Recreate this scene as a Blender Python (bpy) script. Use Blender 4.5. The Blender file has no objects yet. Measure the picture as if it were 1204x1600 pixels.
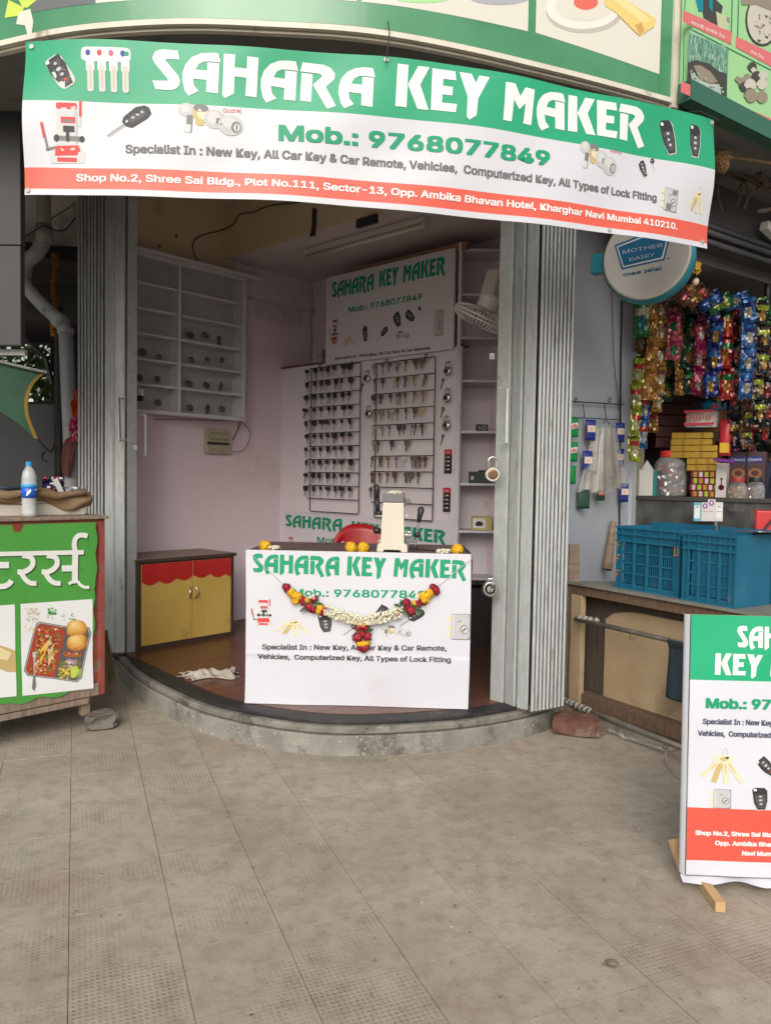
import bpy, bmesh, math, random, os
from mathutils import Matrix, Vector
R = math.radians
rnd = random.Random(7)
SC = bpy.context.scene
COL = SC.collection

# ------------------------------------------------------------------ camera
cam_d = bpy.data.cameras.new('camera'); cam = bpy.data.objects.new('camera', cam_d); COL.objects.link(cam)
cam_d.sensor_fit = 'VERTICAL'; cam_d.sensor_height = 36; cam_d.sensor_width = 27; cam_d.lens = 27
cam_d.clip_start = 0.05; cam_d.clip_end = 400
CAMM = Matrix.Translation((0, 0, 1.43)) @ Matrix.Rotation(R(90 - 2.53), 4, 'X') @ Matrix.Rotation(R(0.92), 4, 'Z')
cam.matrix_world = CAMM
SC.camera = cam
# ------------------------------------------------------------------ world, sun, exposure
SUN_EL, SUN_AZ = 33, 188          # sun behind the photographer, a little to the left
w = bpy.data.worlds.new('World'); SC.world = w; w.use_nodes = True
nt = w.node_tree; nt.nodes.clear()
sky = nt.nodes.new('ShaderNodeTexSky'); sky.sky_type = 'NISHITA'; sky.sun_disc = False
sky.sun_elevation = R(SUN_EL); sky.sun_rotation = R(SUN_AZ); sky.air_density = 1.6; sky.dust_density = 5.0; sky.ozone_density = 0.6
hsv = nt.nodes.new('ShaderNodeHueSaturation'); hsv.inputs['Saturation'].default_value = 0.45
bg = nt.nodes.new('ShaderNodeBackground'); bg.inputs['Strength'].default_value = 0.13
out = nt.nodes.new('ShaderNodeOutputWorld')
nt.links.new(sky.outputs[0], hsv.inputs['Color']); nt.links.new(hsv.outputs[0], bg.inputs[0]); nt.links.new(bg.outputs[0], out.inputs[0])
sd = bpy.data.lights.new('sun', 'SUN'); sd.energy = 1.35; sd.angle = R(45); sd.color = (1, .96, .9)
sun = bpy.data.objects.new('sun', sd); COL.objects.link(sun)
a = R(SUN_AZ); sv = Vector((math.sin(a) * math.cos(R(SUN_EL)), math.cos(a) * math.cos(R(SUN_EL)), math.sin(R(SUN_EL))))
sun.rotation_euler = sv.to_track_quat('Z', 'Y').to_euler(); sun.location = sv * 20
SC.view_settings.view_transform = 'Standard'; SC.view_settings.look = 'None'
SC.view_settings.gamma = 1; SC.view_settings.exposure = 0.3
SC.cycles.max_bounces = 8; SC.cycles.diffuse_bounces = 5; SC.cycles.transparent_max_bounces = 16

# ------------------------------------------------------------------ pixel -> place helpers (photo pixels 1204x1600)
CO = CAMM.translation.copy()
def ray(px, py):
    return (CAMM.to_3x3() @ Vector(((px - 602) / 1200, -(py - 800) / 1200, -1)))
def atY(px, py, Y):
    d = ray(px, py); return CO + d * (Y / d.y)
def atZ(px, py, z):
    d = ray(px, py); return CO + d * ((z - CO.z) / d.z)
class Frame:
    """a vertical working plane: local x to the right, local y into it, local z up"""
    def __init__(s, x, y, rz, z=0):
        s.o = Vector((x, y, z)); s.rz = R(rz); s.m = Matrix.Translation(s.o) @ Matrix.Rotation(s.rz, 4, 'Z'); s.i = s.m.inverted()
    def at(s, px, py, off=0):                 # local (x, z) where the ray meets local y = off
        o = s.i @ CO; d = s.i.to_3x3() @ ray(px, py); t = (off - o.y) / d.y
        p = o + d * t; return p.x, p.z
    def w(s, x, y, z): return s.m @ Vector((x, y, z))
# ------------------------------------------------------------------ materials
MATS = {}
class NB:
    def __init__(s, m): s.t = m.node_tree; s.n = s.t.nodes; s.l = s.t.links
    def add(s, k, **kw):
        n = s.n.new(k)
        for a_, v in kw.items():
            if a_.startswith('_'): setattr(n, a_[1:], v)
            else: n.inputs[a_.replace('__', ' ')].default_value = v
        return n
    def link(s, a_, b): s.l.new(a_, b)
def c4(c): return (c[0], c[1], c[2], 1)
def pm(name, c, c2=None, sc=4, rough=.6, metal=0, bump=0, bsc=60, space='OBJ', det=4, stain=None, ssc=1.5, sth=.55, sw=.12,
       trans=0, ior=1.45, alpha=1, spec=.5, sheen=0, coat=0, emit=None, stretch=None, speck=None, spsc=120, spth=.7):
    if name in MATS: return MATS[name]
    m = bpy.data.materials.new(name); m.use_nodes = True; b = NB(m)
    p = b.n['Principled BSDF']
    p.inputs['Base Color'].default_value = c4(c); p.inputs['Roughness'].default_value = rough; p.inputs['Metallic'].default_value = metal
    p.inputs['Specular IOR Level'].default_value = spec; p.inputs['IOR'].default_value = ior
    p.inputs['Transmission Weight'].default_value = trans; p.inputs['Alpha'].default_value = alpha
    p.inputs['Coat Weight'].default_value = coat
    if sheen: p.inputs['Sheen Weight'].default_value = sheen
    if c2 is not None or bump or stain is not None or speck is not None:
        if space == 'OBJ': co = b.add('ShaderNodeTexCoord').outputs['Object']
        else: co = b.add('ShaderNodeNewGeometry').outputs['Position']
        if stretch:
            mp = b.add('ShaderNodeMapping', Scale=stretch); b.link(co, mp.inputs[0]); co = mp.outputs[0]
        col = None
        if c2 is not None:
            nz = b.add('ShaderNodeTexNoise', Scale=sc, Detail=det, Roughness=.6); b.link(co, nz.inputs['Vector'])
            rp = b.add('ShaderNodeValToRGB'); rp.color_ramp.elements[0].position = .35; rp.color_ramp.elements[1].position = .68
            rp.color_ramp.elements[0].color = c4(c); rp.color_ramp.elements[1].color = c4(c2)
            b.link(nz.outputs['Fac'], rp.inputs[0]); col = rp.outputs[0]
        def layer(col, colr, scale, th, wd, det_, amt=.85):
            nz = b.add('ShaderNodeTexNoise', Scale=scale, Detail=det_, Roughness=.7); b.link(co, nz.inputs['Vector'])
            mr = b.add('ShaderNodeMapRange'); mr.inputs[1].default_value = th; mr.inputs[2].default_value = th + wd; mr.inputs[4].default_value = amt
            b.link(nz.outputs['Fac'], mr.inputs[0])
            mx = b.add('ShaderNodeMix', _data_type='RGBA'); mx.inputs[7].default_value = c4(colr)
            if col is None: mx.inputs[6].default_value = c4(c)
            else: b.link(col, mx.inputs[6])
            b.link(mr.outputs[0], mx.inputs[0]); return mx.outputs[2]
        if stain is not None: col = layer(col, stain, ssc, sth, sw, 6)
        if speck is not None: col = layer(col, speck, spsc, spth, .04, 2)
        if col is not None: b.link(col, p.inputs['Base Color'])
        if bump:
            nb = b.add('ShaderNodeTexNoise', Scale=bsc, Detail=5); b.link(co, nb.inputs['Vector'])
            bp = b.add('ShaderNodeBump', Strength=min(1, bump), Distance=.004 if bump <= 1 else .01); b.link(nb.outputs['Fac'], bp.inputs['Height']); b.link(bp.outputs[0], p.inputs['Normal'])
    MATS[name] = m; return m
def ink(name, c, rough=.45): return pm('ink_' + name, c, rough=rough, spec=.35)
def glass(name, tint=(1, 1, 1), op=.12, rough=.08):
    if name in MATS: return MATS[name]
    m = bpy.data.materials.new(name); m.use_nodes = True; b = NB(m); b.n.remove(b.n['Principled BSDF'])
    o = [n for n in b.n if n.type == 'OUTPUT_MATERIAL'][0]
    t = b.add('ShaderNodeBsdfTransparent'); t.inputs[0].default_value = c4(tint)
    g = b.add('ShaderNodeBsdfPrincipled'); g.inputs['Base Color'].default_value = (.75, .76, .77, 1); g.inputs['Roughness'].default_value = rough; g.inputs['Specular IOR Level'].default_value = .8
    co = b.add('ShaderNodeTexCoord'); nz = b.add('ShaderNodeTexNoise', Scale=7.0, Detail=6); b.link(co.outputs['Object'], nz.inputs[0])
    mr = b.add('ShaderNodeMapRange'); mr.inputs[1].default_value = .3; mr.inputs[2].default_value = .8; mr.inputs[3].default_value = op * .5; mr.inputs[4].default_value = op * 1.6
    b.link(nz.outputs[0], mr.inputs[0])
    mx = b.add('ShaderNodeMixShader'); b.link(mr.outputs[0], mx.inputs[0]); b.link(t.outputs[0], mx.inputs[1]); b.link(g.outputs[0], mx.inputs[2]); b.link(mx.outputs[0], o.inputs[0])
    MATS[name] = m; return m
# ------------------------------------------------------------------ mesh builder
class MB:
    def __init__(s): s.v = []; s.f = []; s.mi = []; s.mats = []; s.m = Matrix.Identity(4); s.sm = []; s.smooth = False
    def mat(s, m):
        if m not in s.mats: s.mats.append(m)
        s.cur = s.mats.index(m); return s
    def put(s, vs, fs):
        if not s.mats: s.mats.append(None); s.cur = 0
        k = len(s.v); s.v += [s.m @ Vector(p) for p in vs]
        for f in fs: s.f.append([k + i for i in f]); s.mi.append(s.cur); s.sm.append(s.smooth)
        return s
    def box(s, x0, x1, y0, y1, z0, z1):
        return s.put([(x0,y0,z0),(x1,y0,z0),(x1,y1,z0),(x0,y1,z0),(x0,y0,z1),(x1,y0,z1),(x1,y1,z1),(x0,y1,z1)],
              [(0,3,2,1),(4,5,6,7),(0,1,5,4),(1,2,6,5),(2,3,7,6),(3,0,4,7)])
    def beam(s, p, q, wd, th, up=(0, 0, 1)):
        p = Vector(p); q = Vector(q); d = (q - p).normalized(); u = Vector(up); sd_ = d.cross(u)
        if sd_.length < 1e-4: sd_ = d.cross(Vector((1, 0, 0)))
        sd_.normalize(); u = sd_.cross(d); a_ = sd_ * wd / 2; b_ = u * th / 2
        vs = [p-a_-b_, p+a_-b_, p+a_+b_, p-a_+b_, q-a_-b_, q+a_-b_, q+a_+b_, q-a_+b_]
        return s.put(vs, [(0,1,2,3),(7,6,5,4),(0,4,5,1),(1,5,6,2),(2,6,7,3),(3,7,4,0)])
    def prism(s, pts, z0, z1):
        n = len(pts); a_ = sum(pts[i][0]*pts[(i+1)%n][1]-pts[(i+1)%n][0]*pts[i][1] for i in range(n))
        if a_ < 0: pts = pts[::-1]
        vs = [(x, y, z0) for x, y in pts] + [(x, y, z1) for x, y in pts]
        return s.put(vs, [tuple(range(n))[::-1], tuple(range(n, 2*n))] + [(i, (i+1) % n, n+(i+1) % n, n+i) for i in range(n)])
    def yprism(s, pts, y0, y1):                 # outline in x,z extruded along y
        m = s.m; s.m = m @ Matrix(((1,0,0,0),(0,0,-1,0),(0,1,0,0),(0,0,0,1))); s.prism(pts, -y1, -y0); s.m = m; return s
    def tube(s, pts, r, n=8, cap=True):
        pts = [Vector(p) for p in pts]; rs = r if isinstance(r, (list, tuple)) else [r] * len(pts)
        vs = []; fs = []; prev = None
        for i, p in enumerate(pts):
            d = (pts[min(i+1, len(pts)-1)] - pts[max(i-1, 0)]).normalized()
            if prev is None:
                u = d.cross(Vector((0, 0, 1)))
                if u.length < .05: u = d.cross(Vector((1, 0, 0)))
            else: u = prev - d * prev.dot(d)
            u.normalize(); prev = u; v = d.cross(u)
            vs += [p + (u * math.cos(6.28318*k/n) + v * math.sin(6.28318*k/n)) * rs[i] for k in range(n)]
        for i in range(len(pts)-1):
            fs += [(i*n+k, i*n+(k+1) % n, (i+1)*n+(k+1) % n, (i+1)*n+k) for k in range(n)]
        if cap: fs += [tuple(range(n))[::-1], tuple(range((len(pts)-1)*n, len(pts)*n))]
        return s.put(vs, fs)
    def lathe(s, prof, n=24, c=(0, 0, 0), axis='Z'):
        vs = []; fs = []; mm = {'Z': Matrix.Identity(4), 'Y': Matrix.Rotation(R(90), 4, 'X'), 'X': Matrix.Rotation(R(90), 4, 'Y')}[axis]
        for r, z in prof: vs += [Vector(c) + (mm @ Vector((r*math.cos(6.28318*k/n), r*math.sin(6.28318*k/n), z))) for k in range(n)]
        for i in range(len(prof)-1): fs += [(i*n+k, i*n+(k+1) % n, (i+1)*n+(k+1) % n, (i+1)*n+k) for k in range(n)]
        if prof[0][0] > 1e-4: fs.append(tuple(range(n))[::-1])
        if prof[-1][0] > 1e-4: fs.append(tuple(range((len(prof)-1)*n, len(prof)*n)))
        return s.put(vs, fs)
    def ball(s, c, rx, ry=None, rz=None, n=10, k=6, jit=0):
        ry = ry or rx; rz = rz or rx; vs = []; fs = []
        for i in range(k+1):
            t = math.pi * i / k
            for j in range(n):
                q = 6.28318*j/n; g = 1 + (rnd.uniform(-jit, jit) if jit else 0)
                vs.append((c[0]+rx*g*math.sin(t)*math.cos(q), c[1]+ry*g*math.sin(t)*math.sin(q), c[2]+rz*g*math.cos(t)))
        for i in range(k): fs += [(i*n+j, (i+1)*n+j, (i+1)*n+(j+1) % n, i*n+(j+1) % n) for j in range(n)]
        return s.put(vs, fs)
    def surf(s, fn, nu, nv, thick=None):
        vs = [fn(i/nu, j/nv) for j in range(nv+1) for i in range(nu+1)]
        fs = [(j*(nu+1)+i, j*(nu+1)+i+1, (j+1)*(nu+1)+i+1, (j+1)*(nu+1)+i) for j in range(nv) for i in range(nu)]
        return s.put(vs, fs)
    def mesh(s, name):
        me = bpy.data.meshes.new(name); me.from_pydata([tuple(p) for p in s.v], [], s.f)
        for m in s.mats:
            if m: me.materials.append(m)
        if s.mats and s.mats[0]:
            me.polygons.foreach_set('material_index', s.mi)
        me.polygons.foreach_set('use_smooth', s.sm); me.update(); return me
    def obj(s, name, parent=None, bevel=0, seg=2, weld=False, kind=None, label=None):
        me = s.mesh(name)
        if weld:
            bm = bmesh.new(); bm.from_mesh(me); bmesh.ops.remove_doubles(bm, verts=bm.verts, dist=1e-5); bm.to_mesh(me); bm.free()
        o = bpy.data.objects.new(name, me); COL.objects.link(o); o.parent = parent
        if bevel:
            b = o.modifiers.new('bevel', 'BEVEL'); b.width = bevel; b.segments = seg; b.limit_method = 'ANGLE'; b.angle_limit = R(40)
        if kind: o['kind'] = kind
        if label: o['label'] = label
        return o
def mb(m): return MB().mat(m)
def tag(o, label, cat, group=None, kind=None):
    o['label'] = label; o['category'] = cat
    if group: o['group'] = group
    if kind: o['kind'] = kind
    return o
def thing(name, label, cat, loc=(0, 0, 0), rz=0, group=None):
    o = bpy.data.objects.new(name, None); COL.objects.link(o); o.location = loc; o.rotation_euler = (0, 0, rz)
    o.empty_display_size = .1
    return tag(o, label, cat, group)
def fthing(fr, name, label, cat, x=0, y=0, z=0, group=None, rz=0):
    return thing(name, label, cat, fr.w(x, y, z), fr.rz + R(rz), group)
def struct(o, label=None):
    o['kind'] = 'structure'
    if label: o['label'] = label
    return o
def dup(root, loc=None, rz=None, label=None):
    r = root.copy(); COL.objects.link(r)
    if loc is not None: r.location = loc
    if rz is not None: r.rotation_euler = (0, 0, rz)
    if label: r['label'] = label
    for ch in root.children:
        c = ch.copy(); COL.objects.link(c); c.parent = r
        for g in ch.children:
            d = g.copy(); COL.objects.link(d); d.parent = c
    return r
def solid(o, th, off=0):
    m = o.modifiers.new('thickness', 'SOLIDIFY'); m.thickness = th; m.offset = off; return o
def catmull(P, n=8):
    P = [Vector(p) for p in P]; out_ = []
    for i in range(len(P)-1):
        a_, b_, c_, d_ = P[max(i-1, 0)], P[i], P[i+1], P[min(i+2, len(P)-1)]
        for k in range(n):
            t = k/n; out_.append(.5*((2*b_)+(c_-a_)*t+(2*a_-5*b_+4*c_-d_)*t*t+(3*b_-a_-3*c_+d_)*t**3))
    out_.append(P[-1]); return out_
def inset(P, d):
    o_ = []
    for i, p in enumerate(P):
        t = (P[min(i+1, len(P)-1)] - P[max(i-1, 0)]).normalized(); o_.append(Vector((p.x - t.y*d, p.y + t.x*d, 0)))
    return o_
def clip(poly, hull):                                # convex hull, counter-clockwise
    for i in range(len(hull)):
        a_, b_ = hull[i], hull[(i+1) % len(hull)]; res = []
        f = lambda p: (b_[0]-a_[0])*(p[1]-a_[1]) - (b_[1]-a_[1])*(p[0]-a_[0])
        for k in range(len(poly)):
            p, q = poly[k], poly[(k+1) % len(poly)]; fp, fq = f(p), f(q)
            if fp >= 0: res.append(p)
            if (fp >= 0) != (fq >= 0):
                t = fp/(fp-fq); res.append((p[0]+(q[0]-p[0])*t, p[1]+(q[1]-p[1])*t))
        poly = res
        if len(poly) < 3: return []
    return poly

# ------------------------------------------------------------------ lettering and print
def q_(pts, s_, x0, top, base):                      # traced letter outline -> unit cap height, skew s_ removed
    u = base - top
    return [((x-x0)/u, (base - (y - s_*(x-x0)))/u) for x, y in pts]
GL = {
 'S': [q_([(135,45),(145,93),(88,92),(80,97),(84,106),(140,180),(150,205),(148,232),(132,252),(105,262),(37,257),(22,212),(88,211),(95,205),(90,196),(30,118),(20,92),(30,60),(48,47),(75,42)],.02,20,43,260)],
 'A': [q_([(320,55),(333,104),(285,103),(255,105),(232,122),(218,152),(207,200),(213,240),(235,268),(190,297),(172,270),(160,215),(160,170),(172,125),(200,85),(240,62),(280,55)],.0,160,55,272),
       q_([(216,152),(275,154),(275,205),(205,201)],0,160,55,272), q_([(272,109),(327,109),(325,273),(270,270)],0,160,55,272)],
 'H': [q_([(360,57),(413,58),(413,128),(470,130),(470,62),(524,64),(521,284),(467,281),(470,180),(413,178),(413,275),(370,305),(358,283)],.02,358,57,280)],
 'R': [q_([(750,80),(850,84),(885,98),(907,130),(905,160),(865,208),(916,315),(875,335),(803,200),(842,155),(845,143),(833,134),(740,130)],.01,742,80,298), q_([(747,137),(800,141),(797,300),(745,297)],.01,742,80,298)],
 'K': [q_([(55,22),(103,27),(98,222),(48,217)],.1,48,22,217), q_([(147,32),(198,38),(157,118),(196,237),(147,231),(102,118)],.12,48,22,217)],
 'E': [[(.02,1),(.56,1),(.58,.78),(.28,.78),(.27,.61),(.5,.61),(.49,.4),(.26,.4),(.25,.2),(.6,.2),(.57,0),(0,0)]],
 'Y': [q_([(325,60),(382,68),(402,112),(418,75),(467,82),(412,190),(405,270),(374,292),(360,277),(363,180)],.12,325,60,258)],
 'M': [q_([(540,95),(587,100),(612,165),(640,117),(688,124),(670,312),(628,306),(640,200),(607,235),(580,185),(568,299),(525,293)],.12,525,93,290)],
}
GW = {'S': .6, 'A': .8, 'H': .76, 'R': .8, 'K': .76, 'E': .6, 'Y': .72, 'M': .83, ' ': .33}
_tc = {}
_fd = os.path.join(bpy.utils.system_resource('DATAFILES'), 'fonts')
def _font(n):
    try: return bpy.data.fonts.load(os.path.join(_fd, n))
    except Exception: return None
FONTS = {'sans': _font('Inter.woff2'), 'deva': _font('NotoSansDevanagari-VariableFont_wdth,wght.woff2') or _font('NotoSansDevanagari-Regular.woff2'), 'serif': None}
def text_mesh(s, font='sans', bold=.02):
    k = (s, font)
    if k in _tc: return _tc[k]
    cu = bpy.data.curves.new('t', 'FONT'); cu.body = s; cu.resolution_u = 3; cu.fill_mode = 'FRONT'
    if FONTS.get(font): cu.font = FONTS[font]
    o = bpy.data.objects.new('t', cu); COL.objects.link(o)
    dg = bpy.context.evaluated_depsgraph_get(); me = o.evaluated_get(dg).to_mesh()
    vs = [(v.co.x, v.co.y) for v in me.vertices]; fs = [tuple(p.vertices) for p in me.polygons]
    o.evaluated_get(dg).to_mesh_clear(); bpy.data.objects.remove(o); bpy.data.curves.remove(cu)
    if not vs: vs = [(0, 0)]
    x0 = min(v[0] for v in vs); x1 = max(v[0] for v in vs)
    vs = [((x-x0)/(x1-x0 or 1), y/.73) for x, y in vs]
    _tc[k] = (vs, fs); return _tc[k]
def homog(src, dst):
    A = []; B = []
    for (x, y), (u, v) in zip(src, dst):
        A.append([x, y, 1, 0, 0, 0, -u*x, -u*y]); B.append(u); A.append([0, 0, 0, x, y, 1, -v*x, -v*y]); B.append(v)
    n = 8
    for i in range(n):
        p = max(range(i, n), key=lambda r: abs(A[r][i])); A[i], A[p] = A[p], A[i]; B[i], B[p] = B[p], B[i]
        for r in range(n):
            if r != i:
                f = A[r][i]/A[i][i]
                for c in range(i, n): A[r][c] -= f*A[i][c]
                B[r] -= f*B[i]
    h = [B[i]/A[i][i] for i in range(n)]
    return lambda x, y: ((h[0]*x+h[1]*y+h[2])/(h[6]*x+h[7]*y+1), (h[3]*x+h[4]*y+h[5])/(h[6]*x+h[7]*y+1))
class Art:
    """flat print on a sheet W x H (origin lower left). Corners are photo pixels TL TR BR BL."""
    def __init__(s, W, H, corners, fn=None, pre=None):
        s.W, s.H = W, H; s.h = homog(corners, [(0, H), (W, H), (W, 0), (0, 0)]); s.pre = pre
        s.fn = fn or (lambda u, v, d: (u, -d, v)); s.L = {}
    def uv(s, px, py):
        if s.pre: px, py = s.pre(px, py)
        return s.h(px, py)
    def raw(s, vs, fs, col, lay, grp='print'):
        V, F, MI = s.L.setdefault(grp, ([], [], [])); k = len(V)
        V += [(x, y, lay) for x, y in vs]
        for f in fs: F.append([k+i for i in f]); MI.append(col)
    def poly(s, pts, col, lay=1, grp='print', px=False):
        if px: pts = [s.uv(*p) for p in pts]
        pts = list(pts); n = len(pts)
        if sum(pts[i][0]*pts[(i+1)%n][1]-pts[(i+1)%n][0]*pts[i][1] for i in range(n)) < 0: pts = pts[::-1]
        s.raw(pts, [tuple(range(n))], col, lay, grp)
    def text(s, t, p0, p1, cap, col, font='sans', bold=.02, lay=3, px=True, grp='lettering'):
        a_ = Vector(s.uv(*p0) if px else p0); b_ = Vector(s.uv(*p1) if px else p1)
        c_ = (Vector(s.uv(p0[0], p0[1]-cap)) - a_).length if px else cap
        vs, fs = text_mesh(t, font, bold); d = b_ - a_; up = Vector((-d.y, d.x)).normalized()*c_
        dn = d.normalized()*c_*bold*1.5; un = up.normalized()*c_*bold*.8
        for k, (ox, oy) in enumerate([(i*.5, j) for i in (-2,-1,0,1,2) for j in (-1,1)] if bold > 0 else ((0,0),)):
            s.raw([tuple(a_ + d*x + up*y + dn*ox + un*oy) for x, y in vs], fs, col, lay + k*.1, grp)
    def word(s, t, p0, p1, cap, col, lay=3, px=True, grp='lettering'):
        a_ = Vector(s.uv(*p0) if px else p0); b_ = Vector(s.uv(*p1) if px else p1)
        c_ = (Vector(s.uv(p0[0], p0[1]-cap)) - a_).length if px else cap
        tot = sum(GW[ch] for ch in t) + .05*(len(t)-1); d = (b_-a_)/tot; up = Vector((-d.y, d.x)).normalized()*c_; x = 0
        for ch in t:
            for g in GL.get(ch, []):
                s.poly([tuple(a_ + d*(x+gx) + up*gy) for gx, gy in g], col, lay, grp)
            x += GW[ch] + .05
    def pen(s, cx, cy, hpx, ang=0, asp=1, px=True):
        c = Vector(s.uv(cx, cy) if px else (cx, cy)); h = (Vector(s.uv(cx, cy-hpx/2))-Vector(s.uv(cx, cy+hpx/2))).length if px else hpx
        return Pen(s, c, h, ang, asp)
    def build(s, parent, name_map=None, step=None, y=0):
        for grp, (V, F, MI) in s.L.items():
            mats = []
            for m in MI:
                if m not in mats: mats.append(m)
            me = bpy.data.meshes.new(grp); me.from_pydata(V, [], F)
            for m in mats: me.materials.append(m)
            me.polygons.foreach_set('material_index', [mats.index(m) for m in MI])
            bm = bmesh.new(); bm.from_mesh(me); bmesh.ops.triangulate(bm, faces=bm.faces, ngon_method='EAR_CLIP')
            if step:
                for ax, L_ in ((0, s.W), (1, s.H)):
                    for k in range(1, int(L_/step)+1):
                        pn = Vector((0, 0, 0)); pn[ax] = 1; co = Vector((0, 0, 0)); co[ax] = k*step
                        bmesh.ops.bisect_plane(bm, geom=bm.verts[:]+bm.edges[:]+bm.faces[:], plane_co=co, plane_no=pn)
            for v in bm.verts: v.co = s.fn(v.co.x, v.co.y, v.co.z*.0004 + .0006)
            bm.to_mesh(me); bm.free()
            o = bpy.data.objects.new(grp, me); COL.objects.link(o); o.parent = parent; o.location.y = y
class Pen:
    def __init__(s, art, c, h, ang, asp): s.a = art; s.c = c; s.h = h; s.r = R(ang); s.asp = asp; s.l = 2
    def t(s, p):
        x = (p[0]-.5)*s.h*s.asp; y = (p[1]-.5)*s.h; c, n = math.cos(s.r), math.sin(s.r)
        return (s.c.x + x*c - y*n, s.c.y + x*n + y*c)
    def poly(s, pts, col):
        s.l += .12; s.a.poly([s.t(p) for p in pts], col, s.l)
    def ell(s, cx, cy, rx, ry, col, n=18, a0=0):
        s.poly([(cx+rx*math.cos(6.28318*k/n)*math.cos(a0)-ry*math.sin(6.28318*k/n)*math.sin(a0), cy+rx*math.cos(6.28318*k/n)*math.sin(a0)+ry*math.sin(6.28318*k/n)*math.cos(a0)) for k in range(n)], col)
    def rr(s, x0, y0, x1, y1, r, col):
        P = []
        for cx, cy, a0 in ((x1-r, y1-r, 0), (x0+r, y1-r, 90), (x0+r, y0+r, 180), (x1-r, y0+r, 270)):
            P += [(cx+r*math.cos(R(a0+k*22.5)), cy+r*math.sin(R(a0+k*22.5))) for k in range(5)]
        s.poly(P, col)
    def line(s, p, q, w_, col):
        d = (Vector(q)-Vector(p)); n = Vector((-d.y, d.x)).normalized()*w_/2; p = Vector(p); q = Vector(q)
        s.poly([tuple(p+n), tuple(p-n), tuple(q-n), tuple(q+n)], col)
def INKS():
    g = {}
    for n, c in dict(green=(.012,.27,.14), dgreen=(.01,.22,.12), teal=(.01,.27,.15), white=(.66,.67,.68), red=(.72,.085,.06), dark=(.03,.03,.035), grey=(.07,.07,.075), txt=(.06,.06,.07),
        silver=(.42,.43,.45), lsil=(.5,.51,.52), dsil=(.16,.165,.17), cream=(.62,.56,.4), gold=(.45,.36,.15), mred=(.55,.05,.05), blue=(.03,.05,.3), pink=(.6,.1,.2), ctxt=(.13,.135,.14), orange=(.6,.2,.03), yel=(.75,.5,.06),
        brown=(.2,.09,.03), bun=(.62,.3,.07), bunl=(.75,.45,.14), purple=(.25,.1,.3), leaf=(.05,.2,.03), cgreen=(.06,.3,.05), lgreen=(.33,.6,.28), tealb=(.0,.22,.3), cap=(.62,.12,.14), lime=(.5,.62,.1), choc=(.06,.02,.015)).items(): g[n] = ink(n, c)
    return g
I = INKS()
def remote_a(p):
    p.rr(.1,.02,.9,.98,.22,I['lsil']); p.poly([(.15,.95),(.85,.95),(.9,.6),(.78,.3),(.7,.06),(.3,.06),(.14,.35),(.08,.6)],I['dark'])
    p.poly([(.25,.85),(.75,.85),(.7,.3),(.62,.12),(.38,.12),(.3,.3)],I['grey']); p.rr(.15,.86,.32,.96,.04,I['white'])
    p.ell(.5,.76,.08,.04,I['silver']); p.ell(.5,.58,.12,.05,I['silver']); p.ell(.5,.41,.09,.045,I['silver']); p.ell(.5,.24,.08,.035,I['mred'])
def remote_b(p):
    p.poly([(.1,.9),(.25,.99),(.75,.97),(.9,.85),(.88,.4),(.75,.03),(.3,.02),(.15,.3)],I['silver'])
    p.poly([(.1,.92),(.25,1),(.72,.98),(.86,.85),(.84,.42),(.7,.06),(.32,.06),(.15,.35)],I['dark'])
    p.poly([(.2,.7),(.78,.7),(.76,.4),(.64,.12),(.38,.12),(.24,.4)],I['grey']); p.rr(.17,.86,.33,.95,.03,I['white'])
    p.ell(.5,.62,.09,.04,I['silver']); p.ell(.5,.46,.11,.04,I['silver']); p.ell(.5,.3,.08,.04,I['silver'])
def flipkey(p):
    p.poly([(-.25,-.12),(-.18,-.2),(.35,.25),(.28,.34)],I['silver']); p.line((-.2,-.14),(.3,.28),.03,I['dsil'])
    p.poly([(.2,.35),(.3,.2),(.5,.14),(.95,.48),(1.05,.65),(.98,.85),(.85,.92),(.6,.86),(.25,.52)],I['dark'])
    p.poly([(.35,.42),(.5,.3),(.92,.6),(.82,.8),(.6,.75)],I['grey']); p.ell(.32,.37,.05,.05,I['white']); p.ell(.52,.5,.05,.04,I['silver']); p.ell(.65,.6,.05,.04,I['silver']); p.ell(.78,.69,.05,.04,I['silver'])
def knobs(p):
    p.ell(.12,.75,.13,.22,I['silver']); p.ell(.1,.8,.08,.13,I['lsil']); p.rr(.14,.05,.24,.6,.03,I['dsil']); p.rr(.1,.05,.22,.3,.03,I['lsil'])
    p.ell(.36,.68,.13,.3,I['gold']); p.ell(.38,.7,.08,.2,I['cream']); p.ell(.35,.85,.12,.13,I['dsil']); p.rr(.28,.3,.42,.5,.05,I['gold'])
    p.ell(.58,.55,.17,.3,I['silver']); p.ell(.56,.6,.1,.2,I['lsil']); p.rr(.6,.4,.72,.6,.03,I['dsil'])
    p.ell(.83,.42,.2,.32,I['silver']); p.ell(.8,.52,.12,.17,I['lsil']); p.ell(.92,.38,.08,.18,I['dsil']); p.ell(.93,.38,.05,.12,I['lsil']); p.line((.93,.3),(.93,.46),.02,I['dark'])
def bunch(p):
    for k in range(10):
        a0 = k*.6283; p.line((.55+.06*math.cos(a0),.88+.12*math.sin(a0)),(.55+.06*math.cos(a0+.63),.88+.12*math.sin(a0+.63)),.015,I['silver'])
    for (x, y, xx, yy, c) in ((.4,.62,.0,.18,'cream'),(.45,.58,.28,.02,'gold'),(.55,.58,.6,0,'cream'),(.62,.6,.98,.05,'cream')):
        p.line((x,y),(xx,yy),.13,I[c]); p.line((x,y),((xx+x)/2,(yy+y)/2),.03,I['gold'])
    p.ell(.38,.66,.14,.1,I['cream']); p.ell(.55,.7,.2,.13,I['cream']); p.ell(.52,.7,.1,.06,I['gold']); p.ell(.6,.74,.05,.03,I['dark'])
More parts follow.
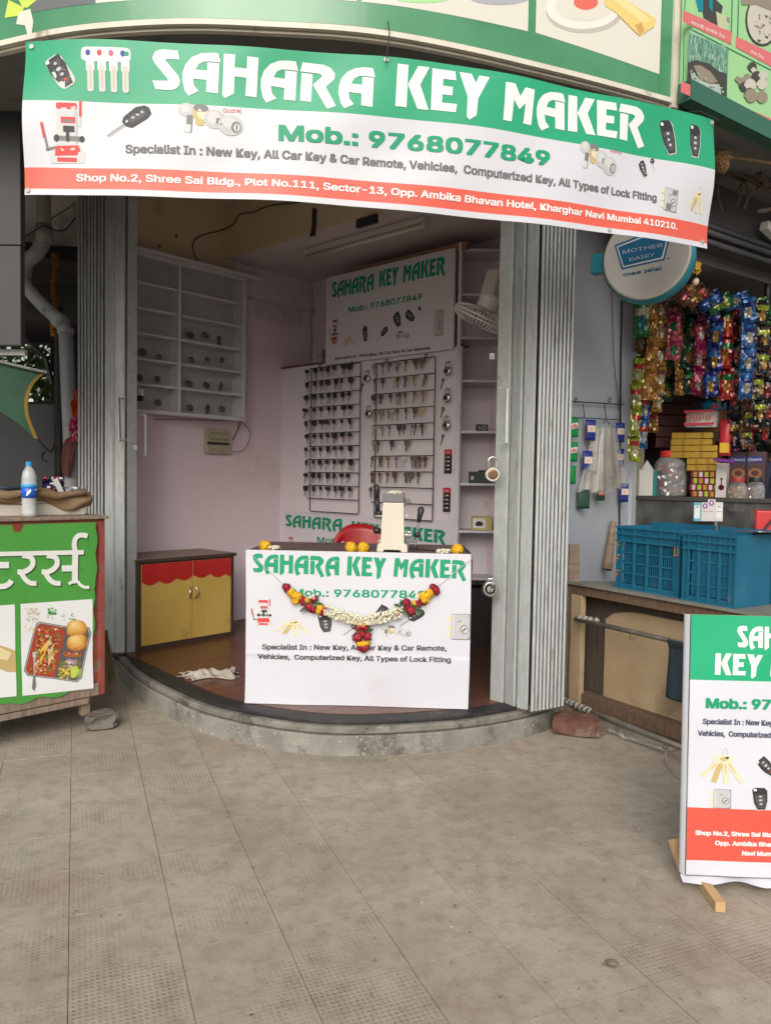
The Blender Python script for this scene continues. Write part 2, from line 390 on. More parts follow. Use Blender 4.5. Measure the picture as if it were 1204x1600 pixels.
def lock(p):
    for y in (.1,.4,.72): p.rr(0,y,.28,y+.16,.02,I['cream'])
    p.rr(.2,.0,1,1,.03,I['dsil']); p.rr(.22,.03,.97,.98,.03,I['silver']); p.rr(.22,.03,.3,.98,.02,I['lsil']); p.ell(.75,.4,.17,.18,I['dsil']); p.ell(.76,.4,.13,.14,I['lsil']); p.line((.68,.33),(.83,.47),.05,I['dark'])
    p.line((.45,.68),(.62,.74),.03,I['dsil']); p.ell(.93,.06,.02,.02,I['dark']); p.ell(.93,.93,.02,.02,I['dark'])
def machine(p):
    p.poly([(.2,0),(.98,.02),(.98,.18),(.85,.32),(.3,.3),(.2,.12)],I['lsil']); p.poly([(.3,.12),(.9,.14),(.85,.3),(.32,.28)],I['mred']); p.rr(.35,.03,.8,.1,.01,I['mred'])
    p.rr(.35,.3,.82,.92,.04,I['lsil']); p.rr(.35,.86,.82,.96,.03,I['mred']); p.rr(.75,.32,.82,.85,.02,I['silver']); p.rr(.45,.64,.78,.74,.02,I['mred']); p.rr(.5,.66,.73,.7,.01,I['dsil']); p.rr(.5,.5,.75,.6,.01,I['dark']); p.rr(.28,.36,.95,.44,.03,I['dsil']); p.ell(.35,.4,.06,.06,I['dark']); p.ell(.92,.4,.06,.05,I['dark'])
    p.line((.6,.5),(.6,.35),.08,I['dark']); p.line((.87,.6),(.9,.98),.05,I['lsil']); p.line((.89,.75),(.9,1),.055,I['mred']); p.line((.15,.2),(.03,.62),.05,I['dsil']); p.line((.07,.4),(.01,.64),.055,I['mred']); p.line((.1,.22),(.32,.25),.04,I['dsil'])
def keys4(p):
    p.rr(0,.68,1,1,.1,I['white'])
    for k in range(4):
        x = .12+.235*k; p.rr(x-.02,.45,x+.15,.75,.05,I['white']); p.rr(x,0,x+.13,.6,.05,I['lsil']); p.line((x+.065,.08),(x+.065,.5),.02,I['gold']); p.ell(x+.02,.87,.05,.07,[I['blue'],I['mred'],I['pink'],I['blue']][k])
    p.ell(.92,.87,.05,.05,I['green'])
def ckey(p):
    p.ell(.65,.75,.25,.2,I['dark']); p.line((.6,.6),(.95,.1),.1,I['silver']); p.ell(.6,.78,.07,.05,I['silver'])
# ================================================================== working planes
LW = Frame(-1.54, 6.39, 47.5)          # left wall of the key shop
BK = Frame(-.717, 7.29, -42.5)         # back wall
PB = Frame(-.965, 7.02, -42.5)         # partition with the key racks
NW = Frame(1.05, 4.62, 52)             # pale wall between shop and kiosk
RS = Frame(1.36, 3.62, 35)             # right-hand shop sign and roller shutter
TB = Frame(1.13, 4.72, -59)            # kiosk table front
CT = Frame(-1.57, 4.3, 46)             # food cart front (right end)
SB = Frame(*atZ(1066, 1390, .03)[:2], 0)
# ================================================================== materials of the setting
m_pink = pm('pink_wall_paint', (.66,.55,.615), (.71,.60,.66), sc=1.3, rough=.75, bump=.15, bsc=25, stain=(.52,.43,.46), ssc=1.7, sth=.56, sw=.25, space='W')
m_beige = pm('beige_wall_paint', (.54,.44,.28), (.6,.49,.33), sc=1.2, rough=.8, bump=.15, bsc=25, stain=(.2,.15,.09), ssc=2.2, sth=.62, space='W')
m_ceil = pm('ceiling_board', (.58,.51,.52), (.62,.55,.56), sc=2, rough=.7, space='W', stain=(.3,.25,.22), ssc=2, sth=.6)
m_blue = pm('pale_blue_paint', (.33,.36,.41), (.38,.41,.46), sc=1.5, rough=.6, bump=.1, bsc=20, stain=(.2,.2,.21), ssc=2.5, sth=.6, space='W')
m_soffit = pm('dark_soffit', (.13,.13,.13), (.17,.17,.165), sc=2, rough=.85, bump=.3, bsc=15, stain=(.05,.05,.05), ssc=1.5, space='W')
m_dark = pm('near_black', (.05,.051,.052), (.075,.075,.074), sc=1.5, rough=.9, space='W')  # near-black base colour shared by passage, kiosk and hollow parts
m_ext = pm('grey_building_wall', (.40,.38,.36), (.46,.44,.41), sc=1.4, rough=.85, bump=.3, space='W', stain=(.12,.11,.1))
m_conc = pm('plinth_concrete', (.17,.165,.148), (.26,.255,.232), sc=7, rough=.85, bump=.8, bsc=40, space='W', stain=(.09,.08,.065), ssc=4, sth=.54, sw=.1, speck=(.5,.49,.46), spsc=60, spth=.66)
m_lip = pm('plinth_lip', (.13,.125,.11), (.22,.212,.19), sc=6, rough=.8, bump=.8, bsc=45, space='W', stain=(.05,.045,.04), ssc=5, sth=.52)
m_black = pm('black_granite', (.014,.014,.015), (.03,.028,.027), sc=12, rough=.6, space='W', stain=(.08,.065,.05), ssc=6, sth=.6, sw=.1)
m_grout = pm('paving_grout', (.15,.13,.108), (.2,.175,.148), sc=6, rough=.95, space='W')
# paving tile: world-space stains so that neighbours run into each other, pits in object space
def tile_mat(nm, dots):
    m = bpy.data.materials.new(nm); m.use_nodes = True; b = NB(m); p = b.n['Principled BSDF']; p.inputs['Roughness'].default_value = .82; p.inputs['Specular IOR Level'].default_value = .3
    pos = b.add('ShaderNodeNewGeometry').outputs['Position']; oi = b.add('ShaderNodeObjectInfo')
    n1 = b.add('ShaderNodeTexNoise', Scale=1.1, Detail=8, Roughness=.62); b.link(pos, n1.inputs[0])
    r1 = b.add('ShaderNodeValToRGB'); r1.color_ramp.elements[0].position = .33; r1.color_ramp.elements[1].position = .66
    r1.color_ramp.elements[0].color = (.30,.262,.21,1); r1.color_ramp.elements[1].color = (.385,.342,.282,1); b.link(n1.outputs[0], r1.inputs[0])
    def lay(col, c, sc, th, wd, amt, det=6, rough=.65):
        n = b.add('ShaderNodeTexNoise', Scale=sc, Detail=det, Roughness=rough); b.link(pos, n.inputs[0])
        r = b.add('ShaderNodeMapRange'); r.inputs[1].default_value = th; r.inputs[2].default_value = th+wd; r.inputs[4].default_value = amt; b.link(n.outputs[0], r.inputs[0])
        x = b.add('ShaderNodeMix', _data_type='RGBA'); x.inputs[7].default_value = c4(c); b.link(col, x.inputs[6]); b.link(r.outputs[0], x.inputs[0]); return x.outputs[2]
    col = lay(r1.outputs[0], (.10,.085,.07), 1.7, .47, .3, .42)
    col = lay(col, (.14,.118,.095), 13, .46, .2, .48, 9, .78)
    col = lay(col, (.24,.14,.095), 1.4, .54, .14, .42)
    col = lay(col, (.055,.048,.04), 34, .655, .05, .75, 4)
    col = lay(col, (.36,.34,.30), 60, .74, .03, .5, 2)
    col = lay(col, (.32,.29,.25), 9, .62, .1, .4)
    hs = b.add('ShaderNodeHueSaturation'); mr = b.add('ShaderNodeMapRange'); mr.inputs[3].default_value = .965; mr.inputs[4].default_value = 1.035
    b.link(oi.outputs['Random'], mr.inputs[0]); b.link(mr.outputs[0], hs.inputs['Value']); b.link(col, hs.inputs['Color'])
    # rows of little pits
    tc = b.add('ShaderNodeTexCoord'); mp = b.add('ShaderNodeVectorMath', _operation='SCALE'); mp.inputs[3].default_value = 1/.0165; b.link(tc.outputs['Object'], mp.inputs[0])
    fr = b.add('ShaderNodeVectorMath', _operation='FRACTION'); b.link(mp.outputs[0], fr.inputs[0])
    sb = b.add('ShaderNodeVectorMath', _operation='SUBTRACT'); sb.inputs[1].default_value = (.5,.5,0); b.link(fr.outputs[0], sb.inputs[0])
    ml = b.add('ShaderNodeVectorMath', _operation='MULTIPLY'); ml.inputs[1].default_value = (1,1,0); b.link(sb.outputs[0], ml.inputs[0])
    ln = b.add('ShaderNodeVectorMath', _operation='LENGTH'); b.link(ml.outputs[0], ln.inputs[0])
    pit = b.add('ShaderNodeMapRange'); pit.inputs[1].default_value = .36; pit.inputs[2].default_value = .22; b.link(ln.outputs['Value'], pit.inputs[0])
    n3 = b.add('ShaderNodeTexNoise', Scale=3.2, Detail=4); b.link(pos, n3.inputs[0]); r3 = b.add('ShaderNodeMapRange'); r3.inputs[1].default_value = .42; r3.inputs[2].default_value = .62; r3.inputs[4].default_value = dots; b.link(n3.outputs[0], r3.inputs[0])
    pm_ = b.add('ShaderNodeMath', _operation='MULTIPLY'); b.link(pit.outputs[0], pm_.inputs[0]); b.link(r3.outputs[0], pm_.inputs[1])
    x = b.add('ShaderNodeMix', _data_type='RGBA'); x.inputs[7].default_value = (.10,.085,.065,1); b.link(hs.outputs[0], x.inputs[6])
    pa = b.add('ShaderNodeMath', _operation='MULTIPLY'); pa.inputs[1].default_value = .34; b.link(pm_.outputs[0], pa.inputs[0]); b.link(pa.outputs[0], x.inputs[0]); b.link(x.outputs[2], p.inputs['Base Color'])
    n4 = b.add('ShaderNodeTexNoise', Scale=70.0, Detail=5); b.link(pos, n4.inputs[0])
    sm = b.add('ShaderNodeMath', _operation='SUBTRACT'); b.link(n4.outputs[0], sm.inputs[0]); b.link(pm_.outputs[0], sm.inputs[1])
    bp = b.add('ShaderNodeBump', Strength=.45, Distance=.003); b.link(sm.outputs[0], bp.inputs['Height']); b.link(bp.outputs[0], p.inputs['Normal'])
    MATS[nm] = m; return m
m_tiles = [tile_mat('paving_tile_pitted', 1.0), tile_mat('paving_tile_plain', .6), tile_mat('paving_tile_worn', .25)]
# laminate
def lam():
    return pm('laminate_wood', (.085,.032,.02), (.15,.062,.036), sc=3, rough=.32, stretch=(1.2, 14, 14), space='OBJ', stain=(.045,.016,.01), ssc=2.2, sth=.5, sw=.2)
m_lam = lam()
# ================================================================== ground
struct(mb(pm('road_dust', (.2,.18,.15), (.24,.21,.18), sc=.6, rough=.95, space='W')).box(-60, 60, -60, 60, -.3, -.05).obj('ground'))
pav = struct(mb(m_grout).box(-7, 7, -3, 12, -.05, -.004).obj('pavement'))
G = catmull([(-2.6,6.1,0),(-2.25,5.85,0),(-1.95,5.5,0),(-1.62,4.93,0),(-1.29,4.51,0),(-.944,4.165,0),(-.497,3.935,0),(-.136,3.885,0),(.325,3.975,0),(.682,4.135,0),(.93,4.33,0),(1.08,4.6,0)], 6)
hull = [(p.x, p.y) for p in inset(G, .05)] + [(1.5,5.3),(-.717,7.32),(-2.7,6.3)]
def inside(x, y, H):
    c = False
    for i in range(len(H)):
        (x1,y1),(x2,y2) = H[i], H[i-1]
        if (y1 > y) != (y2 > y) and x < (x2-x1)*(y-y1)/(y2-y1)+x1: c = not c
    return c
T = .31; tm = []
for m in m_tiles:
    b = mb(m); b.box(-T/2+.0011, T/2-.0011, -T/2+.0011, T/2-.0011, -.03, 0)
    me = b.mesh('paving_tile'); tm.append(me)
ca, sa = math.cos(R(22)), math.sin(R(22)); cand = []; far = mb(m_tiles[1])
far.mats = m_tiles[:]
for i in range(-26, 27):
    for j in range(-26, 27):
        lx, ly = (i+.5)*T, (j+.5)*T; x = -.424 + lx*ca - ly*sa; y = 2.65 + lx*sa + ly*ca
        if abs(x) > 6.2 or y < -2.2 or y > 9: continue
        if inside(x, y, hull) and inside(x, y, [(a_, b_+.25) for a_, b_ in hull]): continue
        cand.append((x, y, y > 1.5 and y < 6.4 and abs(x) < .56*y+.35))
near = sorted([c for c in cand if c[2]], key=lambda c: c[1])[:300]; ns = set((c[0], c[1]) for c in near)
rt = random.Random(3)
for x, y, v in cand:
    k = rt.choice([0,0,1,1,2]); dz = rt.uniform(-.0012, .0012); q = rt.randrange(4)
    if (x, y) in ns:
        o = bpy.data.objects.new('paving_tile', tm[k]); COL.objects.link(o); o.parent = pav
        o.location = (x, y, dz); o.rotation_euler = (rt.uniform(-.002,.002), rt.uniform(-.002,.002), R(22) + q*R(90))
    else:
        far.cur = k; far.m = Matrix.Translation((x, y, dz)) @ Matrix.Rotation(R(22), 4, 'Z'); far.box(-T/2+.003, T/2-.003, -T/2+.003, T/2-.003, -.02, 0)
far.obj('paving_tiles_beyond', pav, kind='stuff')
# ================================================================== plinth of the key shop
def band(b, A, B, z0, z1, top=True, zA=None):
    """wall along curve A from z0 to z1 and a top from A in to B"""
    n = len(A)
    vs = [(p.x, p.y, z0) for p in A] + [(p.x, p.y, z1) for p in A] + [(p.x, p.y, z1) for p in B] + [(p.x, p.y, z0) for p in B]
    fs = []
    for i in range(n-1):
        fs += [(i, i+1, n+i+1, n+i), (n+i, n+i+1, 2*n+i+1, 2*n+i), (2*n+i, 2*n+i+1, 3*n+i+1, 3*n+i), (3*n+i, 3*n+i+1, i+1, i)]
    fs += [(0, n, 2*n, 3*n), (n-1, 4*n-1, 3*n-1, 2*n-1)]
    b.put(vs, fs)
pl = bpy.data.objects.new('plinth', None); COL.objects.link(pl); struct(pl)
b = mb(m_conc); b.smooth = False
Gj = [p + Vector((rt.uniform(-.004,.004), rt.uniform(-.004,.004), 0)) for p in G]
band(b, Gj, inset(G, .4), -.04, .105); b.obj('riser', pl, bevel=.006)
b = mb(m_lip); band(b, inset(G, .012), inset(G, .4), .1075, .148); b.obj('ledge', pl, bevel=.012, seg=3)
b = mb(m_black); band(b, inset(G, .045), inset(G, .16), .149, .168); b.obj('granite_edge', pl, bevel=.004)
H2 = [(p.x, p.y) for p in inset(G, .4)] + [(1.5,5.3),(-.717,7.32),(-2.7,6.3)]
mb(m_conc).prism([(p.x, p.y) for p in inset(G, .161)] + [(1.45,5.3),(-.717,7.3),(-2.65,6.3)], -.04, .158).obj('slab', pl)
fl = mb(pm('floor_underlay', (.03,.015,.01), rough=.8)).prism([(p.x, p.y) for p in inset(G, .165)] + [(1.43,5.28),(-.717,7.28),(-2.6,6.25)], .1585, .162).obj('shop_floor'); struct(fl)
hp = [(p.x, p.y) for p in inset(G, .163)] + [(1.43,5.28),(-.717,7.28),(-2.6,6.25)]
def chull(P):
    P = sorted(set(P)); cr_ = lambda o, a, b: (a[0]-o[0])*(b[1]-o[1]) - (a[1]-o[1])*(b[0]-o[0]); L_ = []; U_ = []
    for p in P:
        while len(L_) > 1 and cr_(L_[-2], L_[-1], p) <= 0: L_.pop()
        L_.append(p)
    for p in P[::-1]:
        while len(U_) > 1 and cr_(U_[-2], U_[-1], p) <= 0: U_.pop()
        U_.append(p)
    return L_[:-1] + U_[:-1]
hp = chull(hp)
fr = Matrix.Rotation(R(47.5), 4, 'Z'); rp_ = random.Random(5)
for i in range(-30, 62):
    off = rp_.uniform(0, 1.1); W_ = .125
    for j in range(-3, 9):
        x0 = j*1.15 + off; y0 = i*W_ - .5
        q = [(x0+.001, y0+.001), (x0+1.149, y0+.001), (x0+1.149, y0+W_-.001), (x0+.001, y0+W_-.001)]
        q = clip([tuple((fr @ Vector((a_, b_, 0)))[:2]) for a_, b_ in q], hp)
        if len(q) < 3: continue
        cx = sum(p[0] for p in q)/len(q); cy = sum(p[1] for p in q)/len(q)
        b = mb(m_lam); b.m = Matrix.Rotation(R(-47.5), 4, 'Z') @ Matrix.Translation((-cx, -cy, 0)); b.prism(q, .1625, .1695 + rp_.uniform(0, .0006))
        o = b.obj('floor_board', fl); o.location = (cx, cy, 0); o.rotation_euler = (0, 0, R(47.5))
# ================================================================== walls and ceilings
def wall(fr, name, x0, x1, z0, z1, m, t=.12, y0=0):
    b = mb(m).box(x0, x1, y0, y0+t, z0, z1); o = b.obj(name); o.location = fr.o; o.rotation_euler = (0, 0, fr.rz); return struct(o)
wl = wall(LW, 'left_wall', -.80, 1.218, 0, 3.13, m_pink); wall(LW, 'left_wall_corner', .33, 1.218, 3.1305, 3.25, m_pink)
wall(LW, 'left_wall_upper', -.80, .3295, 3.1305, 3.9, m_beige)
wall(LW, 'left_wall_outside', -.80, 1.25, 0, 3.9, m_ext, t=.06, y0=.125)
wall(BK, 'back_wall', 0, 2.95, 0, 3.25, m_pink)
wall(NW, 'side_wall', 0.0, 1.19, 0, 3.6, m_blue, t=.1)
wall(NW, 'side_wall_inside', 0.05, 1.0, 0, 3.24, m_pink, t=.05, y0=.102)
ce = mb(m_ceil).prism([(-1.37,6.57),(.93,4.46),(1.5,5.35),(-.70,7.35)], 3.252, 3.30).obj('ceiling'); struct(ce)
b = mb(m_beige); BM = Frame(-1.375, 6.575, -42.5); b.box(-.02, 3.1, -.03, .09, 3.256, 3.9); o = b.obj('beam'); o.location = BM.o; o.rotation_euler = (0, 0, BM.rz); struct(o)
struct(mb(m_ceil).prism([(-2.4,5.2),(-1.2,4.0),(1.1,3.9),(1.3,4.8),(-1.35,6.8),(-2.3,6.0)], 3.715, 3.8).obj('porch_ceiling'))
# canopy slab, and an unseen mass added above to block the sky
FC = [atZ(px, py, 3.215) for px, py in ((-330,180),(-160,115),(0,75),(100,54),(200,43.5),(310,40),(440,45),(540,51),(626,62),(720,80),(799,98),(929,130),(1046,162))]; FC = [Vector((p.x, p.y, 0)) for p in FC]
FCc = catmull(FC, 8)
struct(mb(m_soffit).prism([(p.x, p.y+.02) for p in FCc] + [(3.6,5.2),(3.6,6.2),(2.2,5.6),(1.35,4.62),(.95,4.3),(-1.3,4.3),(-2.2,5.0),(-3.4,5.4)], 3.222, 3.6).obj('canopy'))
struct(mb(m_ext).prism([(-7,5),(-3.4,4.42),(-2.6,3.9),(-1.5,3.5),(0,3.4),(1.3,3.8),(3.6,5.4),(7,7),(7,12),(-7,12)], 3.91, 9).obj('unseen_sky_block'))
# left passage
struct(mb(m_ext).box(-3.6, -2.02, 6.15, 6.35, 3.22, 3.905).obj('passage_lintel'))
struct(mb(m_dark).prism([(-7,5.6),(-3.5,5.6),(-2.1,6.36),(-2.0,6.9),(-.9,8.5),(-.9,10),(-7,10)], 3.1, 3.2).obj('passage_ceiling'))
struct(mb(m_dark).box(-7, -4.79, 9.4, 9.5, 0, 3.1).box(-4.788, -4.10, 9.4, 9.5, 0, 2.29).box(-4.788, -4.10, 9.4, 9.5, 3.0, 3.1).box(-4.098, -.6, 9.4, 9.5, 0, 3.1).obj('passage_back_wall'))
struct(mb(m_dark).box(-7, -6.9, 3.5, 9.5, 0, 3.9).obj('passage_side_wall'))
struct(mb(pm('grey_panel', (.04,.043,.047), (.055,.06,.065), sc=1, rough=.7)).box(-4.6, -3.2, 7.6, 7.65, .6, 2.1).obj('passage_screen_wall'))
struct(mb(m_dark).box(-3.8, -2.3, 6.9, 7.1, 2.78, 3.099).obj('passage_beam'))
struct(mb(m_ext).box(-2.06, -1.94, 6.02, 6.14, 0, 3.9).obj('passage_post'))
# bright greenery seen through the far opening
def leaves(b, c, r, n, s, rr=rt):
    for k in range(n):
        v = Vector((rr.gauss(0,1), rr.gauss(0,1), rr.gauss(0,1))).normalized()*rr.random()**.4; p = Vector(c)+Vector((v.x*r[0], v.y*r[1], v.z*r[2]))
        u = Vector((rr.uniform(-1,1), rr.uniform(-1,1), rr.uniform(-1,1))).normalized(); t = u.orthogonal().normalized()*s*rr.uniform(.6,1.2); w_ = u.cross(t).normalized()*s*.45
        b.put([p-t, p-w_+t*.1, p+t, p+w_+t*.1], [(0,1,2,3)])
m_leaf = pm('tree_leaf', (.05,.11,.02), (.12,.2,.05), sc=3, rough=.5)
tr = thing('tree', 'sunlit leafy tree seen through the far opening of the left passage', 'tree', (-5.2, 13, 0))
b = mb(m_leaf); leaves(b, (-.2,0,3.0), (1.7,1.0,1.3), 2500, .1); leaves(b, (1.0,-.3,3.3), (.8,.6,.9), 800, .09); b.obj('crown', tr)
mb(pm('bark', (.12,.08,.05), (.2,.14,.1), sc=8, rough=.9)).tube([(0,0,0),(.05,0,1.2),(0,.1,2.2),(.2,.1,3.2)], [.14,.12,.09,.04], 10).tube([(.02,.05,1.8),(-.5,.2,2.6),(-.9,.1,3.2)], [.07,.05,.02], 8).obj('trunk', tr)
wb = mb(pm('far_plaster', (.6,.58,.54), rough=.8)).box(-9, -3, 17, 17.3, 0, 3.1).obj('far_wall'); tag(wb, 'pale plaster wall far behind the tree at the end of the left passage', 'wall')
# kiosk shell
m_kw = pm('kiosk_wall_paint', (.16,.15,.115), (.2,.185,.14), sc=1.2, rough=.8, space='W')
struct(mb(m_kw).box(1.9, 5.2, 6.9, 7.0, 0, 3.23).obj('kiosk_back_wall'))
struct(mb(m_dark).box(5.1, 5.2, 5.6, 6.9, 0, 3.23).obj('kiosk_light_blocker'))  # unseen wall added to keep the kiosk interior dark
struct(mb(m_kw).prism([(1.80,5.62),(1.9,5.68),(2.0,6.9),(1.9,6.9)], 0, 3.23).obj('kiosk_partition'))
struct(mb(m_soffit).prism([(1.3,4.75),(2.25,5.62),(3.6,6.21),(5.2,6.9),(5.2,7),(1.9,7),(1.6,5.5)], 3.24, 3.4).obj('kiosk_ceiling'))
# ================================================================== curved sheets (canopy fascia, main banner)
class Curve2:
    def __init__(s, pts):
        s.P = pts; s.S = [0]
        for i in range(1, len(pts)): s.S.append(s.S[-1] + (pts[i]-pts[i-1]).length)
        s.L = s.S[-1]
    def at(s, t):
        t = max(0, min(s.L, t)); i = 0
        lo, hi = 0, len(s.S)-1
        while hi-lo > 1:
            mid = (lo+hi)//2
            if s.S[mid] <= t: lo = mid
            else: hi = mid
        f = (t-s.S[lo])/(s.S[hi]-s.S[lo] or 1); return s.P[lo].lerp(s.P[hi], f), (s.P[hi]-s.P[lo]).normalized()
    def uv(s, px, py):
        d = ray(px, py); best = None
        for i in range(len(s.P)-1):
            a_, b_ = s.P[i], s.P[i+1]; fa = a_.x*d.y - a_.y*d.x; fb = b_.x*d.y - b_.y*d.x
            if fa <= 0 <= fb or fb <= 0 <= fa:
                f = fa/(fa-fb) if fa != fb else 0; p = a_.lerp(b_, f); return s.S[i] + (s.S[i+1]-s.S[i])*f, CO.z + d.z*(p.y/d.y)
        return (0 if abs(s.P[0].x*d.y-s.P[0].y*d.x) < abs(s.P[-1].x*d.y-s.P[-1].y*d.x) else s.L), CO.z + d.z*(s.P[-1].y/d.y)
# ---- canopy fascia sign
FCV = Curve2(FCc); Z0 = 3.215
def fas(u, z, d):
    p, t = FCV.at(u); return (p.x + t.y*d, p.y - t.x*d, z)
fs_ = thing('canopy_sign', 'curved green box sign with food pictures above the whole shop front', 'sign', (0, 0, 0))
m_fg = pm('green_flex_faded', (.05,.21,.10), (.075,.25,.13), sc=2.2, rough=.25, coat=.2, space='W')
m_trim = pm('cream_trim', (.55,.52,.44), (.62,.6,.52), sc=8, rough=.5, stain=(.2,.17,.12), ssc=6, sth=.6, space='W')
b = mb(m_fg); b.smooth = True; nu = 110
b.surf(lambda a_, c_: fas(a_*FCV.L, Z0 + .03 + c_*1.3, 0), nu, 4); b.surf(lambda a_, c_: fas(a_*FCV.L, Z0 + .03 + c_*1.3, -.1), nu, 4)
b.obj('sign_face', fs_)
b = mb(m_trim); b.smooth = False
for (z0, z1, d0) in ((Z0, Z0+.022, .012), (Z0-.012, Z0-.002, -.012)):
    for k in range(nu):
        q = [fas(u, z, d) for u in (k/nu*FCV.L, (k+1)/nu*FCV.L) for z, d in ((z0, d0), (z1, d0), (z1, d0-.025), (z0, d0-.025))]
        b.put(q, [(0,4,5,1),(3,2,6,7),(1,5,6,2),(0,3,7,4)])
b.obj('bottom_trim', fs_)
b = mb(m_trim); e0 = FCV.P[-1]; tdir = FCV.at(FCV.L)[1]
p = [e0 + Vector((tdir.y, -tdir.x, 0))*.014, e0 + tdir*.04 + Vector((tdir.y, -tdir.x, 0))*.014, e0 + tdir*.04 - Vector((tdir.y, -tdir.x, 0))*.1, e0 - Vector((tdir.y, -tdir.x, 0))*.1]
b.prism([(v.x, v.y) for v in p], Z0-.02, Z0+1.34); b.obj('end_trim', fs_)
ar = Art(1, 1, [(0,0),(1,0),(1,1),(0,1)], fn=lambda u, z, d: fas(u, z, d)); ar.h = lambda x, y: (x, y); ar.pre = FCV.uv
ar.W = FCV.L; ar.H = 5
fw = ink('fascia_white', (.6,.59,.53), .3); fg = ink('fascia_grey', (.13,.14,.15), .3)
def fpan(x0, y0, x1, y1, col, lay=1):       # bottom edge px, panel rises to 4.5
    u0, z0 = ar.uv(x0, y0); u1, z1 = ar.uv(x1, y1); n = 8
    ar.poly([(u0+(u1-u0)*k/n, z0+(z1-z0)*k/n) for k in range(n+1)] + [(u1, 4.52), (u0, 4.52)], col, lay)
fpan(836, 51, 1029, 116, fw); fpan(565, 3, 824, 49, fw); fpan(150, 5, 330, -2, fw); fpan(345, -4, 556, 2, fw)
fpan(52, 20, 148, 6, fg)
def fp(pts, col, lay=2): ar.poly(pts, col, lay, px=True)
fp([(8,28),(14,0),(38,12),(36,24)], I['lime']); fp([(30,0),(36,12),(44,12),(58,0)], I['lime'])
fp([(26,38),(30,20),(48,14),(53,34),(50,56),(44,55),(40,40)], fw, 3)
# plate, red dip, folded dosa
def fell(cx, cy, rx, ry, col, lay, n=28): fp([(cx+rx*math.cos(6.28318*k/n), cy+ry*math.sin(6.28318*k/n)) for k in range(n)], col, lay)
fell(912, 18, 60, 34, ink('plate_shadow', (.42,.42,.38)), 3); fell(910, 12, 58, 34, ink('plate', (.66,.66,.6)), 4); fell(912, 10, 46, 24, fw, 5)
fell(915, 12, 21, 20, ink('dip_cup', (.6,.58,.52)), 6); fell(914, 4, 19, 12, ink('dip', (.62,.13,.10)), 7)
fp([(942,0),(975,0),(1023,30),(1020,42),(998,57),(985,45),(960,20),(944,10)], ink('dosa', (.66,.5,.18)), 8); fp([(955,0),(975,0),(1015,32),(1005,38)], ink('dosa_light', (.7,.58,.28)), 9)
fp([(990,40),(1000,36),(1005,48),(998,56)], ink('dosa_brown', (.5,.3,.1)), 9)
fell(660, -2, 42, 7, I['lgreen'], 3); fell(780, -6, 50, 14, ink('bowl', (.35,.36,.4)), 3)
ar.build(fs_, step=.06)
# ties and torn bits
b = mb(pm('black_wire', (.02,.02,.02), rough=.6)); 
for (x0, y0, x1, y1) in ((604,38,603,95),(1112,183,1122,188)):
    u, z = ar.uv(x0, y0); p = Vector(fas(u, z, .02)); q = atY(x1, y1, p.y-.08); b.tube([p, p.lerp(q, .5)+Vector((.01,-.02,.02)), q], .0025, 5)
tag(b.obj('tie_wire'), 'thin black wire tying the long shop banner to the canopy edge', 'wire')
# ---- main banner, 10 ft long
def bplan():
    A, B_ = atY(36, 180, 3.01), atY(1111.5, 285, 3.66); A.z = B_.z = 0; d = B_-A; nrm = Vector((d.y, -d.x, 0)).normalized(); out_ = []
    for k in range(61):
        t = k/60; out_.append(A + d*t + nrm*.19*(4*t*(1-t))**.9)
    return out_
BC = Curve2(bplan())
tp = sorted([BC.uv(*p) for p in [(46,59.7),(160,63),(300,71),(450,78),(602,86),(802,117),(927,146),(1032,166),(1117,186)]]); bt = sorted([BC.uv(*p) for p in [(48,302.3),(200,306),(350,311),(500,318),(602,326),(852,353),(980,369),(1104,385)]])
def interp(T_, u):
    if u <= T_[0][0]: return T_[0][1]
    for (a_, za), (c_, zc) in zip(T_, T_[1:]):
        if u <= c_: 
            f = (u-a_)/(c_-a_); return za + (zc-za)*f
    return T_[-1][1]
def smooth_tab(T_):
    return [(u, sum(interp(T_, u+k*.085) for k in range(-4, 5))/9) for u in [i*BC.L/60 for i in range(61)]]
tps, bts = smooth_tab(tp), smooth_tab(bt); BH = .61
def bpos(u, v, d):
    p, t = BC.at(u); z0, z1 = interp(bts, u), interp(tps, u); f = v/BH
    # sag and ripples of a vinyl sheet stretched between corner ties
    w_ = .006*math.sin(u*5.1+f*2.2) + .0045*math.sin(u*11.3-f*5) + .0035*math.sin(u*4-f*11)*math.exp(-((u-1.1)/.7)**2) + .006*math.sin(f*3.14)*math.sin(u*2.1+.6)
    ed = math.exp(-u/.12) + math.exp(-(BC.L-u)/.12); w_ += .012*ed*math.sin(f*7+1)
    d = d - w_
    return (p.x + t.y*d, p.y - t.x*d, z0 + (z1-z0)*f)
def buv(px, py):
    u, z = BC.uv(px, py); z0, z1 = interp(bts, u), interp(tps, u); return u, (z-z0)/(z1-z0)*BH
bn = thing('shop_banner', 'long green, white and red vinyl banner hanging across the shop front under the canopy', 'banner', (0, 0, 0))
vin = lambda n, c: pm('vinyl_'+n, c, rough=.38, spec=.45, bump=.08, bsc=9)
vw, vg, vr = vin('white', (.53,.54,.59)), vin('green', (.018,.30,.155)), vin('red', (.62,.10,.07))
b = MB(); b.smooth = True
for (v0, v1, m) in ((0,.04*BH,vw),(.04*BH,.178*BH,vr),(.178*BH,.606*BH,vw),(.606*BH,BH,vg)):
    b.mat(m); n = max(1, int((v1-v0)/.02)); b.surf(lambda a_, c_: bpos(a_*BC.L, v0+(v1-v0)*c_, 0), 150, n)
o = b.obj('vinyl_sheet', bn, weld=True)
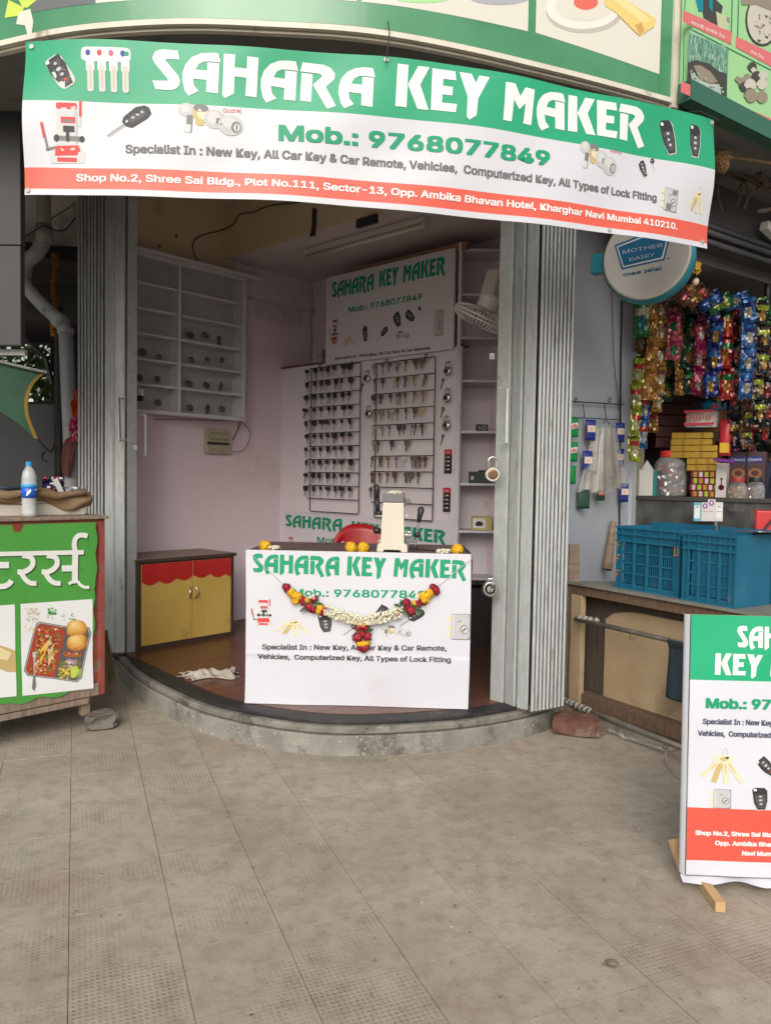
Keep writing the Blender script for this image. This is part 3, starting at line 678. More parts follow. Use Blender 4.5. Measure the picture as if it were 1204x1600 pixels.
b = mb(pm('vinyl_back', (.5,.5,.5), rough=.5)); b.smooth = True; b.surf(lambda a_, c_: bpos((1-a_)*BC.L, BH*c_, -.004), 150, 20); b.obj('backing', bn)
ar = Art(BC.L, BH, [(0,0),(1,0),(1,1),(0,1)], fn=bpos, pre=buv); ar.h = lambda x, y: (x, y)
W = I['white']
def bword(t, x0, yb0, x1, yb1, cap): ar.word(t, (x0, yb0), (x1, yb1), cap, W)
bword('SAHARA', 237, 139, 584, 168, 62); bword('KEY', 617, 166, 762, 185, 66); bword('MAKER', 783, 189, 1007, 224, 60)
ar.text('Mob.: 9768077849', (437,219), (855,260), 33, I['green'], bold=.042)
ar.text('Specialist In : New Key, All Car Key & Car Remote, Vehicles,  Computerized Key, All Types of Lock Fitting', (196,238), (1025,314), 18, I['ctxt'], bold=.03)
ar.text('Shop No.2, Shree Sai Bldg., Plot No.111, Sector-13, Opp. Ambika Bhavan Hotel, Kharghar Navi Mumbai 410210.', (118,281), (1058,358), 15.5, W, bold=.03)
remote_a(ar.pen(94,111,58,33,.62)); keys4(ar.pen(166,109,68,0,1.1)); machine(ar.pen(98,205,98,0,.68)); flipkey(ar.pen(206,182,46,0,1.15)); knobs(ar.pen(328,189,50,-4,1.9))
ar.text('Godrej', (349,177), (377,176), 9, I['mred'], bold=.0)
knobs(ar.pen(933,250,46,-8,1.5)); ckey(ar.pen(1018,256,22,0,.7)); remote_a(ar.pen(1006,263,28,24,.55)); remote_b(ar.pen(1045,215,56,17,.58)); remote_b(ar.pen(1084,222,54,-2,.52)); lock(ar.pen(1045,312,36,-4,.9)); bunch(ar.pen(1088,312,40,-8,.85))
ar.text('Godrej', (952,238), (970,241), 7, I['mred'], bold=.0)
ar.build(bn, step=.035)
b = mb(pm('grommet_metal', (.2,.2,.2), rough=.4, metal=.8))
for (x, y) in ((46,69),(603,94),(1111,192),(42,296),(952,359),(1100,376)):
    u, v = buv(x, y); p = Vector(bpos(u, v, .003)); b.lathe([(.004,-.001),(.009,-.001),(.009,.002),(.004,.002)], 12, p, 'Y')
b.obj('grommets', bn)

# ================================================================== right-hand green shop sign (receding)
rs = fthing(RS, 'organic_food_sign', 'pale green sign with pictures of jaggery and red captions, top right corner', 'sign')
ar = Art(1, 1, [(0,0),(1,0),(1,1),(0,1)]); ar.h = lambda x, y: (x, y); ar.pre = lambda px, py: RS.at(px, py)
mb(vin('pale_green', (.30,.56,.27))).box(.02, 2.9, 0, .06, 3.235, 4.6).obj('sign_face', rs)
mb(vin('bottle_green', (.03,.12,.08))).box(.015, 2.9, -.006, .065, 3.20, 3.29).obj('bottom_border', rs)
cr = ink('caption_red', (.6,.15,.16)); cw = ink('caption_white', (.75,.65,.6))
fdk = ink('photo_dark', (.05,.05,.045)); fmd = ink('photo_mid', (.25,.22,.17)); flt = ink('photo_light', (.5,.48,.42)); ftg = ink('photo_grass', (.12,.28,.22)); fgl = ink('photo_grass_light', (.4,.55,.42))
def P4(pts, c, l=2): ar.poly(pts, c, l, px=True)
P4([(1066,16),(1142,50),(1141,70),(1065,34)], cr, 3); P4([(1149,57),(1210,86),(1210,108),(1148,74)], cr, 3); P4([(1063,127),(1210,188),(1210,209),(1062,144)], cr, 3)
dv = lambda t, x0, y0, x1, y1, cap: ar.text(t, (x0,y0), (x1,y1), cap, cw, font='deva', bold=.01, lay=4)
dv('लाकडी घाणीचे तेल', 1078,37,1131,61, 9); dv('सेंधा िमठ', 1171,83,1192,93, 8); dv('केमीकल िवरहीत सेंद्रीय गुळ', 1103,157,1176,187, 8)
def outline(pts, wpx=1.6):
    for p, q in zip(pts, pts[1:]):
        a_, c_ = Vector(p), Vector(q); d = (c_-a_).normalized(); n = Vector((-d.y, d.x))*wpx/2; P4([tuple(a_+n), tuple(a_-n), tuple(c_-n), tuple(c_+n)], ink('line_green', (.02,.2,.12)), 3)
outline([(1066,128),(1067,55),(1069,46),(1075,44),(1204,110)]); outline([(1068,16),(1070,-8)]); outline([(1141,52),(1143,-8)]); outline([(1151,58),(1153,-10)])
P4([(1075,50),(1137,78),(1134,155),(1072,127)], ftg, 2)
for k in range(150):
    x = rt.uniform(1075,1132); yb = 60+(x-1075)*.45 + rt.uniform(0,42); h = rt.uniform(6,18); P4([(x,yb-h),(x+1.1,yb-h),(x+rt.uniform(-2,3),yb)], fgl if rt.random() < .55 else ink('photo_grass_dark', (.05,.15,.12)), 3+k*.01)
P4([(1073,98),(1085,94),(1105,99),(1122,112),(1134,115),(1134,155),(1072,127)], fdk, 5); P4([(1082,103),(1092,102),(1108,112),(1120,128),(1106,130),(1090,122)], fmd, 6); P4([(1076,110),(1090,124),(1106,131),(1122,132),(1126,150),(1100,141),(1080,128)], ink('photo_foil', (.35,.42,.38)), 7)
for k in range(30):
    x = rt.uniform(1075,1128); y = 108+(x-1075)*.5+rt.uniform(0,18); P4([(x,y),(x+rt.uniform(2,5),y+1),(x+3,y+3)], rt.choice([flt,fdk,fgl]), 8+k*.01)
for (cx, cy, r, c) in ((1173,105,7,fdk),(1165,122,6,fmd),(1156,128,6,fmd),(1180,120,8,fdk),(1190,118,7,flt),(1160,136,7,fdk),(1170,133,9,flt),(1171,150,10,fmd),(1188,132,8,flt),(1188,152,9,fmd),(1175,110,4,flt),(1150,124,4,fmd),(1169,146,8,ink('photo_brown',(.12,.09,.08)))):
    n = 12; P4([(cx+r*math.cos(6.28*k/n)*(1+.15*math.sin(k*2.3)), cy+r*1.1*math.sin(6.28*k/n)) for k in range(n)], c, 9+cx*.001+cy*.002)
n = 20; P4([(1190+27*math.cos(6.28*k/n), 32+41*math.sin(6.28*k/n)) for k in range(n)], fdk, 2); P4([(1190+24*math.cos(6.28*k/n), 31+38*math.sin(6.28*k/n)) for k in range(n)], flt, 2.6)
for k in range(26):
    x = rt.uniform(1172,1208); y = rt.uniform(20,64); P4([(x,y),(x+rt.uniform(2,8),y+2),(x+rt.uniform(0,6),y+rt.uniform(3,7))], rt.choice([fdk,fmd,ink('photo_maroon',(.14,.05,.06))]), 4+k*.01)
P4([(1156,-10),(1210,-10),(1210,20),(1180,8),(1157,8)], fmd, 5)
P4([(1085,-8),(1110,-8),(1128,10),(1122,40),(1112,36),(1098,28),(1095,10)], fdk, 2); P4([(1084,-8),(1097,-8),(1097,18),(1090,18)], I['tealb'], 3); P4([(1106,-8),(1112,-8),(1112,20),(1107,12)], I['tealb'], 3)
P4([(1117,18),(1136,28),(1136,48),(1120,42)], ink('photo_wood',(.45,.5,.3)), 4); P4([(1133,27),(1138,28),(1138,36),(1134,34)], fmd, 5)
ar.build(rs)
# clutter above the roller box: blue tarpaulin, coir rope, sticks
b = mb(pm('blue_tarpaulin', (.02,.13,.33), (.03,.19,.42), sc=6, rough=.35)); b.smooth = True
P0 = [(1124,243,4.2),(1140,222,4.25),(1160,216,4.3),(1180,232,4.35),(1196,246,4.4),(1230,250,4.45)]; P1 = [(1124,246,4.5),(1140,246,4.5),(1160,250,4.55),(1180,256,4.6),(1196,262,4.6),(1230,276,4.7)]
A_ = catmull([atY(*p) for p in P0], 4); B_ = catmull([atY(*p) for p in P1], 4)
b.surf(lambda s_, t_: A_[int(round(s_*20))].lerp(B_[int(round(s_*20))], t_) + Vector((0, 0, .02*math.sin(s_*30)*t_)), 20, 5)
tpn = b.obj('tarpaulin'); solid(tpn, .003); tag(tpn, 'rumpled blue tarpaulin stuffed under the pale green sign', 'tarpaulin')
b = mb(pm('white_tarp_hem', (.5,.55,.62), rough=.4)); b.tube([p + Vector((0,-.004,.006)) for p in catmull([atY(*p) for p in P0[2:]], 4)], .009, 6); b.obj('hem', tpn)
o = mb(MATS['blue_tarpaulin']).put([atY(1178,262,4.7), atY(1215,268,4.7), atY(1215,288,4.72), atY(1190,282,4.71)], [(0,3,2,1)]).obj('tarpaulin'); solid(o, .003); tag(o, 'small hanging corner of blue tarpaulin below the rumpled one', 'tarpaulin')
coir = pm('coir_rope', (.17,.10,.05), (.28,.17,.09), sc=40, rough=.95, bump=.8, bsc=200)
b = mb(coir); b.tube(catmull([atY(1116,244,4.1), atY(1150,247,4.15), atY(1185,252,4.2), atY(1225,258,4.25)], 5), .009, 7); 
for k in range(14): a_ = atY(1126+rt.uniform(-6,9), 250+rt.uniform(-8,14), 4.12); b.ball(a_, .03, .03, .025, 8, 5, .35)
tag(b.obj('coir_rope'), 'brown coir rope knotted at the right end of the long banner', 'rope')
b = mb(pm('old_stick', (.08,.055,.04), (.13,.09,.07), sc=20, rough=.95))
for (x0,y0,x1,y1,r) in ((1128,262,1204,300,.012),(1150,300,1180,268,.01),(1172,300,1190,286,.012),(1130,268,1160,280,.014),(1160,285,1150,320,.01),(1166,282,1162,326,.008),(1185,330,1204,326,.012),(1120,290,1128,330,.008),(1186,270,1215,292,.02)):
    p, q = atY(x0,y0,4.5), atY(x1,y1,4.6); b.tube([p, p.lerp(q,.5)+Vector((rt.uniform(-.02,.02),0,rt.uniform(-.02,.02))), q], r, 6)
tag(b.obj('dry_sticks'), 'tangle of dry brown sticks and straps under the pale green sign', 'sticks', kind='stuff')
# roller shutter box
SF = Frame(1.20, 4.12, 35)
sf = fthing(SF, 'roller_shutter', 'dark rolled-up shutter with grey curved slats above the snack kiosk', 'shutter')
m_sl = pm('dark_shutter_steel', (.05,.053,.058), (.075,.078,.08), sc=6, rough=.5, metal=.3)
x0, zb = SF.at(1108, 381); xx, zt = SF.at(1112, 334); zt = max(zt, zb+.16)
for k in range(5):
    h = (zt-zb)/4; b = mb(m_sl); b.smooth = True; z0 = zb + (k)*h; yb = .02*abs(k-1.2)**1.3
    prof = [(yb+.004, z0+.003), (yb-.012, z0+h*.25), (yb-.016, z0+h*.5), (yb-.01, z0+h*.8), (yb+.01, z0+h*.99)]
    b.surf(lambda s_, t_: (.62 + s_*2.2, prof[int(round(t_*4))][0], prof[int(round(t_*4))][1]), 1, 4); o = b.obj('slat', sf); solid(o, .002)
mb(m_dark).box(.6, 2.85, .03, .3, zb+.02, 3.22).obj('roller_box', sf)
mb(pm('lintel_board', (.10,.10,.10), (.13,.13,.13), sc=3, rough=.8)).box(.62, 2.85, .16, .5, zb-.05, zb+.018).obj('soffit_board', sf)
b = mb(pm('tube_light_white', (.6,.6,.58), rough=.4)); a_, c_ = SF.at(1193, 352, -.05), SF.at(1225, 372, -.05)
b.beam((a_[0],-.05,a_[1]), (c_[0]+.4,-.05,c_[1]-.14), .05, .05)
o = b.obj('tube_light_fitting'); o.matrix_world = SF.m; tag(o, 'white tube light fitting beside the roller shutter, at the right edge', 'light fitting')
# ================================================================== folding shutters
m_gal = pm('painted_shutter_steel', (.36,.385,.40), (.45,.475,.485), sc=9, rough=.5, metal=.25, stain=(.17,.155,.135), ssc=7, sth=.56, sw=.15, speck=(.09,.07,.05), spsc=70, spth=.68, stretch=(3, 3, .6), bump=.3, bsc=30)
m_gal2 = pm('galvanised_post', (.40,.43,.43), (.48,.51,.51), sc=22, rough=.45, metal=.3, stain=(.18,.17,.155), ssc=9, sth=.6, sw=.18, speck=(.1,.07,.05), spsc=110, spth=.7, bump=.3, bsc=40)
m_steel = pm('bright_steel', (.55,.54,.52), rough=.25, metal=.95)
m_rust = pm('rusty_edge', (.10,.07,.05), (.16,.12,.09), sc=30, rough=.9)
def plan(px, Y): p = atY(px, 900, Y); return Vector((p.x, p.y, 0))
def panel(b, P, z0, z1, th=.003, nz=1):
    for i in range(len(P)-1):
        a_, c_ = P[i], P[i+1]; n = Vector((-(c_-a_).y, (c_-a_).x, 0)).normalized()*th
        b.prism([(a_.x, a_.y), (c_.x, c_.y), (c_.x+n.x, c_.y+n.y), (a_.x+n.x, a_.y+n.y)], z0, z1)
def half_round(b, c, u, n, r, z0, z1):       # vertical rib bulging along n
    P = [c - u*r*1.0] + [c + u*(-math.cos(R(k*22.5)))*r + n*math.sin(R(k*22.5))*r*.9 for k in range(1, 8)] + [c + u*r*1.0]
    b.smooth = True; k = len(b.v); vs = [(p.x, p.y, z) for z in (z0, z1) for p in P]; m_ = len(P)
    b.put(vs, [(i, i+1, m_+i+1, m_+i) for i in range(m_-1)]); b.smooth = False
def shutter(right):
    if right:
        t = thing('folding_shutter', 'grey folded steel shutter with vertical ribs standing at the right side of the shop opening', 'shutter', (.78,4.2,.15)); z0, z1 = .155, 3.23
        post = (plan(769,4.36), plan(789,4.30)); seg = [(793,4.30),(806,4.24),(809,4.255),(812,4.22),(826,4.18),(829,4.2)]; ribs = [(836+5.9*k, 4.165+.0095*k+.0006*k*k) for k in range(9)]; rr = .0092
    else:
        t = thing('folding_shutter', 'grey folded steel shutter with fine vertical ribs, left side of the shop opening', 'shutter', (-1.9,5.4,.15)); z0, z1 = .17, 3.714
        post = (plan(199.5,5.36), plan(214,5.42)); seg = [(164,5.31),(176,5.31),(178,5.325),(180,5.31),(193,5.32),(196,5.34)]; ribs = [(124.5,5.36),(129.5,5.35),(134.5,5.34),(139.5,5.33),(144.5,5.325),(149.5,5.32),(155,5.315),(160,5.31)]; rr = .0088
    Li = Matrix.Translation(t.location).inverted()
    def fin(b, nm, **k):
        b.v = [Li @ v for v in b.v]; return b.obj(nm, t, **k)
    a_, c_ = post; n = Vector((-(c_-a_).y, (c_-a_).x, 0)).normalized()
    b = mb(m_gal2); b.prism([(a_.x,a_.y),(c_.x,c_.y),(c_.x+n.x*.035,c_.y+n.y*.035),(a_.x+n.x*.035,a_.y+n.y*.035)], z0, z1); fin(b, 'post', bevel=.003)
    P = [plan(*q) for q in seg]
    b = mb(m_gal); panel(b, P, z0+.012, z1); fin(b, 'flat_panel')
    for k in range(len(P)-1):
        if (P[k+1]-P[k]).length > .035: continue
        b = mb(m_gal2); m_ = (P[k]+P[k+1])/2; b.tube([(m_.x, m_.y-.006, z0+.012), (m_.x, m_.y-.006, z1)], .005, 6); fin(b, 'seam')
    for q in ribs:
        p = plan(*q); b = mb(m_gal); d = Vector((1, 0, 0)); half_round(b, p, d, Vector((0, -1, 0)), rr, z0+.01, z1)
        fin(b, 'rib')
    xs = [plan(*q) for q in ribs+seg]; xs.sort(key=lambda v: v.x)
    b = mb(m_rust); panel(b, [p+Vector((0,.012,0)) for p in xs], z0-.004, z0+.03, .02); fin(b, 'bottom_rail')
    b = mb(m_dark)
    lo, hi = xs[0], xs[-1]; b.prism([(lo.x+.004,lo.y+.022),(hi.x-.004,hi.y+.022),(hi.x-.004,hi.y+.12),(lo.x+.004,lo.y+.12)], z0+.005, z1); fin(b, 'dark_rib_backing')  # near-black backing paints the shade seen in the gaps between ribs
    # handle
    b = mb(m_gal2)
    if right:
        for (pts, r) in (([atY(780,606,4.27), atY(793,606,4.25), atY(793,693,4.25), atY(778,693,4.27)], .004),): b.tube(pts, .005, 6)
        a2, b2 = atY(792,608,4.235), atY(790,692,4.235); b.beam(a2, b2, .018, .012)
    else:
        a2, b2 = atY(185,620,5.29), atY(187,688,5.29); b.beam(a2, b2, .03, .012); b.tube([atY(187,622,5.29), atY(204,620,5.33)], .005, 6); b.tube([atY(188,687,5.29), atY(206,688,5.33)], .005, 6)
    fin(b, 'pull_handle', bevel=.002)
    b = mb(m_steel if right else m_gal2)
    p = atY(768, 557, 4.33) if right else atY(212, 700, 5.38)
    b = mb(m_gal).box(p.x-.014, p.x+.014, p.y-.008, p.y, p.z-.016, p.z+.018); b.lathe([(.006,0),(.006,.006),(0,.008)], 8, (p.x, p.y-.012, p.z), 'Y'); fin(b, 'hasp_plate', bevel=.002)
    return t
shutter(True); shutter(False)
# inner handle and switch at the left post
a2 = [atY(216,648,5.6), atY(228,648,5.6), atY(228,711,5.6), atY(216,711,5.6)]
b = mb(pm('white_paint_metal', (.55,.55,.55), rough=.4)); b.beam(a2[0], a2[1], .014, .014); b.beam(a2[1], a2[2], .016, .014); b.beam(a2[2], a2[3], .014, .014)
tag(b.obj('door_handle'), 'slim white pull handle just inside the left shutter post', 'handle')
p = atY(220, 618, 5.58); t = thing('shutter_lock', 'small white lock with a black body just below the left key fobs', 'lock', p)
mb(MATS['white_paint_metal']).box(-.045,.022,-.012,.012,0,.045).obj('lock_plate', t, bevel=.004); mb(pm('black_plastic', (.02,.02,.022), rough=.4)).box(-.03,.02,-.015,.015,-.04,-.001).obj('lock_body', t, bevel=.006)
m_blk = MATS['black_plastic']
# padlocks on the right post
m_brass = pm('old_brass', (.13,.07,.04), (.18,.11,.06), sc=20, rough=.35, metal=.8)
t = thing('padlock', 'round steel padlock with brass face hanging high on the right shutter post', 'padlock', atY(769, 741, 4.24))
mb(m_steel).lathe([(.0,-.012),(.038,-.012),(.042,-.008),(.042,.008),(.038,.012),(0,.012)], 28, axis='Y').obj('body', t)
mb(m_brass).lathe([(0,.012),(.026,.0125),(.028,.015),(.02,.017),(0,.017)], 24, axis='Y').obj('face', t)
mb(m_steel).tube([(-.02,0,.035)] + [(-.024*math.cos(R(k*20)), 0, .07+.024*math.sin(R(k*20))) for k in range(10)] + [(.02,0,.035)], .006, 8).obj('shackle', t)
for v in (.0,): mb(m_dark).box(-.003,.003,-.019,-.0175,-.012,.012).obj('keyhole', t)
t = thing('disc_lock', 'shiny round stainless lock on the lower part of the right shutter post', 'padlock', atY(765, 920, 4.24))
mb(m_steel).lathe([(0,-.016),(.038,-.016),(.046,-.008),(.046,.008),(.038,.016),(0,.017)], 30, axis='Y').obj('body', t, bevel=.001)
mb(m_dark).box(-.002,.03,-.0185,-.0172,.004,.026).obj('opening', t); mb(m_steel).lathe([(.026,.0165),(.028,.019),(.03,.0165)], 24, axis='Y').obj('ring', t); mb(m_dark).box(-.003,.003,-.0185,-.0172,-.022,-.006).obj('keyhole', t)
mb(m_steel).tube([(-.012,0,.04),(-.01,0,.055),(.01,0,.055),(.012,0,.04)], .006, 8).obj('shackle', t)

# ================================================================== glass display case on the left wall
m_case = pm('case_white_laminate', (.52,.51,.54), (.57,.56,.58), sc=3, rough=.45, stain=(.35,.3,.3), ssc=5, sth=.66)
m_cb = pm('case_back_board', (.36,.35,.37), (.41,.40,.42), sc=2.5, rough=.5)
D_ = .15
xr, zb = LW.at(383, 658, -D_); xl = LW.at(186, 650, -D_)[0]; zt = LW.at(383, 434, -D_)[1]; xm = LW.at(281, 530, -D_)[0]
dc = fthing(LW, 'display_case', 'white glass-fronted display case of shallow shelves high on the left wall, holding car keys', 'display case', xl, 0, zb)
W_, H_ = xr-xl, zt-zb; xm -= xl; e = .018
mb(m_cb).box(0, W_, -.012, -.002, 0, H_).obj('back_board', dc)
for (x0, x1, z0, z1, nm) in ((0,W_,0,.028,'bottom_rail'),(0,W_,H_-.03,H_,'top_rail'),(W_-.032,W_,.0285,H_-.0305,'side_frame'),(0,.03,.0285,H_-.0305,'side_frame'),(xm-.012,xm+.012,.0285,H_-.0305,'divider')):
    mb(m_case).box(x0, x1, -D_, -.0125, z0, z1).obj(nm, dc, bevel=.002)
mb(m_case).box(-.02, W_+.14, -D_-.03, -.001, H_+.001, H_+.03).obj('top_board', dc, bevel=.003)
cellz = []
for k in range(1, 6):
    z = .028 + (H_-.058)*k/6; cellz.append(z)
    for (x0, x1) in ((.0305, xm-.0125), (xm+.0125, W_-.0325)): mb(m_case).box(x0, x1, -D_+.02, -.0125, z-.009, z+.009).obj('shelf', dc)
gl = glass('case_glass', op=.05)
mb(gl).box(.031, xm+.03, -D_+.014, -D_+.017, .029, H_-.031).obj('glass_pane', dc); mb(gl).box(xm-.03, W_-.033, -D_+.006, -D_+.009, .029, H_-.031).obj('glass_pane', dc)
# key fobs inside it
m_fob = pm('fob_black_rubber', (.018,.018,.02), rough=.45); m_blade = pm('key_nickel', (.33,.31,.28), rough=.42, metal=.85)
rows = ['third row', 'fourth row', 'fifth row', 'bottom row']
fobs = [(297,523,'oval','first car key in the right column, third row of the case'),(321,524,'oval','second car key in the right column, third row of the case'),(342,532,'long','long dark key standing at the right of the third row of the case'),
 (299,562,'key','first key in the right column, fourth row of the case'),(324,562,'key','middle key in the right column, fourth row of the case'),(347,563,'key','last key in the right column, fourth row of the case'),
 (296,599,'oval','first key fob in the right column, fifth row of the case'),(323,602,'tilt','tilted square key fob in the middle of the fifth row of the case'),(345,603,'flip','slim flip key at the right of the fifth row of the case'),
 (297,637,'oval','first key fob in the right column, bottom row of the case'),(324,638,'flip','upright flip key in the middle of the bottom row, right column of the case'),(347,639,'ring','ring-shaped fob in clear wrapping at the right of the bottom row of the case'),
 (223,550,'redkey','reddish key head at the left of the fourth row of the case'),(248,558,'key','dark key with blade down in the left column, fourth row of the case'),(219,590,'lean','leaning key at the left of the fifth row of the case'),(246,592,'lean','leaning key beside the divider in the left column, fifth row of the case'),(247,629,'oval','small round fob in the left column, bottom row of the case')]
for (px, py, kind, lab) in fobs:
    x, z = LW.at(px, py, -.045); t = fthing(LW, 'car_key', 'black '+lab if kind not in ('redkey',) else lab, 'car key', x, -.045, z, 'keys in the display case')
    mf = pm('fob_dark_red', (.10,.03,.03), rough=.4) if kind == 'redkey' else m_fob
    b = mb(mf); b.smooth = True
    if kind in ('oval','redkey','tilt','ring'): b.m = Matrix.Rotation(R({'tilt':20}.get(kind, 8)), 4, 'Y'); b.ball((0,0,0), .036, .012, .026, 12, 6)
    elif kind == 'flip': b.m = Matrix.Rotation(R(15), 4, 'Y'); b.ball((0,0,-.005), .021, .012, .043, 10, 6)
    elif kind == 'long': b.ball((0,0,.02), .02, .012, .02, 10, 5); b.ball((0,0,-.02), .017, .012, .03, 10, 5)
    else: b.ball((0,0,0), .026, .01, .025, 10, 5)
    b.obj('head', t)
    b = mb(m_blade)
    if kind in ('key','redkey'): b.m = Matrix.Rotation(R(25), 4, 'Y'); b.box(-.004,.004,-.002,.002,-.06,-.015)
    elif kind == 'lean': b.m = Matrix.Rotation(R(-40), 4, 'Y'); b.box(-.004,.004,-.002,.002,-.065,-.015)
    elif kind == 'ring': b.tube([(.03*math.cos(k*.63), -.01, .015+.03*math.sin(k*.63)) for k in range(11)], .002, 5)
    else: b.m = Matrix.Rotation(R(10), 4, 'Y'); b.tube([(.008*math.cos(k*.63), 0, .03+.012*math.sin(k*.63)) for k in range(11)], .0015, 5)
    b.obj('blade' if kind in ('key','redkey','lean') else 'ring', t)
    mb(m_gal2).box(-.006,.006,0,.03,-.004,.004).obj('peg', t)
# wiring box below the case
x, z = LW.at(342, 709, -.04); t = fthing(LW, 'fuse_box', 'small open cream fuse box with switches on the pink wall under the display case', 'fuse box', x, 0, z)
m_crm = pm('cream_plastic', (.40,.36,.28), (.34,.3,.23), sc=10, rough=.5)
mb(m_crm).box(-.125,.125,-.04,-.001,0,.21).obj('box_body', t, bevel=.006); mb(pm('mcb_grey', (.28,.25,.18), rough=.5)).box(-.095,.1,-.048,-.041,.11,.18).obj('switch_panel', t, bevel=.003)
for k in range(7):
    mb(m_crm).box(-.09+k*.027,-.072+k*.027,-.056,-.0485,.13,.16).obj('switch', t)
mb(m_blk).box(-.115,.1,-.0455,-.041,.075,.095).obj('slot', t)
for k in range(5): mb(m_crm).box(-.1+k*.036,-.078+k*.036,-.047,-.041,.02,.06).obj('terminal', t)
b = mb(pm('brown_wire', (.1,.04,.03), rough=.6)); pts = [LW.at(*q, -.03) for q in ((362,706),(378,704),(388,690),(389,675),(380,662),(365,658),(330,657),(290,656),(240,655))]; b.tube(catmull([LW.w(x_, -.035-.01*(k%2), z_) for k, (x_, z_) in enumerate(pts)], 6), .003, 5)
pts = [LW.at(*q, -.03) for q in ((362,688),(370,672),(374,661))]; b.tube(catmull([LW.w(x_, -.04, z_) for x_, z_ in pts], 4), .006, 6); tag(b.obj('loose_cable'), 'thin brown cable looping from the fuse box up under the display case', 'cable')
# filled-in rectangle in the plaster
b = mb(pm('pink_plaster_patch', (.56,.46,.52), (.60,.49,.55), sc=3, rough=.8, stain=(.42,.33,.36), ssc=6))
q = [LW.at(*s_, 0) for s_ in ((388,462),(476,480),(476,512),(398,502))]
x0, x1 = q[0][0], q[1][0]; z0, z1 = q[2][1], q[0][1]
b.box(x0, x1, -.012, -.0005, z1-.03, z1); b.obj('plaster_ledge', wl)
b = mb(MATS['pink_plaster_patch']); b.box(x0+.07, x1-.03, -.005, -.0005, z0, z1-.04); b.obj('plaster_patch', wl, bevel=.004)
# black wire and brackets high on the beige wall
b = mb(m_blk); pts = [BM.at(*q, -.035) for q in ((470,316),(420,322),(398,331),(375,335),(365,350))]; P = [BM.w(x_, -.037, z_) for x_, z_ in pts]
P += [LW.w(x_, -.012, z_) for x_, z_ in [LW.at(*q, -.012) for q in ((345,360),(318,367),(304,376),(302,392),(311,411))]]; b.tube(catmull(P, 6), .0045, 6); tag(b.obj('black_cable'), 'black cable looping across the beige wall above the display case', 'cable')
x, z = BM.at(490, 352, -.05); t = fthing(BM, 'wall_bracket', 'dark iron bracket standing on the beige beam above the ceiling board', 'bracket', x, -.03, z-.08)
mb(m_blk).beam((0,-.02,0),(0.005,-.02,.2),.03,.012).obj('upright', t); mb(m_blk).beam((-.035,-.02,0),(-.005,-.02,.09),.008,.01).obj('strut', t)
x, z = BM.at(572, 346, -.05); b = mb(m_blk).box(-.09,.1,-.03,0,-.03,.03); o = b.obj('junction_box', bevel=.004); o.location = BM.w(x, -.032, z); o.rotation_euler = (0,0,BM.rz); tag(o, 'flat black junction box on the beige beam near the middle', 'junction box')
b = mb(m_rust)
for q in ((275,369),(249,385)):
    x, z = LW.at(*q, -.01); p = LW.w(x, -.001, z); b.beam(p, LW.w(x, -.03, z+.004), .008, .016)
tag(b.obj('wall_nails'), 'two rusty nails in the beige wall above the display case', 'nails')
# tube light batten under the ceiling
lb = Frame(-1.02, 6.55, -42.5); t = fthing(lb, 'tube_light', 'unlit tube light on a long batten under the shop ceiling', 'light fitting')
mb(m_case).box(-.02, 2.2, -.012, .012, 3.238, 3.2515).obj('wire_casing', t)
mb(pm('fitting_white', (.55,.52,.46), rough=.4)).box(.48, 1.72, -.028, .028, 3.20, 3.2375).obj('batten', t, bevel=.004)
b = mb(pm('tube_glass', (.62,.58,.52), rough=.2)); b.smooth = True; b.tube([(.5,-.005,3.178),(1.7,-.005,3.178)], .014, 12); b.obj('tube', t)
for x in (.49,1.71): mb(MATS['fitting_white']).box(x-.012,x+.012,-.02,.012,3.16,3.1995).obj('holder', t, bevel=.002)
# ================================================================== partition with key racks
m_pb = pm('partition_laminate', (.66,.615,.67), (.71,.66,.72), sc=1.6, rough=.5, stain=(.36,.31,.34), ssc=3, sth=.62)
pt = fthing(PB, 'partition', 'pale lilac board partition carrying the key racks at the back of the shop', 'partition')
zt = 2.40; xe = 2.03
mb(m_pb).box(0, xe, 0, .02, .17, zt).obj('board', pt)
mb(pm('brown_edge_wood', (.14,.05,.03), (.2,.08,.05), sc=10, rough=.6)).box(-.004, xe, -.004, .1, zt+.001, zt+.018).obj('top_ledge', pt)
x, z = PB.at(495, 572, .03); t = fthing(PB, 'junction_box', 'small grey metal box standing on the partition ledge left of the inner sign', 'box', x, .045, zt+.019)
mb(m_gal).box(-.055,.075,-.03,.035,0,.115).obj('case', t, bevel=.005); mb(m_steel).box(.02,.04,-.034,-.0305,.04,.08).obj('latch', t)
b = mb(m_gal2); xx, z0 = BK.at(484, 560, -.02); b.tube([BK.w(.012, -.02, 2.45), BK.w(.012, -.02, 3.2)], .006, 6); b.tube([BK.w(.03,-.03,2.93), BK.w(.03,-.03,3.0)], .022, 8)
tag(b.obj('conduit'), 'thin grey conduit with a round clamp in the back corner of the shop', 'pipe')
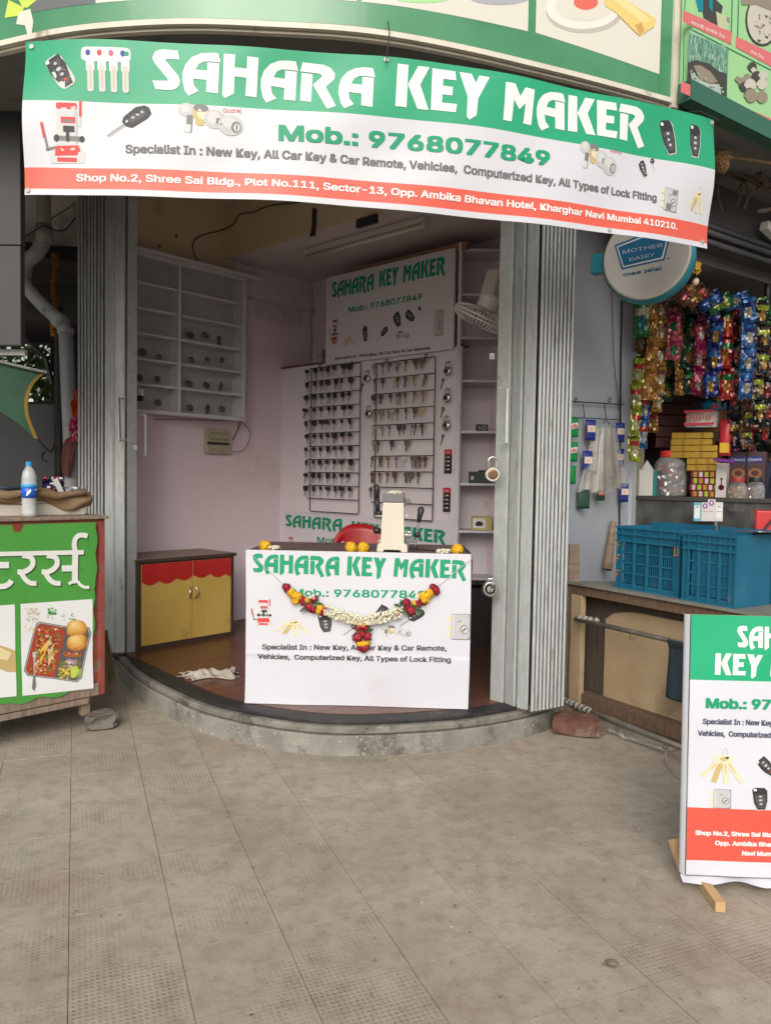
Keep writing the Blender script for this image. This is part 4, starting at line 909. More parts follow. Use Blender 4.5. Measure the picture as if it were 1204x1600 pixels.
def rack(c, nr, bottom_gap, name, label):
    """c: photo pixels of frame corners TL TR BR BL"""
    q = [PB.at(*p, -.03) for p in c]; x0 = (q[0][0]+q[3][0])/2; x1 = (q[1][0]+q[2][0])/2; z1 = (q[0][1]+q[1][1])/2; z0 = (q[2][1]+q[3][1])/2
    t = fthing(PB, name, label, 'key rack', x0, 0, z0); w_, h = x1-x0, z1-z0
    b = mb(m_blk); r = .0045
    b.tube([(0,-.03,h),(0,-.03,.01),(.01,-.03,0),(w_-.01,-.03,0),(w_,-.03,.01),(w_,-.03,h-.01),(w_-.01,-.03,h),(-.02,-.03,h)], r, 6); b.obj('frame', t)
    zs = [h*(1-k/(nr)) for k in range(nr)]
    for z in zs[1:]: mb(m_blk).tube([(-.03,-.034,z),(w_,-.034,z)], .004, 5).obj('rail', t)
    for (x, z) in ((.1,h),(w_-.1,h)): mb(m_blk).tube([(x,-.03,z-.002),(x,-.03,z+.025),(x,-.001,z+.025)], .004, 5).obj('hanger', t)
    return x0, z0, w_, h, zs
ra = rack(((484,573),(561.5,570),(561.5,805),(486,797)), 11, 0, 'key_rack', 'black wire rack of black-headed keys, left of the two on the partition')
rb = rack(((586,566),(677.5,560),(677.5,816),(586,807)), 10, 0, 'key_rack', 'black wire rack of brass and nickel keys, right of the two on the partition')
def kmesh(head, kind, L_=.085):
    b = MB(); b.mat(head)
    if kind == 'round': b.smooth = False; b.lathe([(.017,-.004),(.017,.004)], 10, (0,0,-.017), 'Y'); w_ = .0042
    elif kind == 'big': b.yprism([(-.017,0),(.017,0),(.021,-.018),(.01,-.042),(-.01,-.042),(-.021,-.018)], -.004, .004); w_ = .0045
    elif kind == 'wide': b.yprism([(-.022,-.002),(.022,-.002),(.022,-.024),(.008,-.033),(-.008,-.033),(-.022,-.024)], -.004, .004); w_ = .004
    elif kind == 'bow': b.lathe([(.016,-.0018),(.016,.0018)], 8, (0,0,-.015), 'Y'); w_ = .0045
    b.mat(m_blade if head is m_fob else head)
    z0 = -.02; w_ = .0055 if kind == 'bow' else w_*1.2
    b.yprism([(-w_,z0),(w_,z0),(w_,-L_*.45),(w_*.5,-L_*.5),(w_,-L_*.58),(w_*.5,-L_*.66),(w_,-L_*.75),(w_*.6,-L_*.85),(0,-L_),(-w_,-L_*.92)], -.0012, .0012)
    return b.mesh('key')
m_kb = pm('key_brass', (.33,.22,.1), rough=.42, metal=.85); m_kn = pm('key_dull_nickel', (.2,.175,.15), rough=.45, metal=.85)
KM = [kmesh(m_fob, k) for k in ('round','big','wide','big','round')] ; KN = [kmesh(m_kn, 'bow'), kmesh(m_kb, 'bow'), kmesh(m_kn, 'round', .075), kmesh(m_kn, 'big', .08), kmesh(m_blade, 'bow', .088)]
rk = random.Random(11)
def hang(me, x, z, label, group, dy=-.046):
    o = bpy.data.objects.new('key', me); COL.objects.link(o); o.location = PB.w(x, dy + rk.uniform(-.006,.004), z-.004); o.rotation_euler = (rk.uniform(-.1,.1), rk.uniform(-.2,.2), PB.rz + rk.uniform(-.4,.4)); o.scale = (1.22, 1.2, 1.08); tag(o, label, 'key', group); return o
xs1 = [479,491,502,513,524,535,547]
ON = ['top','second','third','fourth','fifth','sixth','seventh','eighth','ninth','tenth']; PO = ['first','second','third','fourth','fifth','sixth','seventh','eighth','ninth']
HD = {0:'round-headed',1:'broad-headed',2:'flat-headed',3:'broad-headed',4:'round-headed'}
for r in range(10):
    z = ra[1] + ra[4][r]
    for k, px in enumerate(xs1):
        if (r, k) in ((7,0),(9,4)) : pass
        x = PB.at(px + rk.uniform(-1.5,1.5), 600, -.045)[0]; mi_ = rk.randrange(5)
        hang(KM[mi_], x, z, f'{HD[mi_]} black key, {PO[k]} from left on the {ON[r]} rail of the left rack', 'black keys on the left rack')
        if rk.random() < .18: hang(rk.choice(KM), x+.012, z, f'extra black key behind the {PO[k]} one, {ON[r]} rail of the left rack', 'black keys on the left rack', -.054)
xs2 = {0:[583,597,609,621,635,647,661],1:[585,597,614,620,633,646,659,663],2:[583,596,609,620,625,633,649,661],3:[584,597,608,612,621,635,649,660],4:[585,597,609,623,633,645,650,659],5:[586,593,614,637],6:[584,596,609,620,632,645,651,658,666],7:[582,594,607,618,637,644,656],8:[582,590],}
for r, xs in xs2.items():
    z = rb[1] + rb[4][r]
    for k, px in enumerate(xs):
        x = PB.at(px + rk.uniform(-1,1), 600, -.045)[0]; mi_ = rk.randrange(5)
        hang(KN[mi_], x, z, f"{['dull nickel','brass','small nickel','broad nickel','bright nickel'][mi_]} key, {PO[k]} from left on the {ON[r]} rail of the right rack", 'metal keys on the right rack')
        if rk.random() < .22: hang(rk.choice(KN), x+.01, z, f'extra metal key behind the {PO[k]} one, {ON[r]} rail of the right rack', 'metal keys on the right rack', -.055)
# padlocks and packs on the partition
def wpad(px, py, label, s=1.0):
    x, z = PB.at(px, py, -.03); t = fthing(PB, 'padlock', label, 'padlock', x, -.03, z, 'padlocks on the partition')
    b = mb(m_steel); b.smooth = True; b.lathe([(0,-.012*s),(.027*s,-.012*s),(.031*s,-.006*s),(.031*s,.006*s),(.027*s,.012*s),(0,.012*s)], 20, axis='Y'); b.obj('body', t)
    b = mb(m_steel); b.smooth = True; b.tube([(-.017*s,0,.02*s)] + [(-.019*s*math.cos(R(k*20)), 0, .045*s+.019*s*math.sin(R(k*20))) for k in range(10)] + [(.017*s,0,.02*s)], .0045*s, 8); b.obj('shackle', t)
    mb(m_fob).lathe([(0,.0125*s),(.014*s,.013*s),(0,.0135*s)], 12, axis='Y').obj('face', t)
    mb(m_blk).tube([(0,0,.064*s),(0,.029,.066*s)], .003, 5).obj('hook', t)
    return t
wpad(572.5, 592, 'steel padlock between the two key racks, upper one'); wpad(575, 647, 'steel padlock between the two key racks, lower one')
wpad(699, 580, 'steel padlock right of the key racks, topmost of three', 1.1); wpad(698, 622, 'steel padlock right of the key racks, middle of three', 1.1); wpad(697, 665, 'steel padlock right of the key racks, lowest of three', 1.1)
for k, (px, py, lb_) in enumerate(((566,604,'loose key below the upper padlock between the racks'),(692,597,'loose key below the topmost padlock right of the racks'),(692,642,'thin loose key below the middle padlock right of the racks'),(692,685,'thin loose key below the lowest padlock right of the racks'))):
    x, z = PB.at(px, py, -.01); o = bpy.data.objects.new('key', KN[4]); COL.objects.link(o); o.location = PB.w(x, -.008, z+.03); o.rotation_euler = (0, .3, PB.rz); tag(o, lb_, 'key')
for k, (px, py, lb_) in enumerate(((699,721,'red-topped blister pack of small locks right of the racks, upper one'),(697,781,'red-topped blister pack of small locks right of the racks, lower one'))):
    x, z = PB.at(px, py, -.01); t = fthing(PB, 'blister_pack', lb_, 'blister pack', x, -.006, z, 'blister packs')
    mb(pm('card_black', (.03,.03,.03), rough=.5)).box(-.034,.034,-.002,.003,-.09,.05).obj('card', t); mb(pm('card_red', (.5,.03,.04), rough=.4)).box(-.034,.034,-.003,.0035,.0505,.09).obj('header', t)
    for j in range(4): b = mb(m_steel); b.smooth = True; b.ball((0,-.008,.03-j*.03), .024, .01, .011, 10, 5); b.obj('lock', t)
    b = Art(.06, .03, [(0,0),(1,0),(1,1),(0,1)]); b.h = lambda x_, y_: (x_, y_); b.text('LOCK', (-.02,.062), (.02,.062), .016, I['white'], px=False); b.build(t, y=-.003)
# inner sign board
SHOPINK = dict(c=I['teal'])
def shop_sign_small(ar, full=True): pass
si = fthing(PB, 'inner_sign', 'white sign board with green lettering on the back wall above the key racks', 'sign')
cs = [(509,432),(709.5,390),(708,548),(509,568)]
q = [PB.at(*p, -.03) for p in cs]; x0 = (q[0][0]+q[3][0])/2; x1 = (q[1][0]+q[2][0])/2; zb_ = (q[2][1]+q[3][1])/2; zt_ = (q[0][1]+q[1][1])/2
si.location = PB.w(x0, -.03, zb_); Wd, Hd = x1-x0, zt_-zb_
m_sw = pm('sign_white_matte', (.62,.595,.65), rough=.45)
mb(m_sw).box(0, Wd, 0, .02, 0, Hd).obj('panel', si, bevel=.002)
mb(pm('raw_batten', (.22,.12,.07), (.3,.17,.1), sc=12, rough=.7)).box(.18, 1.45, .022, .06, Hd-.02, Hd+.035).obj('batten', si)
ar = Art(Wd, Hd, cs)
ar.word('SAHARA', (518,463), (584,452), 24, I['teal']); ar.word('KEY', (592,449), (622,443.5), 26, I['teal']); ar.word('MAKER', (629,442), (695,430), 26, I['teal'])
ar.text('Mob.: 9768077849', (545,487), (659,469), 12, I['teal'], bold=.03)
ar.text('Specialist In : New Key, All Car Key & Car Remote,', (524,560), (674,547.5), 6, I['txt'], bold=.03)
machine(ar.pen(522,516,40,0,.5)); bunch(ar.pen(545,530,18,0,1.6)); remote_b(ar.pen(571,521,26,5,.5)); flipkey(ar.pen(599,519,18,5,1.1)); remote_a(ar.pen(621,500,26,20,.7)); remote_a(ar.pen(641,495,24,50,.7)); ckey(ar.pen(654,488,16,0,.8)); knobs(ar.pen(629,525,17,0,1.7)); lock(ar.pen(684,507,40,0,.55))
ar.build(si)
# lower banner on the partition
lbn = fthing(PB, 'inner_banner', 'white banner with green lettering low on the partition behind the counter', 'banner')
cs = [(443,796),(714,825),(712,1010),(443,960)]
x0, zt_ = PB.at(443, 796, -.004); x1 = PB.at(714, 820, -.004)[0]; zt_ = 1.12; zb_ = .30
lbn.location = PB.w(x0+.005, -.004, zb_); Wd, Hd = x1-x0-.01, zt_-zb_
mb(m_sw).box(0, Wd, 0, .003, 0, Hd).obj('vinyl_sheet', lbn)
FL = Frame(*lbn.location[:2], -42.5)
ar = Art(Wd, Hd, cs); ar.h = lambda x, y: (x, y); ar.pre = lambda px, py: (lambda a_: (a_[0], a_[1]-zb_))(FL.at(px, py, 0))
ar.word('SAHARA', (446,822), (535,830), 18, I['teal']); ar.word('KEY', (548,832), (592,838), 18, I['teal']); ar.word('MAKER', (606,840), (696,850), 20, I['teal'])
ar.text('Mob.: 9768077849', (496,847), (648,862), 12, I['teal'], bold=.03); machine(ar.pen(453,853,30,0,.6))
ar.build(lbn)
# ================================================================== wall shelves at the right
SH = Frame(.52, 5.66, -2)
x0 = SH.at(713, 700, 0)[0]; sh = fthing(SH, 'shelf_unit', 'tall white open shelf unit at the right of the back wall', 'shelves', x0, 0, .17)
Ws = .62
mb(m_pb).box(0, Ws, .26, .275, 0, 2.98).obj('back_board', sh)
mb(m_case).box(-.012, .014, -.01, .259, 0, 2.98).obj('side_panel', sh, bevel=.002)
mb(m_case).box(Ws-.014, Ws, 0, .259, 0, 2.98).obj('side_panel', sh, bevel=.002)
zsh = []
for py in (388, 458, 526, 593, 673, 755, 829, 903):
    z = SH.at(740, py, -.0)[1] - .17; zsh.append(z); mb(m_case).box(.0145, Ws-.0145, .004, .258, z-.018, z).obj('shelf', sh, bevel=.0015)
mb(m_blk).box(.015, Ws-.015, .02, .257, .0, .45).obj('lower_void_panel', sh)
def ditem(px0, px1, py0, py1, si_, nm, lab, cat, m, extra=None, ybk=.06):
    x0_ = SH.at(px0, py1, ybk)[0]; x1_ = SH.at(px1, py1, ybk)[0]; h = abs(SH.at(px0, py0, ybk)[1]-SH.at(px0, py1, ybk)[1])
    t = fthing(SH, nm, lab, cat, (x0_+x1_)/2, ybk, .17+zsh[si_]+.0005, rz=0); w_ = (x1_-x0_)/2
    mb(m).box(-w_, w_, 0, .1, 0, h).obj('body', t, bevel=.004); return t, w_, h
t, w_, h = ditem(744,762,661,672,4,'small_box','small black box with printed emblem on the shelf behind the right post','box',m_blk)
b = Art(1,1,[(0,0),(1,0),(1,1),(0,1)]); b.h = lambda x_, y_: (x_, y_); 
for (u, v, r) in ((-.02,h*.5,.012),(.015,h*.5,.016)): b.poly([(u+r*math.cos(k*.52), v+r*math.sin(k*.52)) for k in range(12)], I['silver'], 1); b.poly([(u+r*.7*math.cos(k*.52), v+r*.7*math.sin(k*.52)) for k in range(12)], I['dark'], 2)
b.build(t)
t, w_, h = ditem(733,766,736,754,5,'tool_case','dark green instrument case lying on the shelf beside the padlock','case',pm('dark_green_case', (.02,.035,.035), (.035,.05,.05), sc=14, rough=.5))
mb(m_gal2).box(-w_+.01,-w_+.03,-.006,-.0005,h*.3,h*.6).obj('latch', t); mb(m_fob).box(-.01,.05,.02,.09,h+.0005,h+.012).obj('lid', t, bevel=.004)
t, w_, h = ditem(737,768,807,828,6,'carton','small white and yellow carton with a printed gadget on a low shelf','carton',pm('carton_yellow', (.5,.42,.14), rough=.5))
b = Art(1,1,[(0,0),(1,0),(1,1),(0,1)]); b.h = lambda x_, y_: (x_, y_); b.poly([(-w_+.005,h*.15),(w_*.35,h*.15),(w_*.35,h*.85),(-w_+.005,h*.85)], I['white'], 1); b.poly([(-w_*.6,h*.3),(0,h*.3),(.01,h*.5),(-.01,h*.65),(-w_*.5,h*.65),(-w_*.7,h*.45)], I['dark'], 2); b.build(t)
# fan
t = thing('wall_fan', 'cream wall fan with a round wire cage tilted down at the right of the shelves', 'fan', atY(752, 497, 5.15))
m_fan = pm('fan_cream_plastic', (.72,.68,.64), (.66,.62,.58), sc=6, rough=.5)
FM = Matrix.Rotation(R(24), 4, 'Y') @ Matrix.Rotation(R(180+14), 4, 'X')
def fobj(b, nm): b.v = [FM @ v for v in b.v]; return b.obj(nm, t)
b = mb(m_fan); RR = .19
for k in range(44):
    q = 6.2832*k/44; c_, s_ = math.cos(q), math.sin(q); b.tube([(.045*c_,.045*s_,.055),(RR*.7*c_,RR*.7*s_,.05),(RR*.96*c_,RR*.96*s_,.03),(RR*c_,RR*s_,0),(RR*.96*c_,RR*.96*s_,-.03),(RR*.6*c_,RR*.6*s_,-.05),(.05*c_,.05*s_,-.055)], .0042, 4)
fobj(b, 'cage_wires')['kind'] = 'stuff'
for z, r in ((.012,RR+.002),(-.012,RR+.002)): fobj(mb(m_fan).tube([(r*math.cos(k*.2618), r*math.sin(k*.2618), z) for k in range(25)], .0065, 6), 'rim')
fobj(mb(m_fan).lathe([(0,.058),(.045,.056),(.05,.05)], 20), 'badge'); fobj(mb(m_fan).lathe([(.05,-.055),(.07,-.07),(.07,-.14),(.05,-.165),(0,-.17)], 20), 'motor_housing')
for k in range(3):
    b = mb(pm('fan_blade', (.35,.36,.4), rough=.3)); b.m = Matrix.Rotation(R(120*k+20), 4, 'Z'); b.smooth = True
    b.surf(lambda s_, t_: (.03+s_*.13, (t_-.5)*(.05+.09*s_), .02*(t_-.5)), 4, 3); o = fobj(b, 'blade'); solid(o, .002)
b = mb(m_fan); b.beam((.03,.02,.12),(.1,.12,.34),.10,.05); b.obj('wall_arm', t, bevel=.01)
# ================================================================== key wardrobe: red and yellow cabinet
m_dkw = pm('dark_brown_laminate', (.045,.03,.025), (.07,.05,.04), sc=8, rough=.5)
m_yel = pm('cabinet_yellow', (.50,.34,.075), (.56,.40,.11), sc=2.5, rough=.5, stain=(.33,.22,.07), ssc=4, sth=.57, sw=.2, speck=(.1,.07,.04), spsc=35, spth=.74)
m_cred = pm('cabinet_red', (.42,.02,.02), (.5,.03,.03), sc=3, rough=.4)
CF = Frame(-1.185, 6.02, 47.5); xl = CF.at(217, 950, 0)[0] - .02; Wc = -xl; Hc = .655; Dc = .47
cb = fthing(CF, 'cabinet', 'low yellow cabinet with wavy red tops on its two doors, left in the shop', 'cabinet', xl, 0, .17)
mb(m_dkw).box(0, Wc, .02, Dc, 0, Hc-.03).obj('carcass', cb, bevel=.002)
mb(pm('cabinet_top_brown', (.17,.11,.075), (.22,.15,.1), sc=4, rough=.4)).box(-.01, Wc+.012, -.012, Dc, Hc-.022, Hc).obj('top', cb, bevel=.003)
mb(m_dkw).box(-.012, Wc+.014, -.016, -.0125, Hc-.024, Hc-.001).obj('top_edge', cb)
for (x0_, x1_, z0_, z1_) in ((0,.035,0,Hc-.0225),(Wc-.028,Wc,0,Hc-.0225)): mb(m_dkw).box(x0_, x1_, 0, .0195, z0_, z1_).obj('stile', cb)
mb(m_dkw).box(.0355, Wc-.0285, .001, .0195, 0, .03).obj('bottom_rail', cb); mb(m_dkw).box(.0355, Wc-.0285, .001, .0195, Hc-.035, Hc-.0225).obj('top_rail', cb)
xc = CF.at(300, 940, 0)[0] - xl
def scal(x): return .47 - .028*abs(math.sin((x-.05)*math.pi/.145+.4))*1 - .01*math.sin(x*9) + .03
for (x0_, x1_, s_) in ((.038, xc-.002, 1), (xc+.002, Wc-.031, -1)):
    d = mb(m_yel).box(x0_, x1_, -.006, .0005, .033, Hc-.037).obj('door', cb, bevel=.0015)
    n = 26; pts = [(x0_+.0005+(x1_-x0_-.001)*k/n, scal(x0_+(x1_-x0_)*k/n)) for k in range(n+1)]
    for k in range(n):
        pass
    b = mb(m_cred); vs = [(x, -.0075, z) for x, z in pts] + [(x, -.0075, Hc-.0375) for x, z in pts]; b.put(vs, [(k, k+1, n+2+k, n+1+k) for k in range(n)]); b.obj('red_valance', d)
    hx = xc - s_*.022; b = mb(m_steel); b.smooth = True; b.tube([(hx,-.006,.425)] + [(hx - s_*.012*math.sin(R(k*22.5)), -.012-.016*math.sin(R(k*22.5)), .42-.085*k/8) for k in range(9)] + [(hx,-.006,.33)], [.004]*2+[.007]*7+[.004]*2, 8); b.obj('handle', d)
# ================================================================== counter with banner
CTR = Frame(-.762, 4.215, -2.2); Wq = 1.232; Hq = .85
ct = fthing(CTR, 'counter', 'wooden shop counter behind a white printed banner in the middle of the shop', 'counter', 0, 0, .17)
m_ctop = pm('scuffed_brown_counter_top', (.09,.05,.045), (.15,.09,.08), sc=6, rough=.45, stain=(.22,.17,.16), ssc=5, sth=.55, sw=.1, stretch=(1,4,1))
mb(m_ctop).box(.0, Wq, -.0, .62, Hq-.022, Hq-.001).obj('top', ct, bevel=.003)
mb(m_dkw).box(.01, Wq-.01, .012, .035, .0, Hq-.023).obj('front_panel', ct)
for x in (.01, Wq-.035): mb(m_dkw).box(x, x+.025, .036, .6, 0, Hq-.023).obj('side_panel', ct)
m_vb = pm('banner_white_vinyl', (.54,.55,.61), (.51,.52,.58), sc=2, rough=.42, spec=.4, stain=(.48,.47,.5), ssc=2.2, sth=.6, sw=.2)
cbn = fthing(CTR, 'counter_banner', 'white banner with green SAHARA KEY MAKER lettering fixed on the counter front', 'banner', 0, -.004, .172)
Hb = Hq+.003
def cpos(u, v, d):
    fold = -.006*math.exp(-((v-.275)/.006)**2) ; w_ = .0022*math.sin(u*13+v*4)*(1 if v < .27 else .6) + .003*math.sin(v*9+u*2)*(v < .27) + .004*math.exp(-((u-.62)/.1)**2-((v-.2)/.08)**2)
    ed = .006*math.exp(-v/.05)*math.sin(u*7)
    return (u + .004*math.sin(v*4), -.004 - d + fold*.5 + w_ - .002 - ed, v)
b = mb(m_vb); b.smooth = True; b.surf(lambda a_, c_: cpos(a_*Wq, c_*Hb, 0), 90, 80); o = b.obj('vinyl_sheet', cbn)
mb(m_vb).box(.002, Wq-.002, -.001, .0015, 0, Hb-.004).obj('backing', cbn)
cs = [(388,862),(741,866),(737,1112),(385,1103)]
ar = Art(Wq, Hb, cs, fn=cpos)
ar.word('SAHARA', (398,897), (534,901), 29, I['green']); ar.word('KEY', (545,901), (607,903), 30, I['green']); ar.word('MAKER', (618,902), (733,905), 29, I['green'])
ar.text('Mob.: 9768077849', (460,934), (668,936), 16, I['green'], bold=.03)
ar.text('Specialist In : New Key, All Car Key & Car Remote,', (412,1018), (701,1019), 11, I['txt'], bold=.03); ar.text('Vehicles,  Computerized Key, All Types of Lock Fitting', (405,1033), (708,1037), 11, I['txt'], bold=.03)
machine(ar.pen(411,960,42,0,.78)); bunch(ar.pen(459,981,26,0,2.2)); remote_b(ar.pen(511,977,30,8,.9)); flipkey(ar.pen(560,978,24,5,1.3)); remote_a(ar.pen(603,962,28,55,1.1)); flipkey(ar.pen(650,964,26,0,1.2)); ckey(ar.pen(663,949,18,0,1)); knobs(ar.pen(621,989,20,-3,2.4)); lock(ar.pen(720,981,41,0,.9))
ar.poly([(591,1102),(607,1092),(610,1094),(596,1104)], ink('smudge', (.55,.5,.5)), 1, px=True)
ar.build(cbn, step=.03)
# key cutting machine on the counter
x, z = CTR.at(612, 861, .02); km = fthing(CTR, 'key_cutting_machine', 'cream key cutting machine with two black lever handles on the counter', 'machine', x, .12, 1.0195)
m_mc = pm('machine_cream_enamel', (.56,.53,.45), (.6,.57,.49), sc=5, rough=.35, coat=.3); m_mg = pm('machine_grey', (.14,.14,.14), rough=.4)
b = mb(m_mc); w0, w1 = .083, .062
b.yprism([(-.087,0),(-.05,0),(-.044,.012),(.044,.012),(.05,0),(.087,0),(.083,.04),(.066,.05),(.061,.275),(-.056,.275),(-.066,.05),(-.083,.04)], -.06, .16); b.obj('housing', km, bevel=.004)
mb(m_mg).box(-.056,.061,-.062,.14,.2755,.325).obj('head_cover', km, bevel=.005)
mb(m_mc).box(-.09,.09,.16,.34,.0,.05).obj('base_plate', km, bevel=.006)
b = mb(m_blk); b.smooth = True; b.tube([(-.085,-.02,.225),(-.09,-.02,.3)], .013, 12); b.tube([(-.09,-.02,.3),(-.092,-.02,.36),(-.09,-.02,.374)], [.013,.017,.008], 12); b.box(-.1,-.057,-.035,-.005,.205,.225); b.obj('left_lever', km)
b = mb(m_steel); b.tube([(.128,.0,.03),(.145,0,.175)], .006, 10); b.obj('right_lever_rod', km); b = mb(m_blk); b.smooth = True; b.tube([(.143,0,.165),(.15,0,.2),(.157,0,.24),(.157,0,.252)], [.009,.015,.019,.009], 12); b.ball((.137,0,.095), .018, .018, .016, 10, 6); b.tube([(.125,0,.012),(.13,0,.035)], [.013,.01], 10); b.obj('right_lever_grip', km)
b = mb(m_blk); b.smooth = True; b.lathe([(0,-.02),(.015,-.02),(.02,0),(.015,.02),(0,.02)], 12, (-.088,0,.115), 'X'); b.tube([(-.088,0,.115),(-.06,0,.115)], .01, 8); b.obj('adjusting_knob', km)
b = mb(m_steel); b.box(.068,.105,-.02,.02,.085,.1); b.box(.085,.1,-.025,.01,.1005,.115); b.obj('vice', km, bevel=.002)
b = mb(m_mg); b.box(.068,.12,-.01,.05,.05,.083); b.yprism([(.062,.30),(.09,.295),(.1,.285),(.1,.272),(.085,.275),(.062,.25)], -.02, .03); b.obj('cutter_guard', km, bevel=.003)
b = mb(m_steel); b.lathe([(.011,-.01),(.011,.012)], 12, (.077,-.02,.205), 'Y'); b.obj('screw', km)
b = mb(m_blk); b.tube(catmull([CTR.w(x+.1,.16,1.035), CTR.w(x+.2,.2,1.022), CTR.w(x+.28,.13,1.023), CTR.w(x+.36,.12,1.023), CTR.w(Wq-.06,.2,1.04), CTR.w(Wq-.01,.16,1.03), CTR.w(Wq+.012,.12,.98), CTR.w(Wq+.01,.16,.8)], 6), .0045, 6); tag(b.obj('power_cord'), 'black power cord running from the cutting machine over the right edge of the counter', 'cord')
# red plastic chair behind the counter
ch = thing('plastic_chair', 'red plastic armchair half hidden behind the counter', 'chair', (-.155, 5.35, .17), R(6))
m_rp = pm('red_plastic', (.38,.012,.02), rough=.3)
b = mb(m_rp); b.smooth = True
b.surf(lambda s_, t_: ((s_-.5)*(.42-.03*t_), .2+.06*t_-.09*(1-(2*s_-1)**2)*-.6, .42+t_*(.50 - .12*abs(2*s_-1)**3)), 20, 10); kp = [k for k, f in enumerate(b.f) if not (1 <= k % 20 <= 3 and 5 <= k//20 <= 7)]; b.f = [b.f[k] for k in kp]; b.mi = [0]*len(b.f); b.sm = [True]*len(b.f); o = b.obj('backrest', ch); solid(o, .012)
b = mb(m_rp); b.smooth = True; b.surf(lambda s_, t_: ((s_-.5)*.44, -.22+t_*.42, .42-.02*math.sin(s_*3.14)), 8, 8); o = b.obj('seat', ch); solid(o, .014)
for sx in (-1, 1):
    b = mb(m_rp); b.smooth = True; b.tube(catmull([(sx*.24,.22,.6),(sx*.27,.05,.64),(sx*.28,-.15,.63),(sx*.26,-.24,.55),(sx*.25,-.24,.4)], 5), .018, 8); b.obj('armrest', ch)
    for sy in (-1, 1): mb(m_rp).tube([(sx*.21,sy*.2,.42),(sx*.25,sy*.25,0)], [.026,.016], 8).obj('leg', ch)
bm_ = mb(ink('chair_hole', (.12,.01,.015)))
for i in range(10):
    for j in range(3): bm_.lathe([(.006,0),(.006,.003)], 6, ((i-4.5)*.03, .285 - .045*(1-((i-4.5)*.03/.23)**2)*0 - .06, .66+j*.04), 'Y')
# ================================================================== flowers
m_mar = pm('marigold_petals', (.5,.22,.005), (.82,.56,.03), sc=110, rough=.7); m_ros = pm('rose_petals', (.22,.006,.02), (.34,.015,.035), sc=50, rough=.6); m_jas = pm('jasmine_buds', (.62,.6,.45), (.68,.66,.55), sc=80, rough=.6); m_gl = pm('rose_leaf', (.02,.07,.015), (.03,.1,.02), sc=30, rough=.4)
def petals(b, c, r, n, s, flat=.55):
    for k in range(n):
        v = Vector((rk.gauss(0,1), rk.gauss(0,1), rk.gauss(0,1))).normalized(); p = Vector(c) + Vector((v.x*r, v.y*r*flat, v.z*r)); t1 = v.orthogonal().normalized(); t1 = (Matrix.Rotation(rk.uniform(0,6.28), 3, v) @ t1); t2 = v.cross(t1)
        q = p + v*s*.35; b.put([p-t1*s, p-t2*s*.6+v*s*.1, q+t1*s*.7, p+t2*s*.6+v*s*.1], [(0,1,2,3)])
gt = fthing(CTR, 'garland', 'V-shaped garland of marigolds, red roses and white jasmine hung across the counter banner', 'garland', 0, -.03, 0)
def gp(px, py, off=-.035): x_, z_ = CTR.at(px, py, off); return Vector((x_, off+.03, z_))
def flower(kind, px, py, r=.024):
    r *= 1.28
    c = gp(px, py); s = 1200/4.2
    if kind == 'm': b = mb(m_mar); b.ball(c, r*.62, r*.45, r*.62, 10, 6, .1); petals(b, c, r*.8, 130, .0105, .7); b.obj('marigold', gt)
    if kind == 'r': b = mb(m_ros); b.ball(c, r*.6, r*.5, r*.6, 8, 6, .15); petals(b, c, r*.75, 34, .016); b.obj('rose', gt)
    if kind == 'l':
        b = mb(m_gl)
        for k in range(3): a_ = rk.uniform(0,6.28); d = Vector((math.cos(a_), 0, math.sin(a_))); n = Vector((-d.z, 0, d.x)); b.put([c, c+d*.02+n*.011+Vector((0,-.01,0)), c+d*.045+Vector((0,-.012,0)), c+d*.02-n*.011+Vector((0,-.006,0))], [(0,1,2,3)])
        b.obj('leaf', gt)
for k, px, py, r in (('r',447,917,.018),('r',450,922,.015),('m',455,926,.022),('m',460,931,.024),('m',466,932,.02),('m',461,938,.02),('r',472,936,.015),('r',473,941,.014),('m',479,938,.012),('r',491,936,.018),('r',484,948,.024),('r',489,952,.018),('l',494,943,0),('l',487,943,0),('l',480,950,0),('m',500,950,.018),('m',498,955,.015),('r',505,952,.016),('r',503,957,.014),
   ('r',680,921,.017),('r',676,917,.014),('r',682,925,.012),('m',671,927,.022),('m',665,931,.024),('m',664,937,.02),('m',659,932,.018),('r',652,939,.016),('r',654,944,.014),('m',647,942,.012),('r',634,942,.022),('r',642,954,.024),('r',637,950,.018),('l',626,948,0),('l',645,945,0),('l',631,955,0),('l',648,952,0),('r',620,955,.015),('r',622,961,.012),
   ('m',562,975,.018),('m',568,975,.018),('r',560,981,.018),('r',571,981,.018),('r',566,979,.016),('r',558,996,.026),('r',574,995,.022),('r',565,991,.02),('l',565,990,0),('l',572,986,0),('m',561,1006,.014),('m',567,1007,.015),('m',573,1005,.014),('r',564,1012,.017),('r',571,1012,.017),('r',568,1015,.012)): flower(k, px, py, r)
b = mb(m_jas)
def jas(p0, p1, n, r):
    for k in range(n):
        t_ = (int(rk.random()*n/22)+.5+rk.gauss(0,.16))/max(1,int(n/22)); px = p0[0]+(p1[0]-p0[0])*t_; py = p0[1]+(p1[1]-p0[1])*t_ + 2*math.sin(t_*3.14); c = gp(px, py); a_ = rk.uniform(0, 6.28); u = Vector((math.cos(a_)*.25, -abs(rk.gauss(.5,.3)), math.sin(a_))).normalized(); c = c + Vector((rk.uniform(-.004,.004), 0, 0)); q = c + u*r
        b.tube([c, c.lerp(q,.6), q], [.0015,.0036,.0052], 5)
jas((507,951),(560,968),170,.034); jas((572,968),(620,958),150,.034); jas((556,966),(576,968),60,.02); jas((484,933),(494,930),20,.014); jas((646,936),(654,930),20,.014); b.obj('jasmine_buds', gt, kind='stuff')
